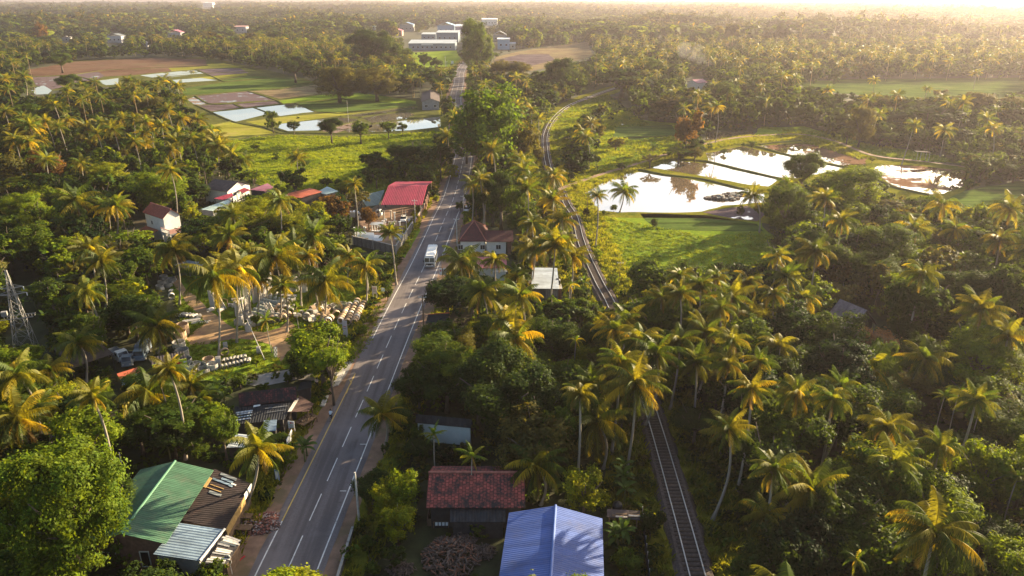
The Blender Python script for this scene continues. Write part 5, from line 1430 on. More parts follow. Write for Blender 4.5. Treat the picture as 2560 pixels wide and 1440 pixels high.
# -- concrete products of the pipe yard
mRING = [PCONC, CONC, M('tan_concrete', (.46, .33, .22), .9, .25, 2), M('green_grey_concrete', (.30, .32, .28), .9, .22, 2)]
def ring_mesh(R_, th, h, mat, n=20):
    mb = MB(); mb.lathe([(R_, 0), (R_, h), (R_ - th, h), (R_ - th, 0)], n, close=True)
    return mb.mesh('concrete_ring', mat, False)
RM = {}
def ring(px, py, R_, h, label, group, stand=None, z=0.0, mi=0, th=.1, name='concrete_ring', tilt=0.0):
    """stand=None: upright well ring; else lying with its axis at that heading"""
    k = (round(R_, 2), round(h, 2), mi)
    if k not in RM: RM[k] = ring_mesh(R_, th, h, mRING[mi])
    o = bpy.data.objects.new(name, RM[k]); col.objects.link(o)
    p = P(px, py, 0)
    if stand is None: o.location = (p.x, p.y, z); o.rotation_euler = (tilt, 0, R.uniform(0, 6))
    else:
        a = stand
        o.location = (p.x - math.cos(a) * h / 2, p.y - math.sin(a) * h / 2, R_ + z)
        o.rotation_euler = (0, math.pi / 2, a)
    tag(o, label, 'concrete ring' if name == 'concrete_ring' else 'concrete pipe', group)
    return o
G1 = 'well rings beside the yellow green sign'
for px, py, lb, mi, h in [(459, 836, 'tall tan well ring beside the sandy patch, farther of the two', 2, 2.2), (452, 848, 'tall tan well ring beside the sandy patch, nearer of the two', 2, 1.7), (448, 866, 'low pale well ring below the two tall tan ones', 0, 1.0), (450, 884, 'wide grey well ring behind the stacked pair', 1, .9)]:
    ring(px, py, 1.15, h, lb, G1, None, 0, mi)
ring(458, 897, 1.15, .95, 'bottom grey well ring of the stacked pair by the shop roof', G1, None, 0, 1); ring(458, 897, 1.15, .95, 'top grey well ring of the stacked pair by the shop roof', G1, None, .96, 1)
ordn = ['leftmost', 'second from left', 'third from left', 'fourth from left', 'fifth from left', 'sixth from left', 'seventh from left', 'eighth from left', 'ninth from left', 'tenth from left', 'eleventh from left', 'twelfth from left']
ws = sorted([(466, 906, 1, .8), (472, 921, 1, .9), (479, 934, 1, 1.0), (489, 918, 1, .8), (501, 922, 1, .9), (511, 930, 1, .8), (522, 908, 2, 1.0), (533, 922, 0, 1.1)])
for i, (px, py, mi, h) in enumerate(ws): ring(px, py, 1.0, h, 'grey well ring right of the yellow green sign, ' + ordn[i], G1, None, 0, mi)
ring(548, 916, .95, .8, 'dark well ring lying on its side at the head of the short pipes', G1, rad(200), 0, 1)
ring(565, 874, .75, .7, 'ring standing on its side on the bright grass, farther one', G1, rad(20), 0, 1); ring(563, 889, .75, .6, 'tan ring standing on its side on the bright grass, nearer one', G1, rad(-60), 0, 2); ring(648, 884, .72, .7, 'ring standing on its side by the striped posts', G1, rad(15), 0, 1)
G2 = 'short grey pipes lined up below the bright grass'
for j, (x0, y0, x1, y1, n) in enumerate([(560, 906, 612, 897, 7), (556, 922, 622, 905, 8)]):
    for i in range(n):
        f = i / (n - 1); ring(x0 + (x1 - x0) * f, y0 + (y1 - y0) * f + R.uniform(-1, 1), .36, .95, 'short grey pipe in the %s row below the bright grass, %s' % (('back', 'front')[j], ordn[i]), G2, rad(-70 + R.uniform(-15, 15)), 0, 1, .06, 'concrete_pipe')
G3 = 'small pipes beside the dirt track'
for i in range(7): ring(446 + i * 8.3, 789 + i * 1.0, .36, 1.3, 'small pipe in the row beside the dirt track, ' + ordn[i], G3, rad(-115), 0, 0 if i % 2 else 1, .06, 'concrete_pipe')
ring(527, 779, .42, 1.3, 'single pipe at the track bend, left one of two', G3, rad(-120), 0, 0, .06, 'concrete_pipe'); ring(553, 779, .42, 1.3, 'single pipe at the track bend, right one of two', G3, rad(-120), 0, 0, .06, 'concrete_pipe')
ring(430, 747, .65, .9, 'lone pale pipe lying left of the first tall yard palm', G3, rad(-60), 0, 0, .07, 'concrete_pipe')
G4 = 'big upright cylinders in the yard centre'
for i, (px, py, h, mi) in enumerate(sorted([(594, 812, 1.1, 1), (603, 813, 2.1, 0), (617, 800, 1.9, 1), (627, 803, 1.6, 0), (632, 815, 2.0, 0), (622, 828, 1.6, 0), (645, 812, 1.6, 1), (650, 803, 1.2, 0)])):
    ring(px, py, .62, h, 'upright concrete cylinder in the yard centre, ' + ordn[i], G4, None, 0, mi)
G5 = 'rings lying in rows in the middle of the yard'
rows = [(634, 790, 668, 797, 5), (640, 781, 672, 790, 5), (649, 773, 682, 782, 5), (654, 764, 688, 775, 6), (661, 757, 697, 765, 6), (680, 750, 712, 757, 5)]
for j, (x0, y0, x1, y1, n) in enumerate(rows):
    for i in range(n):
        f = i / (n - 1); ring(x0 + (x1 - x0) * f, y0 + (y1 - y0) * f, .52, .75, 'mossy grey ring in the yard middle, row %s from the front, %s' % (['one', 'two', 'three', 'four', 'five', 'six'][j], ordn[i]), G5, rad(165 + R.uniform(-8, 8)), 0, 3)
G6 = 'large dark ended rings right of the yard middle'
for i, (px, py, z) in enumerate(sorted([(705, 790, 0), (722, 793, 0), (699, 778, 0), (713, 780, .0), (728, 783, 0), (736, 775, 0), (716, 768, 0), (705, 768, 0), (697, 800, 0), (708, 802, 0), (690, 806, 0), (682, 806, 0)])):
    ring(px, py, .78 if i < 9 else .6, 1.0, 'large ring lying right of the yard middle, ' + ordn[i], G6, rad(-60 + R.uniform(-25, 25)), z, 1 if i % 3 else 2)
G7 = 'three long rows of tan rings beside the road verge'
for j, (x0, y0, x1, y1) in enumerate([(853, 809, 874, 770), (870, 812, 894, 760), (886, 812, 908, 766)]):
    n = 9
    for i in range(n):
        f = i / (n - 1); a = heading(x0, y0, x1, y1)
        ring(x0 + (x1 - x0) * f + R.uniform(-.8, .8), y0 + (y1 - y0) * f, .66, .74, 'tan ring in the %s row by the road verge, %s from the front' % (['left', 'middle', 'right'][j], ['first', 'second', 'third', 'fourth', 'fifth', 'sixth', 'seventh', 'eighth', 'ninth'][i]), G7, a + R.uniform(-.06, .06), 0, 2 if (i + j) % 4 else 0)
G8 = 'scattered rings left of the tan rows'
sc8 = sorted([(767, 800, 0, 1), (781, 806, 0, 0), (796, 803, 0, 2), (812, 806, 0, 2), (826, 805, 0, 2), (776, 792, 0, 1), (789, 793, 0, 0), (783, 782, .0, 2), (802, 785, 0, 0), (816, 790, 0, 2), (842, 795, 0, 2), (820, 812, 0, 0)])
for i, (px, py, z, mi) in enumerate(sc8): ring(px, py, .8, .85, 'scattered ring lying left of the tan rows, ' + ordn[i], G8, rad(R.uniform(-140, -40)), z, mi)
fl = sorted([(797, 775, 1), (815, 778, 2), (828, 772, 1), (838, 768, 1), (856, 765, 1), (845, 776, 1), (852, 770, 3), (806, 764, 1)])
for i, (px, py, mi) in enumerate(fl): ring(px, py, .95, .7 if i != 0 else 1.3, 'flat lying well ring behind the scattered rings, ' + ordn[i], G8, None, 0, mi)
rk = sorted([(405, 712), (416, 705), (422, 716), (410, 698), (430, 704), (400, 722)])
for i, (px, py) in enumerate(rk): ring(px, py, .85, .9, 'dark grey ring in the shade left of the grey yard shed, ' + ordn[i], 'shaded rings at the back of the yard', None, 0, 1)
# upright concrete posts leaning in racks
pm = {}
def post_mesh(i):
    if i not in pm:
        mb = MB(); h = 2.9 + .25 * i
        mb.box((0, 0, h / 2), (.26, .2, h), 0, 0, .8); mb.box((0, 0, h + .05), (.24, .2, .1))
        pm[i] = mb.mesh('concrete_post', [PCONC, mRING[0]][i % 2])
    return pm[i]
racks = [(527, 770, 537, 772, 6, 'rack at the track bend'), (610, 745, 634, 734, 12, 'long rack behind the yard palms'), (634, 759, 644, 754, 6, 'small rack left of the tall rack'), (650, 757, 676, 744, 15, 'tall rack in the yard'), (660, 733, 681, 722, 9, 'rear rack behind the tall rack'),
         (590, 793, 609, 788, 9, 'front rack above the upright cylinders'), (614, 783, 625, 774, 5, 'pair of stubs above the front rack'), (727, 733, 747, 729, 10, 'right rear rack'), (754, 732, 767, 730, 7, 'far right rack'), (676, 792, 694, 796, 6, 'tilted rack in the ring rows'), (553, 768, 566, 772, 5, 'leaning rack by the track')]
nth = ['first', 'second', 'third', 'fourth', 'fifth', 'sixth', 'seventh', 'eighth', 'ninth', 'tenth', 'eleventh', 'twelfth', 'thirteenth', 'fourteenth', 'fifteenth']
for (x0, y0, x1, y1, n, nm) in racks:
    for i in range(n):
        f = i / max(1, n - 1); p = P(x0 + (x1 - x0) * f, y0 + (y1 - y0) * f)
        o = bpy.data.objects.new('concrete_post', post_mesh(R.randrange(4))); col.objects.link(o)
        o.location = (p.x, p.y + R.uniform(-.2, .2), 0)
        tl = .35 if ('tilted' in nm or 'leaning' in nm) else R.uniform(-.02, .10)
        o.rotation_euler = (R.uniform(-.10, .02), -tl if 'leaning' in nm or 'tilted' in nm else R.uniform(-.04, .04), R.uniform(-.2, .2))
        tag(o, 'concrete post in the %s, %s from left' % (nm, nth[i]), 'concrete post', 'concrete posts stood in ' + nm)
    # rail they lean on
    a, b = P(x0, y0), P(x1, y1); m_ = (a + b) / 2; d = b - a
    t = thing('post_rack', 'timber rail holding the concrete posts of the ' + nm, 'rack', (m_.x, m_.y + .45, 0), math.atan2(d.y, d.x))
    mb = MB(); mb.box((0, 0, 1.9), (d.length + .8, .1, .12)); mb.build('rail', WOOD, t)
    for s in (-1, 1):
        mb = MB(); mb.box((s * (d.length / 2 + .2), .12, .95), (.12, .12, 1.9)); mb.build('leg', WOOD, t)
for (px, py, n, rz, lb) in [(480, 803, 6, .5, 'pile of thin concrete beams left of the sandy patch'), (501, 806, 3, .1, 'short stack of concrete slabs beside the thin beams'), (722, 741, 6, -.3, 'stack of long concrete beams below the right rear rack')]:
    t = thing('beam_stack', lb, 'beams', P(px, py), rz)
    for i in range(n):
        mb = MB(); mb.box((R.uniform(-.2, .2), -.5 + (i % 3) * .4, .12 + .2 * (i // 3)), (3.2, .24, .18), R.uniform(-.08, .08)); mb.build('beam', PCONC, t)

mb = MB(); mb.box((0, 0, .3), (.9, .6, .16)); mb.box((-.35, 0, .11), (.18, .6, .22)); mb.box((.35, 0, .11), (.18, .6, .22)); BLK = mb.mesh('concrete_block', PCONC)
for k in range(42):
    px, py = R.choice([(R.uniform(560, 606), R.uniform(748, 786)), (R.uniform(640, 700), R.uniform(736, 760)), (R.uniform(690, 770), R.uniform(748, 772)), (R.uniform(740, 800), R.uniform(782, 806)), (R.uniform(400, 440), R.uniform(700, 735)), (R.uniform(700, 740), R.uniform(745, 800))])
    o = bpy.data.objects.new('concrete_block', BLK); col.objects.link(o); p = P(px, py); o.location = p; o.rotation_euler = (R.choice([0, 0, 1.57]), 0, R.uniform(0, 3.1)); o.location.z = .3 if o.rotation_euler.x else 0
    s = R.uniform(.8, 1.5); o.scale = (s, s, s)
    tag(o, 'pale concrete channel block lying loose on the grass of the pipe yard', 'concrete block', 'loose channel blocks in the pipe yard')
# statue yard: ornamental concrete
def ornament(kind, label, px, py, rz=0.0, m=WPAINT):
    t = thing(kind, label, kind.replace('_', ' '), P(px, py), rz, 'white concrete ornaments in the statue yard')
    if kind == 'garden_arch':
        mb = MB()
        for x in (-1.5, -.75, 0, .75, 1.5): mb.box((x, 0, 1.0), (.16, .16, 2.0))
        mb.build('column', m, t); mb = MB(); mb.slab([(-1.9, -.9, 2.1), (1.9, -.9, 2.1), (1.5, .5, 2.5), (-1.5, .5, 2.5)], .12); mb.build('canopy', m, t)
        mb = MB(); mb.box((0, 0, .08), (3.6, .8, .16)); mb.build('base', m, t)
    elif kind == 'panel_stack':
        for i in range(5):
            mb = MB(); mb.slab([(-1.3 + i * .1, -.6 + .2 * i, .1 + i * .12), (1.2 + i * .1, -.6 + .2 * i, .1 + i * .12), (1.3, .5 + .2 * i, .55 + i * .12), (-1.2, .5 + .2 * i, .55 + i * .12)], .08); mb.build('panel', m, t)
    elif kind == 'urn':
        MB().lathe([(0, 0), (.3, 0), (.3, .12), (.12, .2), (.14, .4), (.4, .7), (.46, .95), (.38, 1.05), (.30, .95), (0, .7)], 14).build('bowl', m, t, True)
    elif kind == 'balustrade':
        mb = MB(); mb.box((0, 0, .08), (2.6, .25, .16)); mb.box((0, 0, 1.0), (2.6, .25, .14)); mb.build('rail', m, t)
        for i in range(8): MB().lathe([(.05, .16), (.1, .35), (.05, .55), (.08, .8), (.05, .93)], 8, (-1.15 + i * .33, 0, 0)).build('baluster', m, t, True)
    elif kind == 'column':
        MB().lathe([(.3, 0), (.3, .15), (.2, .25), (.17, 2.1), (.26, 2.3), (.26, 2.4), (0, 2.4)], 12).build('shaft', m, t)
        mb = MB(); mb.box((0, 0, 2.48), (.6, .6, .12)); mb.build('capital', m, t)
    return t
ornament('garden_arch', 'white concrete garden pavilion in the statue yard', 944, 578, rad(-8))
for k, (px, py, rz) in enumerate([(903, 592, .1), (921, 594, .0), (932, 600, -.1), (944, 601, .05), (998, 596, .3)]): ornament('panel_stack', 'stack of white panels behind the block wall, ' + ordn[k], px, py, rz)
for k, (px, py) in enumerate([(912, 576), (958, 560), (964, 556), (983, 566), (1023, 556)]): ornament('urn', 'white garden urn in the statue yard, ' + ordn[k], px, py)
for k, (px, py, rz) in enumerate([(953, 566, .0), (982, 562, .2), (1002, 604, .8), (1026, 551, .1)]): ornament('balustrade', 'pale balustrade length in the statue yard, ' + ordn[k], px, py, rz, PCONC if k % 2 else WPAINT)
for k, (px, py) in enumerate([(888, 591), (961, 548), (987, 552), (978, 548), (1000, 576)]): ornament('column', 'pale ornamental column in the statue yard, ' + ordn[k], px, py, 0, PCONC if k % 2 else WPAINT)
# rock heap in the front pond and pond debris
heap('rock_heap', 1805, 496, 5.5, 2.6, .9, 60, [CONC, R_OLD, BALL], (1.2, .9, .6), 5, 'heap of dark rocks rising from the front fish pond', 'rocks')
heap('rock_heap', 1840, 488, 4.5, 2.0, .8, 40, [CONC, R_OLD, BALL], (1.2, .9, .6), 6, 'smaller dark rock heap right of the first in the front pond', 'rocks')
# ================================================================ vegetation
def unit(v): return v / np.maximum(np.linalg.norm(v, axis=-1, keepdims=True), 1e-9)

def cards(C, Nn, L, W, T, g):
    """one leaf-shaped quad per centre"""
    n = len(C); jj = g.uniform(.55, 1.5, n)
    rnd = unit(g.normal(size=(n, 3)))
    d = unit(np.cross(Nn, rnd)); s = np.cross(Nn, d)
    L = (L * jj * g.uniform(.85, 1.15, n))[:, None]; W = (W * jj * g.uniform(.85, 1.15, n))[:, None]
    droop = Nn * L * .12
    V = np.stack([C - d * L / 2 - droop, C + s * W / 2, C + d * L / 2 - droop, C - s * W / 2], 1).reshape(-1, 3)
    F = np.arange(4 * n).reshape(n, 4)
    return V, F, np.repeat(T, 4, 0)

def crown_unit(seed, kind, n, L, W, ncl=None, jit=.5, ls=1.0):
    g = np.random.default_rng(seed)
    lob = []
    if kind == 'round':
        lob.append(((0, 0, -.04), (.26, .26, .30)))
        for k in range(13):
            a, e = k * 2.4 + g.uniform(-.3, .3), g.uniform(-.35, 1.2)
            r = g.uniform(.27, .37); s = g.uniform(.10, .19); lob.append(((r * math.cos(a) * math.cos(e), r * math.sin(a) * math.cos(e), r * math.sin(e)), (s, s, s * .85)))
    elif kind == 'tall':
        for k in range(22 if ls == 1 else 40):
            z = g.uniform(-.38, .38); rr_ = .35 * math.sqrt(max(.05, 1 - (z / .5) ** 2)) * g.uniform(.5, 1.1); a = k * 2.4 + g.uniform(-.5, .5)
            s = g.uniform(.09, .18); lob.append(((rr_ * math.cos(a), rr_ * math.sin(a), z), (s * 1.15, s * 1.15, s * .85)))
        lob.append(((0, 0, 0), (.22, .22, .36)))
    elif kind == 'flat':
        for k in range(17):
            r = .42 * math.sqrt((k + .5) / 17); a = k * 2.4
            s = g.uniform(.11, .16); lob.append(((r * math.cos(a), r * math.sin(a), .22 - r * .5 + g.uniform(-.1, .1)), (s, s, s * 1.5)))
    else:                                                           # feathery, plume-like
        for k in range(16):
            r = .33 * math.sqrt(g.random()); a = k * 2.4 + g.uniform(-.4, .4); z = g.uniform(-.35, .33) * (1 - r)
            s = g.uniform(.09, .17); lob.append(((r * math.cos(a), r * math.sin(a), z), (s, s, s * g.uniform(1.1, 1.9))))
    c = np.array([l[0] for l in lob]) * (1 + (1 - ls) * .35); r = np.array([l[1] for l in lob]) * ls
    ncl = ncl or max(12, n // (24 if kind != 'feather' else 9))
    area = r[:, 0] ** 2; li = g.choice(len(lob), ncl, p=area / area.sum())
    u = unit(g.normal(size=(ncl, 3)) + np.array([0, 0, .35]))
    cc = c[li] + u * r[li] * g.uniform(.72, 1.05, (ncl, 1))
    # clusters buried deep inside other lobes are moved outwards now and then, most stay as inner foliage
    k = g.integers(0, ncl, n)
    sp_ = (.12 if kind != 'feather' else .13) * r[li[k]].mean(1)[:, None] + .012
    C = cc[k] + g.normal(size=(n, 3)) * sp_
    out_ = unit(cc[k] * np.array([1, 1, 1.2]))
    Nn = unit(u[k] * .75 + out_ * .35 + g.normal(size=(n, 3)) * jit + np.array([0, 0, .25]))
    sp2 = g.random(n) < .07
    C[sp2] += u[k][sp2] * (g.uniform(.2, .55, (sp2.sum(), 1)) * r[li[k]].mean(1)[sp2][:, None])
    tc = g.uniform(.70, 1.30, ncl)
    hue = g.normal(0, .10, (ncl, 1)) * np.array([[1.2, .5, -.6]])
    T = np.clip(tc[k][:, None] * g.uniform(.82, 1.18, (n, 1)) * (1 + hue[k]), .2, 2.2)
    return cards(C, Nn, L, W, T, g)

def palm_unit(seed, nf, pairs, Lf=4.7, gold=.3, lw=.17, areca=False, rach=True):
    """crown of arching pinnate fronds with their leaflets, origin at the crown shaft"""
    g = np.random.default_rng(seed)
    drp, spread = g.uniform(.9, 1.4), g.uniform(.9, 1.1)
    if not areca: nf = max(8, int(nf * g.uniform(.9, 1.2)))
    Vs, Fs, Ts = [], [], []
    base = 0
    def add(V, F, T):
        nonlocal base
        Vs.append(np.asarray(V, float)); Fs.append(np.asarray(F) + base); Ts.append(np.asarray(T, float)); base += len(V)
    green, olive, yellow, brown = np.array([.080, .118, .018]), np.array([.175, .175, .022]), np.array([.45, .36, .03]), np.array([.22, .15, .05])
    for f in range(nf):
        q = f / (nf - 1)
        e0 = rad(74) - q * rad(108) * spread + g.normal(0, .12)
        az = f * 2.39996 + g.normal(0, .15)
        L = Lf * (.72 + .38 * math.sin(math.pi * min(1, .25 + q * .62))) * g.uniform(.92, 1.06)
        droop = drp * g.uniform(1.0, 1.5) * (.65 + .5 * (1 - abs(q - .4)))
        if areca: droop *= 1.1
        a = g.random()
        if q > .9 and a < .6: c = brown
        elif q > .22 and a < gold * (.3 + q): c = yellow * g.uniform(.75, 1.1)
        elif a < .55: c = olive
        else: c = green * g.uniform(.8, 1.3)
        m = max(5, pairs)
        t = np.linspace(0, 1, m + 1)
        el = e0 - droop * t ** 1.35
        ds = L / m
        rx = np.concatenate([[0], np.cumsum(np.cos(el[:-1]) * ds)]); rz = np.concatenate([[0], np.cumsum(np.sin(el[:-1]) * ds)])
        sway = g.normal(0, .25) * t ** 2
        aa = az + sway * .5
        px_, py_ = rx * np.cos(aa), rx * np.sin(aa)
        pt = np.stack([px_, py_, rz], 1)
        tg = np.gradient(pt, axis=0); tg = unit(tg)
        side = unit(np.stack([-np.sin(aa), np.cos(aa), np.zeros_like(aa)], 1))
        upv = unit(np.cross(tg, side)); upv *= np.sign(upv[:, 2:3] + 1e-6)
        prof = np.clip(np.sin(np.pi * (.16 + .80 * t)) ** .75, .12, 1) * (1.05 if not areca else .75)
        if rach:
            w = (.055 * (1 - .75 * t))[:, None]
            A, B = pt - side * w, pt + side * w
            V = np.concatenate([A, B]); k = np.arange(m); n1 = m + 1
            add(V, np.stack([k, k + 1, k + 1 + n1, k + n1], 1), np.tile(c * np.array([1.25, 1.1, .8]), (2 * n1, 1)))
        for s in (-1, 1):
            i = np.arange(1 if m > 6 else 0, m + 1)
            hang = g.uniform(.45, .95) + .4 * q
            dirv = unit(side[i] * s * .80 + tg[i] * .48 + upv[i] * .12 + np.array([0, 0, -1.0]) * hang + g.normal(0, .09, (len(i), 3)))
            ll = prof[i][:, None] * L * .22 * g.uniform(.85, 1.1, (len(i), 1))
            p0 = pt[i]; tip = p0 + dirv * ll + np.array([0, 0, -1.0]) * ll * .16 * (1 + q)
            wv = tg[i] * (lw * prof[i][:, None] * .5 + .02)
            V = np.stack([p0 - wv * .7, p0 + wv * .7, p0 + (tip - p0) * .55 + np.array([0, 0, .05]) * ll + wv, tip], 1)
            V2 = V.reshape(-1, 3)
            T = np.repeat(c[None] * g.uniform(.8, 1.2, (len(i), 1)), 4, 0)
            add(V2, np.arange(len(V2)).reshape(-1, 4), T)
    return np.concatenate(Vs), np.concatenate(Fs), np.concatenate(Ts)

def palm_far(seed, nf=9, gold=.3):
    g = np.random.default_rng(seed)
    V, F, T = [], [], []
    for f in range(nf):
        az = f * 2.4 + g.normal(0, .2); q = f / (nf - 1); e = rad(70) - q * rad(95); L = 4.6
        d = np.array([math.cos(az), math.sin(az), 0]); s = np.array([-d[1], d[0], 0])
        p1 = d * L * .5 * math.cos(e) + np.array([0, 0, L * .5 * math.sin(e)]); p2 = p1 + d * L * .45 * math.cos(e - .9) + np.array([0, 0, L * .45 * math.sin(e - .9)])
        b = len(V); w = .75
        V += [np.zeros(3), p1 + s * w - [0, 0, .3], p1 - s * w - [0, 0, .3], p2, p1 + [0, 0, .15]]
        F += [[b, b + 1, b + 3, b + 4], [b, b + 4, b + 3, b + 2]]
        c = np.array([.30, .22, .035]) if g.random() < gold * .12 else np.array([.075, .095, .022]) * g.uniform(.7, 1.2)
        T += [c] * 5
    # a short trunk
    b = len(V)
    for z in (-7, 0):
        for k in range(3): V.append(np.array([.2 * math.cos(k * 2.1), .2 * math.sin(k * 2.1), z])); T.append(np.array([.22, .18, .14]))
    for k in range(3): F.append([b + k, b + (k + 1) % 3, b + 3 + (k + 1) % 3, b + 3 + k])
    return np.array(V, float), np.array(F), np.array(T, float)

KINDS = ('round', 'tall', 'flat', 'feather')
CR = {}
for kind in KINDS:
    for s in range(3):
        V, F, T = crown_unit(100 + s + 10 * KINDS.index(kind), kind, 9500 if kind != 'feather' else 11000, .043 if kind != 'feather' else .046, .027 if kind != 'feather' else .017)
        CR[kind, 'near', s] = np_mesh('crown', V, F, LEAF, T)
        V, F, T = crown_unit(200 + s + 10 * KINDS.index(kind), kind, 1900 if kind != 'feather' else 2400, .085, .055 if kind != 'feather' else .038)
        CR[kind, 'mid', s] = np_mesh('crown', V, F, LEAF, T)
for kind in ('round', 'tall'):
    for s in range(3):
        V, F, T = crown_unit(250 + s + 10 * KINDS.index(kind), kind, 34000, .024, .015, 620, .45, .74)
        CR[kind, 'big', s] = np_mesh('crown', V, F, LEAF, T)
LOWC = {k: [crown_unit(300 + s, k, 420, .145, .095, None, .3) for s in range(3)] for k in KINDS}
FARC = {k: [crown_unit(400 + s, k, 120, .27, .19, 40, .16) for s in range(4)] for k in KINDS}
PM_ = {}
for s in range(6):
    for gi, gold in enumerate((.06, .28, .55)):
        PM_['near', s, gi] = np_mesh('crown', *[x for x in palm_unit(500 + s + 7 * gi, 27, 44, 4.9, gold, .105)][:2], PALM, palm_unit(500 + s + 7 * gi, 27, 44, 4.9, gold, .105)[2])
        V, F, T = palm_unit(600 + s + 7 * gi, 24, 22, 4.9, gold, .20)
        PM_['mid', s, gi] = np_mesh('crown', V, F, PALM, T)
LOWP = [palm_unit(700 + s, 16, 8, 4.8, .10, .50, rach=False) for s in range(4)]
FARP = [palm_far(800 + s) for s in range(4)]
AREC = [np_mesh('crown', *palm_unit(900 + s, 10, 20, 2.3, .04, .15, True)[:2], PALM, palm_unit(900 + s, 10, 20, 2.3, .04, .15, True)[2]) for s in range(2)]

def trunk_unit(seed, bend, n=8, seg=9, r0=.20, r1=.12):
    rr = random.Random(seed); a = rr.uniform(0, 6.28)
    pts, rs = [], []
    for i in range(seg + 1):
        t = i / seg
        b = bend * math.sin(math.pi * t) * (1 + .4 * t)
        pts.append((b * math.cos(a), b * math.sin(a), t)); rs.append(r0 * 1.6 if i == 0 else r0 + (r1 - r0) * t)
    b = MB()
    # radii are in x and y only: the unit trunk is stretched along z
    for i, (p, r) in enumerate(zip(pts, rs)):
        for k in range(n): b.v.append((p[0] + r * math.cos(6.2832 * k / n), p[1] + r * math.sin(6.2832 * k / n), p[2]))
    for i in range(seg):
        for k in range(n):
            b.f.append([i * n + k, i * n + (k + 1) % n, (i + 1) * n + (k + 1) % n, (i + 1) * n + k]); b.m.append(0)
    return b.mesh('trunk', PTRUNK, True)
PT = [trunk_unit(s, .25 + .25 * s) for s in range(4)]
AT = trunk_unit(9, .1, 6, 6, .09, .06)

def tree_trunk(seed):
    """unit trunk with limbs: x, y in crown widths, z from the ground (0) to the crown centre (1)"""
    rr = random.Random(seed); mb = MB()
    mb.tube([(0, 0, 0), (.008, 0, .3), (0, .01, .62)], [.042, .030, .026], 8)
    for k in range(9):
        a = k * .78 + rr.uniform(-.3, .3); r = rr.uniform(.16, .40); z = rr.uniform(.85, 1.5)
        mb.tube([(0, .005, .55), (r * .45 * math.cos(a), r * .45 * math.sin(a), .62 + .4 * (z - .6)), (r * math.cos(a), r * math.sin(a), z)], [.020, .014, .005], 6)
    return mb.mesh('trunk', BARK, True)
TT = [tree_trunk(s) for s in range(4)]

NUTS = []
for s_ in range(3):
    mb = MB()
    for k in range(9 + 3 * s_):
        a = R.uniform(0, 6.28); r = R.uniform(.25, .5); q = .15
        mb.lathe([(0, -q), (q * .8, -q * .6), (q, 0), (q * .8, q * .6), (0, q)], 6, (r * math.cos(a), r * math.sin(a), R.uniform(-.55, -.05)))
    NUTS.append(mb.mesh('coconuts', M('coconut_%s' % ('green', 'orange', 'brown')[s_], [(.14, .16, .03), (.42, .20, .03), (.20, .12, .05)][s_], .5, .2, 3), True))
# roofs the photograph shows free of tree shadows: sample points and the way to the sun
sdir = np.array([math.sin(rad(53)) * math.cos(rad(16)), math.cos(rad(53)) * math.cos(rad(16)), math.sin(rad(16))])
ROOFPTS = [np.array(P(x, y, 5.0)) for x, y in [(1290, 1300), (1380, 1290), (1470, 1310), (1290, 1370), (1380, 1370), (1480, 1370), (1270, 1430), (1380, 1430), (1490, 1430), (340, 1330), (430, 1180), (500, 1180), (400, 1300), (470, 1240)]]
def shades(x, y, h, w):
    for q in ROOFPTS:
        v = np.array([x, y, h]) - q; t = v @ sdir
        if t > 0 and np.linalg.norm(v - t * sdir) < w * .5 + 1.5: return True
    return False
TREES = []            # records of every individual: dict(root, kind, px, py, name)
def add_palm(base, top, gi=1, lod='near', sc_=1.0, col_=None, name='coconut_palm'):
    base, top = Vector(base), Vector(top)
    root = empty(name, base, 0)
    d = top - base
    s = R.randrange(6)
    t = link_mesh('trunk', PT[s % 4] if name == 'coconut_palm' else AT, root)
    t.rotation_mode = 'QUATERNION'; t.rotation_quaternion = Vector((0, 0, 1)).rotation_difference(d)
    t.scale = (1, 1, d.length)
    c = link_mesh('crown', PM_[lod, s, gi] if name == 'coconut_palm' else AREC[s % 2], root)
    c.location = d; c.rotation_euler = (R.uniform(-.2, .2), R.uniform(-.2, .2), R.uniform(0, 6.28)); c.scale = (sc_,) * 3
    if name == 'coconut_palm' and base.y < 175:
        n_ = link_mesh('coconuts', NUTS[R.randrange(3)], root); n_.location = d + Vector((0, 0, -.15))
    v = R.uniform(.75, 1.1); c.color = (*(col_ or (v * R.uniform(.92, 1.1), v, v * .95)), 1)
    px, py, dep = proj(top.x, top.y, top.z)
    TREES.append(dict(root=root, kind=name, px=px, py=py, size=9.5 * sc_ * FPX / dep, gold=gi))
    return root

TNAME = {'round': 'mango_tree', 'tall': 'leafy_tree', 'flat': 'rain_tree', 'feather': 'feathery_tree'}
def add_tree(x, y, W, Hc, zc, kind, colr, lod='near', name=None, label=None):
    root = empty(name or TNAME[kind], (x, y, 0), R.uniform(0, 6.28))
    s = R.randrange(3)
    t = link_mesh('trunk', TT[R.randrange(4)], root); t.scale = (W, W, zc)
    c = link_mesh('crown', CR[kind, lod, s], root); c.location = (0, 0, zc); c.scale = (W, W, Hc)
    c.color = (*colr, 1)
    px, py, dep = proj(x, y, zc)
    TREES.append(dict(root=root, kind=name or TNAME[kind], px=px, py=py, size=W * FPX / dep, colr=colr, label=label))
    return root

DKG, MDG, BRG, YLG, OLV, BRN, PNK, VDK = (.042, .070, .015), (.076, .117, .015), (.150, .205, .014), (.215, .240, .015), (.115, .110, .030), (.150, .085, .030), (.36, .20, .115), (.022, .045, .016)
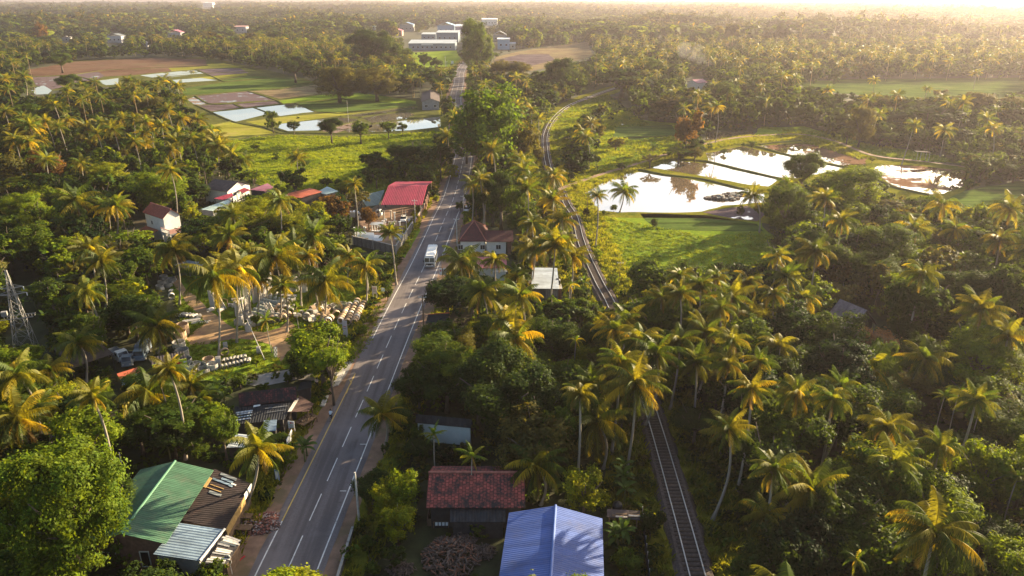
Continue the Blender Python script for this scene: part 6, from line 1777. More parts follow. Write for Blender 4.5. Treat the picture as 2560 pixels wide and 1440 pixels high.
# ---- palms seen one by one: crown px, py, crown diameter px, base px or None, gold 0-2
HP = [(535, 690, 155, (547, 892), 2), (592, 672, 135, (592, 856), 2), (686, 640, 150, (702, 800), 2), (732, 615, 120, (730, 665), 2), (782, 592, 110, (777, 700), 2), (815, 705, 150, (812, 800), 2), (706, 716, 75, (718, 830), 2), (648, 700, 70, (642, 812), 2),
      (435, 625, 115, (449, 762), 1), (574, 590, 95, None, 2), (870, 640, 85, (868, 712), 2), (912, 662, 95, (916, 762), 1), (190, 502, 105, (201, 612), 1), (264, 516, 80, (271, 604), 2), (290, 514, 85, (288, 614), 2), (390, 815, 135, (392, 893), 1), (197, 858, 112, (216, 956), 2),
      (368, 985, 165, 7, 2), (45, 1045, 155, 8, 2), (122, 925, 100, 7, 2), (478, 962, 110, 5.5, 1), (422, 925, 95, (430, 985), 2), (645, 1120, 145, (612, 1275), 1), (225, 622, 95, None, 2), (742, 395, 55, (744, 440), 0), (582, 388, 75, (563, 442), 0), (602, 402, 60, (588, 442), 0), (545, 365, 70, (547, 440), 0),
      (492, 298, 55, (493, 332), 0), (304, 299, 55, (314, 384), 1), (215, 319, 55, (229, 392), 1), (247, 306, 50, (260, 372), 1), (299, 222, 42, (294, 262), 0), (408, 202, 40, None, 1), (443, 215, 42, None, 1), (453, 248, 38, None, 0), (322, 202, 35, None, 0), (59, 190, 40, None, 1), (37, 200, 38, None, 1), (168, 224, 38, None, 1), (118, 258, 45, None, 0), (151, 272, 45, None, 0), (535, 345, 60, None, 0), (478, 348, 60, None, 0), (436, 352, 60, None, 0),
      (12, 196, 40, None, 1), (735, 640, 60, None, 1), (615, 640, 95, None, 1), (770, 640, 70, None, 2), (100, 1010, 90, 7, 1), (505, 1000, 95, 5, 0), (215, 730, 100, None, 0), (230, 990, 80, (236, 1024), 2), (885, 460, 45, None, 1), (975, 580, 60, None, 0),
      # right of the road
      (957, 1035, 120, (964, 1112), 2), (1342, 1165, 155, (1352, 1262), 1), (1492, 1052, 175, (1508, 1172), 1), (1588, 960, 160, (1566, 1182), 2), (1480, 960, 110, None, 2), (1290, 845, 135, None, 1), (1262, 800, 110, None, 2), (1152, 655, 118, (1148, 762), 0), (1236, 650, 75, (1230, 702), 1), (1338, 620, 110, (1326, 742), 1), (1388, 612, 112, (1368, 806), 1), (1432, 640, 85, None, 2),
      (1405, 550, 85, (1412, 640), 1), (1384, 442, 75, None, 1), (1382, 500, 80, None, 2), (1205, 728, 115, None, 1), (1240, 745, 90, (1226, 830), 1), (1300, 740, 110, None, 1), (1290, 690, 80, None, 2), (1560, 478, 78, (1549, 531), 0), (1494, 488, 52, (1493, 527), 1), (1884, 487, 72, (1898, 582), 0), (1330, 560, 70, None, 2),
      (1880, 795, 105, (1881, 892), 2), (2006, 745, 92, (1994, 832), 2), (1946, 865, 112, None, 1), (1880, 972, 102, (1844, 1226), 2), (2172, 918, 155, (2150, 1012), 1), (2312, 897, 125, (2262, 1032), 1), (1900, 905, 90, None, 2), (1642, 885, 130, None, 2), (1600, 850, 130, None, 1), (1535, 825, 110, None, 1), (1822, 1072, 112, None, 0), (1936, 1172, 120, None, 0), (2030, 1232, 195, (2027, 1402), 0), (2232, 1162, 175, None, 0), (2348, 1118, 110, None, 1), (1912, 1290, 92, (1919, 1432), 1), (2335, 1332, 210, None, 2),
      (2526, 522, 100, (2490, 640), 1), (2386, 572, 72, (2386, 662), 1), (2500, 600, 85, None, 1), (2104, 552, 88, None, 0), (1946, 640, 75, None, 2), (1965, 690, 90, None, 2), (2520, 838, 115, None, 1), (1700, 735, 85, None, 0), (1752, 715, 85, None, 0), (1800, 770, 95, None, 0), (1655, 745, 80, None, 0), (1870, 705, 85, None, 1), (1935, 735, 80, None, 1), (1760, 830, 110, None, 0), (1700, 850, 105, None, 0), (1830, 850, 100, None, 0), (1740, 905, 110, None, 0), (1820, 910, 100, None, 0), (1550, 905, 110, None, 1), (1450, 985, 95, None, 1), (1990, 985, 120, None, 1), (2080, 1000, 100, None, 1), (2440, 1000, 100, None, 0), (2100, 965, 90, None, 2), (1700, 690, 65, None, 0), (1790, 690, 70, None, 0), (1180, 460, 60, None, 1), (1215, 470, 55, None, 1), (1310, 410, 60, None, 1), (1290, 262, 42, None, 0), (1330, 275, 42, None, 0), (1345, 295, 42, None, 0), (1240, 192, 35, None, 0), (1380, 168, 36, None, 0), (2185, 200, 28, None, 1), (2318, 222, 26, None, 0), (2440, 182, 28, None, 2), (2070, 225, 32, None, 2), (1100, 215, 30, None, 1), (1050, 200, 28, None, 1), (960, 165, 30, None, 1), (1005, 160, 28, None, 1)]
for (cx, cy, dp, bs, gi) in HP:
    if isinstance(bs, tuple):
        B = P(*bs); C = PY(cx, cy, B.y)
        if C.z < 5 or C.z > 24: C = P(cx, cy, 14); B = Vector((C.x, C.y, 0))
    else:
        h = bs or R.uniform(10.5, 14.5); C = P(cx, cy, h); B = Vector((C.x + R.uniform(-1, 1), C.y + R.uniform(-1, 1), 0))
    if shades(C.x, C.y, C.z, 8): print('SHADES ROOF', cx, cy)
    dep = proj(C.x, C.y, C.z)[2]
    add_palm(B, C, gi, 'near' if C.y < 170 else 'mid', max(.62, min(1.4, dp * dep / FPX / 8.2)))
for (cx, cy, dp, bs) in [(2060, 815, 50, (2050, 882)), (2140, 1288, 70, (2115, 1402)), (2142, 1398, 70, None), (1990, 1130, 55, None), (2400, 975, 60, None), (2362, 990, 50, None), (740, 768, 40, (752, 850)), (1440, 850, 45, None), (1425, 712, 45, None), (1985, 1150, 50, None), (2545, 1190, 60, None), (1085, 1085, 60, None), (1180, 1140, 70, None), (1245, 905, 50, None), (2455, 1010, 50, None), (665, 800, 55, (680, 882))]:
    if bs: B = P(*bs); C = PY(cx, cy, B.y)
    else: C = P(cx, cy, 8); B = Vector((C.x, C.y, 0))
    dep = proj(C.x, C.y, C.z)[2]
    add_palm(B, C, 0, 'near', max(.8, min(1.4, dp * dep / FPX / 3.6)), (1.15, 1.25, .9), 'areca_palm')
# ---- broadleaf trees seen one by one: px, py, width px, height px, kind, colour, label
HT = [(155, 1262, 315, 400, 'tall', (.105, .155, .015), 'huge yellow green tree with pale forked branches left of the green roof'), (800, 868, 175, 150, 'tall', BRG, 'bushy bright green tree spreading over the side road junction'), (1095, 905, 190, 150, 'tall', MDG, 'dark green tree overhanging the right road edge'), (1260, 965, 285, 250, 'round', DKG, 'huge dark dense tree between the road and the railway'), (1195, 985, 130, 130, 'round', VDK, 'black green tree filling the gap between the two dark trees'), (1012, 1228, 85, 120, 'tall', BRG, 'taller dark backed tree of the clump left of the red tiled house'), (962, 1245, 75, 105, 'tall', YLG, 'slim bright tree of the clump left of the red tiled house'), (992, 1300, 105, 105, 'tall', YLG, 'broad front tree of the clump left of the red tiled house'), (930, 1215, 110, 90, 'round', DKG, None), (1462, 1218, 125, 125, 'tall', YLG, 'bright lime green tree right behind the blue roof'), (528, 1050, 105, 100, 'round', BRG, 'round glossy green tree behind the green roof'), (1045, 1120, 75, 60, 'round', DKG, None),
      (1212, 312, 195, 205, 'tall', (.078, .135, .015), 'giant dense green tree overhanging the road in the middle distance'), (1165, 330, 80, 120, 'round', DKG, None), (1315, 352, 85, 100, 'feather', OLV, None), (1192, 112, 82, 110, 'tall', MDG, 'tall roadside tree before the far town'), (1718, 318, 85, 105, 'feather', BRN, 'lone orange brown tree mirrored in the fish pond'), (2008, 425, 118, 100, 'round', MDG, 'dome shaped tree in front of the middle fish pond'), (2135, 470, 185, 120, 'tall', BRG, 'broad bright green tree in front of the fish ponds'), (1968, 515, 120, 120, 'tall', MDG, None), (2045, 630, 150, 130, 'round', MDG, None), (2210, 620, 175, 130, 'tall', MDG, None), (2182, 862, 155, 110, 'feather', PNK, 'pinkish tan feathery tree in front of the dark barn'), (2450, 890, 215, 150, 'tall', BRG, None), (2465, 1170, 150, 190, 'tall', BRG, 'bright green tree near the lower right edge'), (2255, 1080, 140, 100, 'feather', OLV, None), (1632, 690, 140, 110, 'round', MDG, 'broad tree at the near edge of the right grass field'), (2290, 760, 160, 190, 'round', DKG, None), (2190, 672, 140, 80, 'tall', MDG, None), (2420, 730, 170, 150, 'round', DKG, None), (2520, 740, 120, 180, 'round', DKG, None), (2000, 1040, 130, 110, 'feather', OLV, None),
      (400, 470, 150, 100, 'tall', BRG, 'bright tree just behind the white tiled house'), (275, 440, 110, 80, 'tall', YLG, None), (60, 520, 110, 90, 'tall', BRG, None), (75, 600, 110, 100, 'tall', MDG, None), (50, 350, 120, 95, 'feather', OLV, None), (120, 410, 110, 90, 'feather', BRN, None), (20, 420, 90, 90, 'feather', OLV, None), (640, 545, 150, 80, 'tall', YLG, 'yellow green spreading tree below the mint roof'), (720, 560, 120, 85, 'tall', YLG, None), (560, 560, 110, 75, 'round', MDG, None), (780, 540, 90, 80, 'tall', YLG, None), (832, 520, 95, 75, 'feather', BRN, 'brown feathery tree beside the orange roof'), (888, 498, 80, 55, 'flat', OLV, 'flat topped olive tree over the statue yard'), (330, 780, 120, 110, 'round', DKG, None), (735, 448, 85, 75, 'round', DKG, None), (920, 540, 50, 50, 'feather', BRN, None),
      (1100, 390, 75, 90, 'round', DKG, None), (1010, 385, 110, 70, 'round', DKG, None), (940, 435, 60, 45, 'round', MDG, None), (1045, 430, 60, 60, 'round', MDG, None), (930, 400, 80, 55, 'round', DKG, None), (1118, 735, 120, 115, 'round', VDK, 'nearly black round tree on the right verge of the road'), (1252, 490, 125, 130, 'round', DKG, None), (1300, 520, 90, 120, 'tall', MDG, None), (1190, 500, 60, 80, 'round', DKG, None), (1555, 198, 145, 60, 'flat', DKG, 'wide flat topped dark tree where the railway vanishes'), (1402, 185, 85, 80, 'tall', DKG, None), (680, 299, 42, 45, 'tall', MDG, 'small round tree beside the flooded paddy'), (733, 314, 34, 34, 'round', DKG, 'smaller dark tree beside the flooded paddy'), (826, 317, 70, 50, 'round', DKG, 'wide dark tree beside the flooded paddy strips'), (900, 322, 60, 45, 'feather', MDG, None), (970, 318, 48, 38, 'round', MDG, None), (1006, 318, 30, 30, 'round', MDG, None),
      (2155, 310, 80, 85, 'tall', OLV, 'olive tree standing on the far fish pond bank'), (1630, 175, 90, 60, 'tall', MDG, None), (1820, 235, 80, 60, 'tall', MDG, None), (1580, 158, 45, 40, 'round', BRG, 'pale green round tree above the flat topped dark tree'), (735, 165, 90, 62, 'round', DKG, 'dark dome shaped tree at the right end of the paddies'), (740, 150, 50, 40, 'tall', YLG, None), (845, 205, 130, 55, 'tall', OLV, None), (940, 205, 120, 55, 'tall', OLV, None), (1085, 195, 110, 50, 'flat', DKG, None), (1270, 185, 120, 55, 'tall', OLV, None), (150, 150, 70, 45, 'round', MDG, None), (100, 80, 40, 45, 'feather', BRN, 'orange brown tree in the far left forest'), (640, 800, 30, 30, 'round', BRG, None), (1110, 850, 150, 70, 'tall', MDG, None), (1195, 830, 70, 80, 'tall', YLG, 'yellow green bush tree behind the road edge trees'), (1450, 780, 110, 90, 'round', MDG, None), (1520, 940, 100, 90, 'round', DKG, None), (2060, 900, 70, 60, 'round', DKG, None), (230, 420, 60, 50, 'tall', YLG, None), (330, 330, 80, 60, 'tall', MDG, None), (170, 205, 70, 40, 'round', MDG, None), (220, 215, 60, 40, 'round', DKG, None), (380, 270, 90, 50, 'tall', OLV, None), (60, 290, 90, 60, 'tall', MDG, None), (20, 960, 90, 100, 'tall', MDG, None), (150, 985, 120, 80, 'tall', YLG, None), (250, 970, 70, 60, 'tall', BRG, None), (40, 900, 120, 90, 'tall', BRG, None), (310, 690, 90, 90, 'tall', MDG, None), (300, 740, 60, 60, 'tall', YLG, None), (345, 1075, 130, 100, 'round', DKG, None), (2505, 1330, 130, 110, 'tall', MDG, None), (2400, 1410, 150, 90, 'tall', MDG, None), (430, 1090, 110, 90, 'round', DKG, None), (485, 1110, 70, 60, 'tall', MDG, None), (255, 1080, 90, 80, 'tall', DKG, None), (610, 1140, 60, 50, 'round', DKG, None), (930, 118, 150, 40, 'round', DKG, 'long dark tree mass left of the long low factory'), (980, 160, 60, 40, 'tall', OLV, None), (1060, 150, 40, 36, 'round', DKG, None), (1090, 158, 34, 34, 'round', DKG, None), (1000, 140, 70, 34, 'tall', MDG, None), (1350, 1010, 180, 180, 'round', DKG, None), (1115, 950, 165, 120, 'round', DKG, None), (1285, 1085, 150, 110, 'round', VDK, None), (1045, 960, 110, 120, 'tall', DKG, None), (1420, 1080, 110, 120, 'round', DKG, None), (1190, 930, 120, 110, 'tall', MDG, None), (2440, 262, 120, 40, 'round', OLV, None), (2200, 262, 90, 45, 'round', OLV, None), (2320, 290, 150, 60, 'flat', DKG, None), (2540, 270, 90, 60, 'tall', OLV, None), (1340, 900, 100, 80, 'tall', MDG, None), (1400, 940, 110, 110, 'tall', MDG, None)]
for (cx, cy, wp, hp, kd, cl, lb) in HT:
    zc = 6.0 if cy > 250 else 7.0
    if wp > 240 or 'giant' in (lb or ''): zc = 9.5
    for _ in range(3):
        C = P(cx, cy, zc); dep = proj(C.x, C.y, C.z)[2]
        W = wp * dep / FPX
        a = math.atan2(CH - zc, math.hypot(C.x, C.y))
        Hc = max(.55 * W if kd != 'flat' else .35 * W, min(1.5 * W, (hp * dep / FPX - .55 * W * math.sin(a)) / math.cos(a)))
        zc = Hc / 2 + max(1.2, min(3.5, .3 * W)) + (1.5 if kd == 'flat' else 0)
    C = P(cx, cy, zc)
    add_tree(C.x, C.y, W, Hc, zc, kd, cl, 'big' if W > 11.5 and kd in ('tall', 'round') and 'giant' not in (lb or '') else 'near' if C.y < 190 or wp > 150 else 'mid', None, lb)

# ---- the rest of the wood: jittered grid over the view, kept off what the photograph shows open
for k, (x, y, w_) in enumerate([(31, 74, 9), (36, 82, 10), (33, 92, 10), (40, 100, 10), (38, 110, 11), (30, 104, 9), (45, 88, 10), (27, 118, 10), (47, 114, 10), (36, 66, 9), (42, 72, 10), (50, 100, 11), (54, 110, 10)]):  # fixed trees added right of the railway to shade roofs and road
    add_tree(x, y, w_, 7.5, 8.3, 'round' if k % 2 else 'tall', (DKG, MDG, VDK)[k % 3], 'near')
hand_xy = np.array([[*t['root'].location[:2]] for t in TREES])
def hits(X, Y, W, H, low=False):
    """does a tree at X, Y with crown width W and height H cover a protected part of the picture?"""
    bad = np.zeros(X.shape, bool)
    for (ox, oz) in ((0, 0), (0, .35), (0, .62), (0, .85), (0, 1.0), (-.48, .72), (.48, .72), (-.45, .5), (.45, .5), (-.3, .9), (.3, .9), (-.25, .55), (.25, .55), (0, .5), (0, .75), (-.25, .75), (.25, .75)):
        px, py, _ = proj(X + ox * W, Y, oz * H)
        for pl in (PROT if low else PROT + PROT_T):
            bb = (min(p[0] for p in pl), max(p[0] for p in pl), min(p[1] for p in pl), max(p[1] for p in pl))
            m = (px > bb[0]) & (px < bb[1]) & (py > bb[2]) & (py < bb[3]) & ~bad
            if m.any():
                idx = np.nonzero(m)[0]
                r = in_poly(px[idx], py[idx], pl); bad[idx[r]] = True
    return bad

PROT_T.append([(885, 1125), (1062, 1125), (1062, 1350), (885, 1350)])
def grid(y0, y1, s, margin=60):
    xs, ys = [], []
    y = y0
    while y < y1:
        st = s(y) if callable(s) else s
        hw = (y * cp + CH * sp) * 1280 / FPX * 1.02 + (margin if y < 400 else 15)
        n = int(2 * hw / st)
        x = -hw + (np.arange(n) + rng.uniform(0, 1, n)) * st
        xs.append(x); ys.append(y + rng.uniform(-.5, .5, n) * st)
        y += st * .9
    return np.concatenate(xs), np.concatenate(ys)

def vnoise(X, Y, s, seed):
    g = np.random.default_rng(seed); T = g.random((64, 64))
    u, v = X / s + 500, Y / s + 500; i, j = np.floor(u).astype(int), np.floor(v).astype(int); a, b = u - i, v - j
    a, b = a * a * (3 - 2 * a), b * b * (3 - 2 * b)
    f = lambda p, q: T[p % 64, q % 64]
    return (f(i, j) * (1 - a) + f(i + 1, j) * a) * (1 - b) + (f(i, j + 1) * (1 - a) + f(i + 1, j + 1) * a) * b

PALMZ = [([(1900, 380), (2600, 380), (2600, 800), (1980, 760)], .08), ([(0, 1120), (720, 1120), (640, 1800), (0, 1800)], .0), ([(990, 800), (1440, 800), (1440, 1180), (860, 1180)], .03), ([(1380, 600), (1560, 700), (1950, 640), (2050, 700), (2560, 820), (2560, 1700), (1500, 1700), (1400, 1000)], .10), ([(0, 180), (460, 180), (620, 420), (500, 480), (0, 480)], .09), ([(0, 480), (1000, 480), (1000, 700), (400, 760), (0, 900)], .07), ([(1400, 200), (2560, 200), (2560, 480), (1900, 420), (1500, 330)], .08), ([(2000, 420), (2560, 480), (2560, 820), (2000, 700)], .08), ([(1480, 60), (2560, 60), (2560, 200), (1480, 200)], .12), ([(560, 0), (1500, 0), (1500, 130), (560, 140)], .22)]
PALETTE = [DKG, MDG, MDG, BRG, DKG, OLV, DKG, MDG, VDK, BRG, YLG, MDG]
baked = {'palm': [], 'tree': []}
X, Y = grid(44, 345, 5.6)
n = len(X)
sparse = rng.random(n)
pr = np.full(n, .10)
isz = proj(X, Y, 9.0)
for pl, v in PALMZ:
    m = in_poly(isz[0], isz[1], pl); pr[m] = v
for pl, v in PALMZ[:3]: pr[in_poly(isz[0], isz[1], pl)] = v
ispalm = rng.random(n) < pr
Hh = np.where(ispalm, rng.uniform(10, 16.5, n), rng.uniform(5, 10.5, n))
Ww = np.where(ispalm, rng.uniform(7.2, 9.5, n), rng.uniform(4.5, 11.5, n))
bad = hits(X, Y, Ww, Hh)
# retry rejected spots with something lower and smaller
low = bad & ~ispalm
Hh[low], Ww[low] = rng.uniform(2.8, 4.5, low.sum()), rng.uniform(2.6, 4.2, low.sum())
ii = np.nonzero(low)[0]
b2_ = hits(X[ii], Y[ii], Ww[ii], Hh[ii]); bad[ii] = b2_
# keep clear of the hand-placed ones
D = np.full(n, 1e9)
for hx, hy in hand_xy: D = np.minimum(D, np.hypot(X - hx, Y - hy))
bad |= D < 2.6
order = [i for i in np.argsort(Y) if not bad[i] and not shades(X[i], Y[i], Hh[i] * .95, Ww[i])]
cnt = {}
for t in TREES: cnt[t['kind']] = cnt.get(t['kind'], 0) + 1
for i in order:
    px, py, dep = proj(X[i], Y[i], Hh[i] * .8)
    inside = -60 < px < 2620 and -60 < py < 1560
    if ispalm[i]:
        gi = int(rng.choice([0, 1, 2], p=[.66, .28, .06]))
        if inside and cnt.get('coconut_palm', 0) < 296:
            cnt['coconut_palm'] = cnt.get('coconut_palm', 0) + 1
            add_palm((X[i], Y[i], 0), (X[i] + rng.normal(0, .9), Y[i] + rng.normal(0, .9), Hh[i]), gi, 'near' if Y[i] < 150 else 'mid', Ww[i] / 9.0)
        else: baked['palm'].append((X[i], Y[i], Hh[i], Ww[i] / 9.0))
    else:
        kd = str(rng.choice(KINDS, p=[.36, .36, .04, .24])); nm = TNAME[kd]
        cl = PALETTE[int(rng.integers(len(PALETTE)))]
        v = rng.uniform(.8, 1.2); cl = tuple(c * v for c in cl)
        W, H = Ww[i], Hh[i]
        if low[i]: nm = 'shrub'
        if inside and cnt.get(nm, 0) < 280:
            cnt[nm] = cnt.get(nm, 0) + 1
            Hc = min(H * .75, W * 1.1) if kd != 'flat' else H * .4
            if nm == 'shrub': Hc = H * .85
            add_tree(X[i], Y[i], W, Hc, H - Hc / 2 if kd != 'flat' else H - Hc * .5, kd, cl, 'near' if Y[i] < 120 and W > 4 else 'mid', nm)
        else: baked['tree'].append((X[i], Y[i], H, W, KINDS.index(kd), cl))
print('INDIV', cnt, {k: len(v) for k, v in baked.items()})

# ---- banana plants and small shrubs standing free
def banana_mesh(seed):
    g = random.Random(seed); V, F, T = [], [], []
    for f in range(8):
        az = f * 2.4 + g.uniform(-.3, .3); e = rad(72) - f * rad(9); L = g.uniform(1.9, 2.5); w = .34
        d = Vector((math.cos(az), math.sin(az), 0)); s = Vector((-d.y, d.x, 0)); p = Vector((0, 0, 0)); b = len(V); c = g.uniform(.8, 1.25)
        for k in range(6):
            t = k / 5; ww = w * math.sin(math.pi * (.08 + .88 * t)) ** .7
            V += [tuple(p - s * ww + Vector((0, 0, .12 * ww))), tuple(p), tuple(p + s * ww + Vector((0, 0, .12 * ww)))]; T += [(.085 * c, .15 * c, .025 * c)] * 3
            ee = e - 1.5 * t ** 1.5; p = p + (d * math.cos(ee) + Vector((0, 0, math.sin(ee)))) * L / 5
        for k in range(5):
            for j in range(2): F.append([b + k * 3 + j, b + k * 3 + j + 1, b + k * 3 + j + 4, b + k * 3 + j + 3])
    return np_mesh('leaves', np.array(V), np.array(F), PALM, np.array(T))
BM = [banana_mesh(s) for s in range(4)]
mb = MB(); mb.tube([(0, 0, 0), (.03, 0, .5), (0, 0, 1)], [.14, .11, .07], 7); BS = mb.mesh('stem', M('banana_stem', (.16, .17, .06), .8, .3, 2), True)
def add_banana(px, py, h=None, z=None):
    p = P(px, py); h = h or R.uniform(1.6, 2.8)
    root = empty('banana_plant', p, R.uniform(0, 6.28))
    s = link_mesh('stem', BS, root); s.scale = (1, 1, h)
    l = link_mesh('leaves', BM[R.randrange(4)], root); l.location = (0, 0, h); l.scale = (.8, .8, .8); v = R.uniform(.55, 1.0); l.color = (v, v, v, 1)
    qx, qy, dep = proj(p.x, p.y, h); TREES.append(dict(root=root, kind='banana_plant', px=qx, py=qy, size=4 * FPX / dep))
for (cx, cy, n, sx, sy) in [(590, 446, 8, 45, 8), (1430, 405, 16, 38, 24), (1470, 430, 7, 30, 14), (1640, 376, 5, 16, 5), (560, 1015, 4, 40, 20), (1560, 1232, 5, 20, 30), (437, 1142, 2, 12, 6), (1550, 1370, 3, 15, 25), (80, 780, 6, 60, 40), (120, 830, 4, 40, 20), (470, 560, 4, 25, 12), (1490, 420, 4, 25, 10), (700, 465, 4, 25, 5), (900, 600, 2, 10, 6), (1440, 745, 6, 25, 25), (1380, 830, 5, 40, 30), (610, 460, 4, 40, 6), (250, 620, 6, 60, 20), (1680, 800, 4, 60, 30), (760, 1150, 2, 10, 10)]:
    for k in range(n): add_banana(cx + R.uniform(-sx, sx), cy + R.uniform(-sy, sy))
for (cx, cy, wp, cl) in [(1635, 560, 26, DKG), (1535, 522, 22, MDG), (1510, 530, 14, BRG), (1455, 1395, 45, MDG), (1195, 1330, 50, MDG), (1560, 1400, 60, BRG), (745, 295, 10, DKG), (640, 372, 30, BRG), (690, 395, 22, MDG), (760, 420, 40, MDG), (1500, 340, 40, OLV), (1540, 372, 45, OLV), (1490, 300, 30, MDG), (1590, 290, 40, MDG), (785, 1000, 28, BRG), (692, 1068, 48, MDG), (1200, 350, 30, OLV), (1130, 440, 40, YLG), (1080, 470, 30, OLV), (1090, 500, 24, YLG), (905, 830, 35, BRG), (930, 800, 25, YLG), (640, 905, 30, BRG), (600, 960, 50, MDG), (660, 975, 40, MDG), (720, 945, 30, MDG), (1040, 545, 22, YLG), (1150, 520, 30, DKG), (560, 985, 40, MDG), (1860, 362, 14, MDG), (1735, 380, 20, DKG), (1810, 380, 18, MDG), (1345, 395, 40, OLV), (1300, 420, 40, YLG), (1230, 440, 45, YLG), (2350, 250, 40, OLV), (1120, 1330, 20, MDG), (980, 1400, 70, DKG), (920, 1360, 50, MDG), (930, 1420, 50, MDG), (1000, 1340, 40, DKG)]:
    C = P(cx, cy, 1.0); dep = proj(C.x, C.y, 1)[2]; W = wp * dep / FPX
    add_tree(C.x, C.y, W, W * .8, W * .42 + .2, R.choice(['round', 'tall', 'feather']), cl, 'mid', 'shrub')

# ---- stuff: woodland beyond the individuals, far forest, undergrowth, grass
def bake(name, items, mat):
    """items: list of (V, F, T, xyz array, scale array (n,3), rot array, colour array or None)"""
    Vs, Fs, Ts, b = [], [], [], 0
    for V, F, T, loc, scl, rot, colr in items:
        n = len(loc)
        if not n: continue
        c, s = np.cos(rot)[:, None], np.sin(rot)[:, None]
        X_ = V[None, :, 0] * scl[:, 0:1]; Y_ = V[None, :, 1] * scl[:, 1:2]; Z_ = V[None, :, 2] * scl[:, 2:3]
        W = np.stack([X_ * c - Y_ * s + loc[:, 0:1], X_ * s + Y_ * c + loc[:, 1:2], Z_ + loc[:, 2:3]], -1).reshape(-1, 3).astype(np.float32)
        FF = (F[None] + (np.arange(n) * len(V))[:, None, None]).reshape(-1, F.shape[1]) + b
        TT_ = (np.broadcast_to(T[None], (n,) + T.shape) * (1 if colr is None else colr[:, None, :])).reshape(-1, 3).astype(np.float32)
        Vs.append(W); Fs.append(FF); Ts.append(TT_); b += len(W)
    me = np_mesh(name, np.concatenate(Vs), np.concatenate(Fs), mat, np.concatenate(Ts))
    return tag(link_mesh(name, me), kind='stuff')

def split_variants(arr, nv):
    idx = rng.integers(0, nv, len(arr[0]))
    return [[a[idx == k] for a in arr] for k in range(nv)]

# mid distance: 345 - 950 m
Xm, Ym = grid(345, 950, lambda y: 6.6 + (y - 345) / 220)
nm_ = len(Xm)
prm = np.full(nm_, .10); q = proj(Xm, Ym, 9.0)
for pl, v in PALMZ: prm[in_poly(q[0], q[1], pl)] = v
pm = rng.random(nm_) < prm
Hm = np.where(pm, rng.uniform(11, 18, nm_), rng.uniform(6, 12, nm_) + 5 * vnoise(Xm, Ym, 60, 3)); Wm = np.where(pm, 9.0, rng.choice([6, 7.5, 9, 11, 14, 18], nm_) * rng.uniform(.85, 1.15, nm_))
bd = hits(Xm, Ym, Wm, Hm)
lo_ = bd.copy(); Hm[lo_] = 3.0; Wm[lo_] = 4.0; pm[lo_] = False
ii = np.nonzero(lo_)[0]; bd[ii] = hits(Xm[ii], Ym[ii], Wm[ii], Hm[ii]) | (rng.random(len(ii)) < .5)
k = ~bd; Xm, Ym, Hm, Wm, pm = Xm[k], Ym[k], Hm[k], Wm[k], pm[k]
def baked_arrays():
    p = baked['palm']; t = baked['tree']
    return (np.array([a[0] for a in p]), np.array([a[1] for a in p]), np.array([a[2] for a in p])), (np.array([a[0] for a in t]), np.array([a[1] for a in t]), np.array([a[2] for a in t]), np.array([a[3] for a in t]))
bp_, bt_ = baked_arrays()
palX = np.concatenate([Xm[pm], bp_[0]]); palY = np.concatenate([Ym[pm], bp_[1]]); palH = np.concatenate([Hm[pm], bp_[2]])
trX = np.concatenate([Xm[~pm], bt_[0]]); trY = np.concatenate([Ym[~pm], bt_[1]]); trH = np.concatenate([Hm[~pm], bt_[2]]); trW = np.concatenate([Wm[~pm], bt_[3]])
items = []
for kk, (x, y, h) in enumerate(split_variants([palX, palY, palH], 4)):
    n = len(x); s = rng.uniform(.85, 1.1, n)
    items.append((*LOWP[kk], np.stack([x, y, h], 1), np.stack([s, s, s], 1), rng.uniform(0, 6.28, n), rng.uniform(.55, 1.0, (n, 1)) * np.array([[1, 1, 1]])))
bake('palm_wood', items, PALM)
# their trunks
mb = MB(); mb.tube([(0, 0, 0), (.15, 0, .5), (0, 0, 1)], [.2, .17, .13], 5, cap=False); tv, tf = np.array(mb.v), np.array(mb.f)
n = len(palX); bake('palm_wood_trunks', [(tv, tf, np.ones((len(tv), 3)) * [.28, .24, .19], np.stack([palX, palY, palX * 0], 1), np.stack([palX * 0 + 1, palX * 0 + 1, palH], 1), rng.uniform(0, 6.28, n), None)], LEAF)
pal = np.array([DKG, DKG, MDG, VDK, MDG, OLV, DKG, MDG, DKG, BRG]) * .85
items = []
for ki, kd in enumerate(KINDS):
    m = rng.choice(4, len(trX), p=[.36, .36, .06, .22]) if ki == 0 else m
    sel = m == ki
    for kk, (x, y, h, w) in enumerate(split_variants([trX[sel], trY[sel], trH[sel], trW[sel]], 3)):
        n = len(x)
        if not n: continue
        hc = np.minimum(h * .85, w * 1.05); c = pal[rng.integers(0, len(pal), n)] * rng.uniform(.75, 1.2, (n, 1))
        items.append((*LOWC[kd][kk], np.stack([x, y, h - hc / 2], 1), np.stack([w, w, hc], 1), rng.uniform(0, 6.28, n), c))
bake('woodland', items, LEAF)
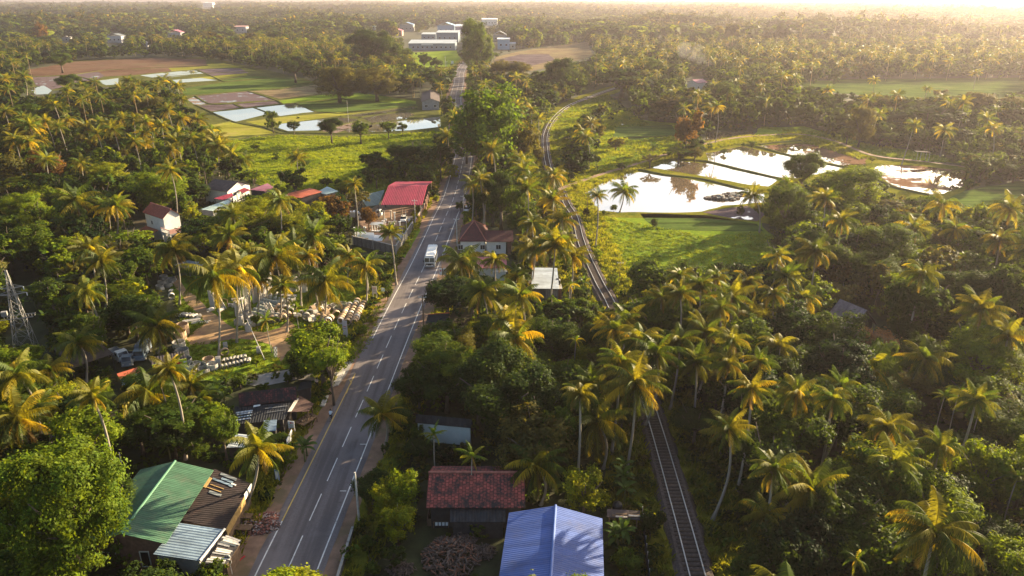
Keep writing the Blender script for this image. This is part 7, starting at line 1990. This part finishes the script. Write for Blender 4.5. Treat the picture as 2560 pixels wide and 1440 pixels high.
# far forest
Xf, Yf = grid(950, 6500, lambda y: max(9.0, y / 105))
wf = np.maximum(9.0, Yf / 105) * 1.25
hz = 5 + 13 * vnoise(Xf, Yf, 150, 5) ** 1.5 + rng.uniform(0, 5, len(Xf)); wf = wf * rng.choice([.6, .8, 1.0, 1.3, 1.7, 2.5], len(Xf), p=[.2, .22, .22, .17, .12, .07]); hz = hz * np.clip(wf / 16, .75, 1.5)
bd = hits(Xf, Yf, wf * .7, hz)
Xf, Yf, wf, hz = Xf[~bd], Yf[~bd], wf[~bd], hz[~bd]
pf = rng.random(len(Xf)) < (.03 + .28 * vnoise(Xf, Yf, 220, 9) ** 2)
items = []
for kk, (x, y, h, w) in enumerate(split_variants([Xf[~pf], Yf[~pf], hz[~pf], wf[~pf]], 4)):
    n = len(x); q_ = vnoise(x, y, 160, 31)[:, None]; c = pal[rng.integers(0, len(pal), n)] * rng.uniform(.7, 1.2, (n, 1)) * (.55 + .9 * q_) * (1 + (q_ - .4) * np.array([[.5, .1, -.2]])); hc = np.minimum(h, w * .9) * 1.1
    items.append((*FARC[KINDS[kk % 2 * 3]][kk], np.stack([x, y, h - hc * .45], 1), np.stack([w, w, hc], 1), rng.uniform(0, 6.28, n), c))
for kk, (x, y, h, w) in enumerate(split_variants([Xf[pf], Yf[pf], hz[pf], wf[pf]], 4)):
    n = len(x); s = np.clip(w / 11, .9, 2.2)
    items.append((*FARP[kk], np.stack([x, y, h + 3], 1), np.stack([s, s, s], 1), rng.uniform(0, 6.28, n), rng.uniform(.6, 1.0, (n, 1)) * np.array([[1, .95, .9]])))
bake('forest', items, LEAF)
# undergrowth under and between the trees
Xu, Yu = grid(42, 420, lambda y: 1.9 + y / 150, 20)
hu = rng.uniform(.7, 2.4, len(Xu)); wu = rng.uniform(1.6, 3.4, len(Xu))
bd = hits(Xu, Yu, wu * .7, hu, True)
for fl_ in FIELDS:
    px, py, _ = proj(Xu, Yu, 0.0); bd |= in_poly(px, py, fl_)
dr = np.full(len(Xu), 1e9)
for p in RL[::2]: dr = np.minimum(dr, np.hypot(Xu - p.x, Yu - p.y))
bd |= dr < 6.5
dr = np.full(len(Xu), 1e9)
for p in TL[::2]: dr = np.minimum(dr, np.hypot(Xu - p.x, Yu - p.y))
bd |= dr < 3.3
Xu, Yu, hu, wu = Xu[~bd], Yu[~bd], hu[~bd], wu[~bd]
UND = [crown_unit(950 + s, 'round' if s < 2 else 'feather', 70, .26, .13, 24) for s in range(4)]
items = []
upal = np.array([DKG, DKG, MDG, VDK, MDG, OLV])
for kk, (x, y, h, w) in enumerate(split_variants([Xu, Yu, hu, wu], 4)):
    n = len(x); c = upal[rng.integers(0, len(upal), n)] * rng.uniform(.7, 1.25, (n, 1))
    items.append((*UND[kk], np.stack([x, y, h * .42], 1), np.stack([w, w, h * 1.2], 1), rng.uniform(0, 6.28, n), c))
bake('undergrowth', items, LEAF)
# tall grass: blades in tufts on the meadows and verges
def tuft(seed):
    g = np.random.default_rng(seed); V, F, T = [], [], []
    for k in range(7):
        a = g.uniform(0, 6.28); d = np.array([math.cos(a), math.sin(a), 0]); s = np.array([-d[1], d[0], 0]) * g.uniform(.05, .10); o = np.array([g.uniform(-.3, .3), g.uniform(-.3, .3), 0]); b = len(V); h = g.uniform(.6, 1.0)
        V += [o - s, o + s, o + d * .18 + s * .8 + [0, 0, h * .7], o + d * .42 + [0, 0, h]]; F.append([b, b + 1, b + 2, b + 3]); c = g.uniform(.75, 1.25); T += [[c, c, c]] * 4
    return np.array(V, float), np.array(F), np.array(T, float)
TU = [tuft(s) for s in range(3)]
gx, gy, gc, gh = [], [], [], []
def sow(poly, dens, c0, c1, h, excl=()):
    W = world_poly(poly); x0, x1, y0, y1 = min(p.x for p in W), max(p.x for p in W), min(p.y for p in W), max(p.y for p in W)
    n = int((x1 - x0) * (y1 - y0) * dens); x, y = rng.uniform(x0, x1, n), rng.uniform(y0, y1, n); px, py, _ = proj(x, y, 0.0)
    k = in_poly(px, py, poly)
    for e in excl: k &= ~in_poly(px, py, e)
    x, y = x[k], y[k]; t = np.clip(vnoise(x, y, 7, 21) * .7 + vnoise(x, y, 2.5, 22) * .5 - .1 + rng.normal(0, .08, len(x)), 0, 1)[:, None]
    gx.append(x); gy.append(y); gc.append(np.array(c0) * (1 - t) + np.array(c1) * t); gh.append(h * rng.uniform(.5, 1.3, len(x)) * (.6 + .8 * vnoise(x, y, 5, 23)))
GA_, GB_ = (.085, .15, .016), (.25, .295, .024)
sow([(475, 305), (513, 316), (572, 352), (700, 338), (860, 343), (1010, 334), (1118, 328), (1128, 380), (1130, 428), (1085, 470), (950, 484), (690, 474), (592, 444), (540, 402), (520, 350)], .75, GA_, GB_, .6)
sow([(1408, 474), (1450, 466), (1480, 535), (1600, 560), (1760, 590), (1900, 580), (1945, 600), (1915, 660), (1860, 700), (1600, 712), (1560, 748), (1528, 706), (1480, 600)], 1.3, (.13, .20, .018), (.28, .33, .028), .42)
sow([(1365, 300), (1400, 275), (1470, 250), (1520, 238), (1600, 300), (1722, 365), (1600, 412), (1436, 468), (1398, 425), (1382, 380)], .8, GA_, (.25, .27, .025), .9, [[(1540, 318), (1680, 312), (1694, 340), (1590, 352), (1530, 346)]])
sow([(1405, 462), (1590, 405), (1700, 366), (1840, 342), (1990, 333), (2090, 350), (2190, 390), (2150, 400), (1990, 350), (1840, 362), (1700, 392), (1600, 428), (1500, 460), (1447, 490), (1460, 530), (1500, 545), (1440, 540)], 1.2, (.11, .15, .018), (.27, .27, .03), .8)
sow([(420, 690), (520, 690), (700, 690), (780, 700), (940, 640), (1000, 650), (985, 700), (930, 850), (880, 905), (700, 925), (560, 948), (470, 955), (440, 900), (450, 800)], 1.5, (.075, .125, .016), (.24, .26, .022), .35, [[(425, 700), (440, 688), (500, 752), (545, 792), (590, 826), (660, 832), (722, 800), (740, 820), (722, 880), (700, 905), (640, 850), (566, 852), (476, 863), (466, 848), (512, 808), (478, 770)]])
sow([(2080, 330), (2160, 360), (2300, 380), (2420, 410), (2300, 402), (2190, 388), (2090, 350), (1895, 320)], .7, GA_, GB_, .8)
def sow_line(line, nrm, o1, o2, dens, ymax, c0, c1, h):
    for i in range(len(line) - 1):
        if line[i].y > ymax or line[i].y < 50: continue
        L = (line[i + 1] - line[i]).length; n = rng.poisson(abs(o2 - o1) * L * dens); t = rng.uniform(0, 1, n); o = rng.uniform(min(o1, o2), max(o1, o2), n)
        x = line[i].x + (line[i + 1].x - line[i].x) * t + nrm[i].x * o; y = line[i].y + (line[i + 1].y - line[i].y) * t + nrm[i].y * o
        gx.append(x); gy.append(y); u = rng.random((n, 1)); gc.append(np.array(c0) * (1 - u) + np.array(c1) * u); gh.append(h * rng.uniform(.5, 1.4, n))
for sgn in (-1, 1):
    sow_line(TL, TN, sgn * 2.2, sgn * 8.5, 1.4, 330, (.09, .125, .017), (.25, .25, .03), .9)
    sow_line(RL, RN, sgn * 6.2, sgn * 10.0, 1.2, 330, (.09, .125, .017), (.28, .27, .03), .8)
gx, gy, gc, gh = np.concatenate(gx), np.concatenate(gy), np.concatenate(gc), np.concatenate(gh)
items = []
for kk, (x, y, c, h) in enumerate(split_variants([gx, gy, gc, gh], 3)):
    n = len(x); items.append((*TU[kk], np.stack([x, y, x * 0 + .03], 1), np.stack([h * 0 + 1.4, h * 0 + 1.4, h * 1.1], 1), rng.uniform(0, 6.28, n), c))
bake('tall_grass', items, LEAF)
print('STUFF palms', len(palX), 'trees', len(trX), 'far', len(Xf), 'under', len(Xu), 'tufts', len(gx))
# ================================================================ labels of the plants, by neighbourhood
ZONES = [(60, 1330, 'in the bottom left corner'), (300, 1060, 'in the dark grove behind the green roof'), (100, 1000, 'left of the yellow green sign'), (90, 760, 'around the lattice pylon'), (330, 740, 'between pylon and pipe yard'), (90, 570, 'at the left edge above the pylon'), (270, 520, 'left of the white tiled house'), (420, 450, 'behind the white tiled house'), (90, 400, 'at the left edge below the paddies'), (60, 260, 'at the far left paddy edge'), (280, 330, 'in the belt below the paddies'), (380, 230, 'along the near paddy edge'), (530, 370, 'on the left rim of the meadow'), (560, 620, 'between the red roofs and the pipe yard'), (740, 540, 'in front of the orange roof'), (600, 760, 'inside the pipe yard'), (870, 670, 'beside the statue yard wall'), (520, 1000, 'behind the blackened tile shop'), (800, 880, 'at the side road junction'), (660, 1130, 'beside the roadside stalls'), (950, 1120, 'on the right road verge in front'), (980, 1330, 'left of the red tiled house'), (1150, 960, 'in the dark clump right of the road'), (1350, 1000, 'behind the silver blue roof trees'), (1420, 1220, 'behind the blue roof'), (1560, 1330, 'between blue roof and railway'), (1200, 720, 'around the faded pink roof'), (1390, 620, 'between silver blue roof and railway'), (1240, 480, 'behind the hip roofed house'), (1230, 330, 'around the giant roadside tree'), (980, 400, 'in the thicket on the meadow'), (1440, 390, 'right of the railway curve'), (1560, 700, 'at the railway edge of the right grass field'), (1540, 850, 'over the hidden stretch of railway'), (1520, 1010, 'left of the lower railway'), (1720, 740, 'below the right grass field'), (1800, 900, 'in the grove below the grass field'), (1800, 1150, 'right of the lower railway'), (1900, 1350, 'in the lower right grove'), (2040, 560, 'in front of the fish ponds'), (2150, 760, 'around the dark barn'), (1980, 740, 'left of the dark barn'), (2350, 640, 'behind the dark barn to the right'), (2480, 500, 'at the right edge beside the ponds'), (2250, 930, 'in front of the dark barn'), (2450, 860, 'at the right edge past the barn'), (2200, 1150, 'in the middle of the right grove'), (2450, 1150, 'at the lower right edge'), (2300, 1370, 'in the bottom right corner'), (1620, 250, 'where the railway vanishes'), (1850, 260, 'behind the small fish pond'), (2150, 290, 'behind the far pond bank'), (2430, 330, 'at the far right edge'), (1800, 150, 'in the hazy wood at the upper right'), (1320, 190, 'beside the far road'), (900, 190, 'left of the far road'), (700, 310, 'among the flooded paddies'), (1060, 200, 'by the grey roadside house'), (150, 150, 'beyond the paddies at the upper left'), (1190, 1050, 'around the black roofed hut')]
KN = {'coconut_palm': 'coconut palm', 'areca_palm': 'slender areca palm', 'mango_tree': 'dense round tree', 'leafy_tree': 'lumpy leafy tree', 'rain_tree': 'flat topped tree', 'feathery_tree': 'feathery tree', 'shrub': 'low shrub', 'banana_plant': 'banana plant'}
CAT = {'coconut_palm': 'palm', 'areca_palm': 'areca palm', 'mango_tree': 'tree', 'leafy_tree': 'tree', 'rain_tree': 'tree', 'feathery_tree': 'tree', 'shrub': 'shrub', 'banana_plant': 'banana plant'}
zc_ = np.array([(z[0], z[1]) for z in ZONES], float)
ORD = ['leftmost', 'second from left', 'third from left', 'fourth from left', 'fifth from left', 'sixth from left', 'seventh from left', 'eighth from left', 'ninth from left', 'tenth from left', 'eleventh from left', 'twelfth from left']
grp = {}
for t in TREES:
    zi = int(np.argmin(np.hypot(zc_[:, 0] - t['px'], (zc_[:, 1] - t['py']) * 1.25)))
    grp.setdefault((t['kind'], zi), []).append(t)
for (kd, zi), L_ in grp.items():
    ph = ZONES[zi][2]
    L_.sort(key=lambda t: -t['py'])
    rows = max(1, math.ceil(len(L_) / 7))
    rn = {1: [''], 2: ['front row ', 'rear row '], 3: ['front row ', 'middle row ', 'rear row ']}.get(rows) or [w + ' row ' for w in ('first', 'second', 'third', 'fourth', 'fifth', 'sixth', 'seventh', 'eighth', 'ninth')[:rows]]
    per = math.ceil(len(L_) / rows)
    for r_ in range(rows):
        row = sorted(L_[r_ * per:(r_ + 1) * per], key=lambda t: t['px'])
        for i, t in enumerate(row):
            o = t['root']
            lab = t.get('label')
            if not lab:
                if len(L_) == 1: lab = 'the only %s %s' % (KN[kd], ph)
                else: lab = '%s %s, %s%s' % (KN[kd], ph, rn[r_], ORD[i])
            tag(o, lab, CAT[kd], '%ss %s' % (KN[kd], ph))

# ================================================================ smoke, haze, sun, sky
def volume_mat(name, colr, dens, aniso):
    m, nt, out = nodes(name)
    v = nt.nodes.new('ShaderNodeVolumePrincipled')
    v.inputs['Color'].default_value = (*colr, 1); v.inputs['Density'].default_value = dens; v.inputs['Anisotropy'].default_value = aniso
    nt.links.new(v.outputs[0], out.inputs['Volume'])
    return m
mb = MB()
c0 = P(1768, 196)
for k, (x, z, r) in enumerate([(4, 6, 3), (1, 10, 4.2), (-4, 14, 5), (-10, 18, 6), (-18, 21, 6.5), (-7, 22, 4)]):
    mb.lathe([(0, z - r)] + [(r * math.sin(math.pi * i / 8), z - r * math.cos(math.pi * i / 8)) for i in range(1, 8)] + [(0, z + r)], 14, (x, 0, 0))
o = mb.build('smoke', volume_mat('smoke', (.92, .90, .95), .010, .1), None, True); o.location = (c0.x, c0.y + 8, 0)
tag(o, 'thin pale smoke rising beside the white forest house', 'smoke', kind='stuff')
HAZE_D, HAZE_G = .00010, .52
mb = MB(); mb.box((0, 4850, 31.5), (19000, 10400, 65.0))
o = mb.build('haze', volume_mat('haze', (.92, .82, .88), HAZE_D, HAZE_G)); tag(o, kind='stuff')

SUN_AZ, SUN_EL = rad(53), rad(16)       # azimuth to the right of the view, elevation
sd = Vector((math.sin(SUN_AZ) * math.cos(SUN_EL), math.cos(SUN_AZ) * math.cos(SUN_EL), math.sin(SUN_EL)))
sl = bpy.data.lights.new('sun', 'SUN'); sl.energy = 5.0; sl.angle = rad(.5); sl.color = (1.0, .80, .50)
so = bpy.data.objects.new('sun', sl); col.objects.link(so); so.rotation_euler = (-sd).to_track_quat('-Z', 'Y').to_euler(); so.location = (60, 60, 300)
w = bpy.data.worlds.new('World'); sc.world = w; w.use_nodes = True
nt = w.node_tree; nt.nodes.clear()
sky = nt.nodes.new('ShaderNodeTexSky'); sky.sky_type = 'NISHITA'; sky.sun_disc = False; sky.sun_elevation = SUN_EL; sky.sun_rotation = SUN_AZ
sky.air_density = 1.0; sky.dust_density = 3.0; sky.ozone_density = 1.0
bg = nt.nodes.new('ShaderNodeBackground'); bg.inputs['Strength'].default_value = .075
ow = nt.nodes.new('ShaderNodeOutputWorld'); nt.links.new(sky.outputs[0], bg.inputs[0]); nt.links.new(bg.outputs[0], ow.inputs[0])
vs = sc.view_settings
vs.view_transform, vs.look, vs.gamma, vs.use_curve_mapping = 'Standard', 'None', 1.0, False
vs.exposure = 1.85
c = sc.cycles
c.max_bounces, c.diffuse_bounces, c.glossy_bounces, c.transmission_bounces, c.volume_bounces, c.transparent_max_bounces = 5, 3, 2, 3, 0, 8
c.caustics_reflective = c.caustics_refractive = False
c.use_denoising = True
print('OBJS', len(sc.objects))
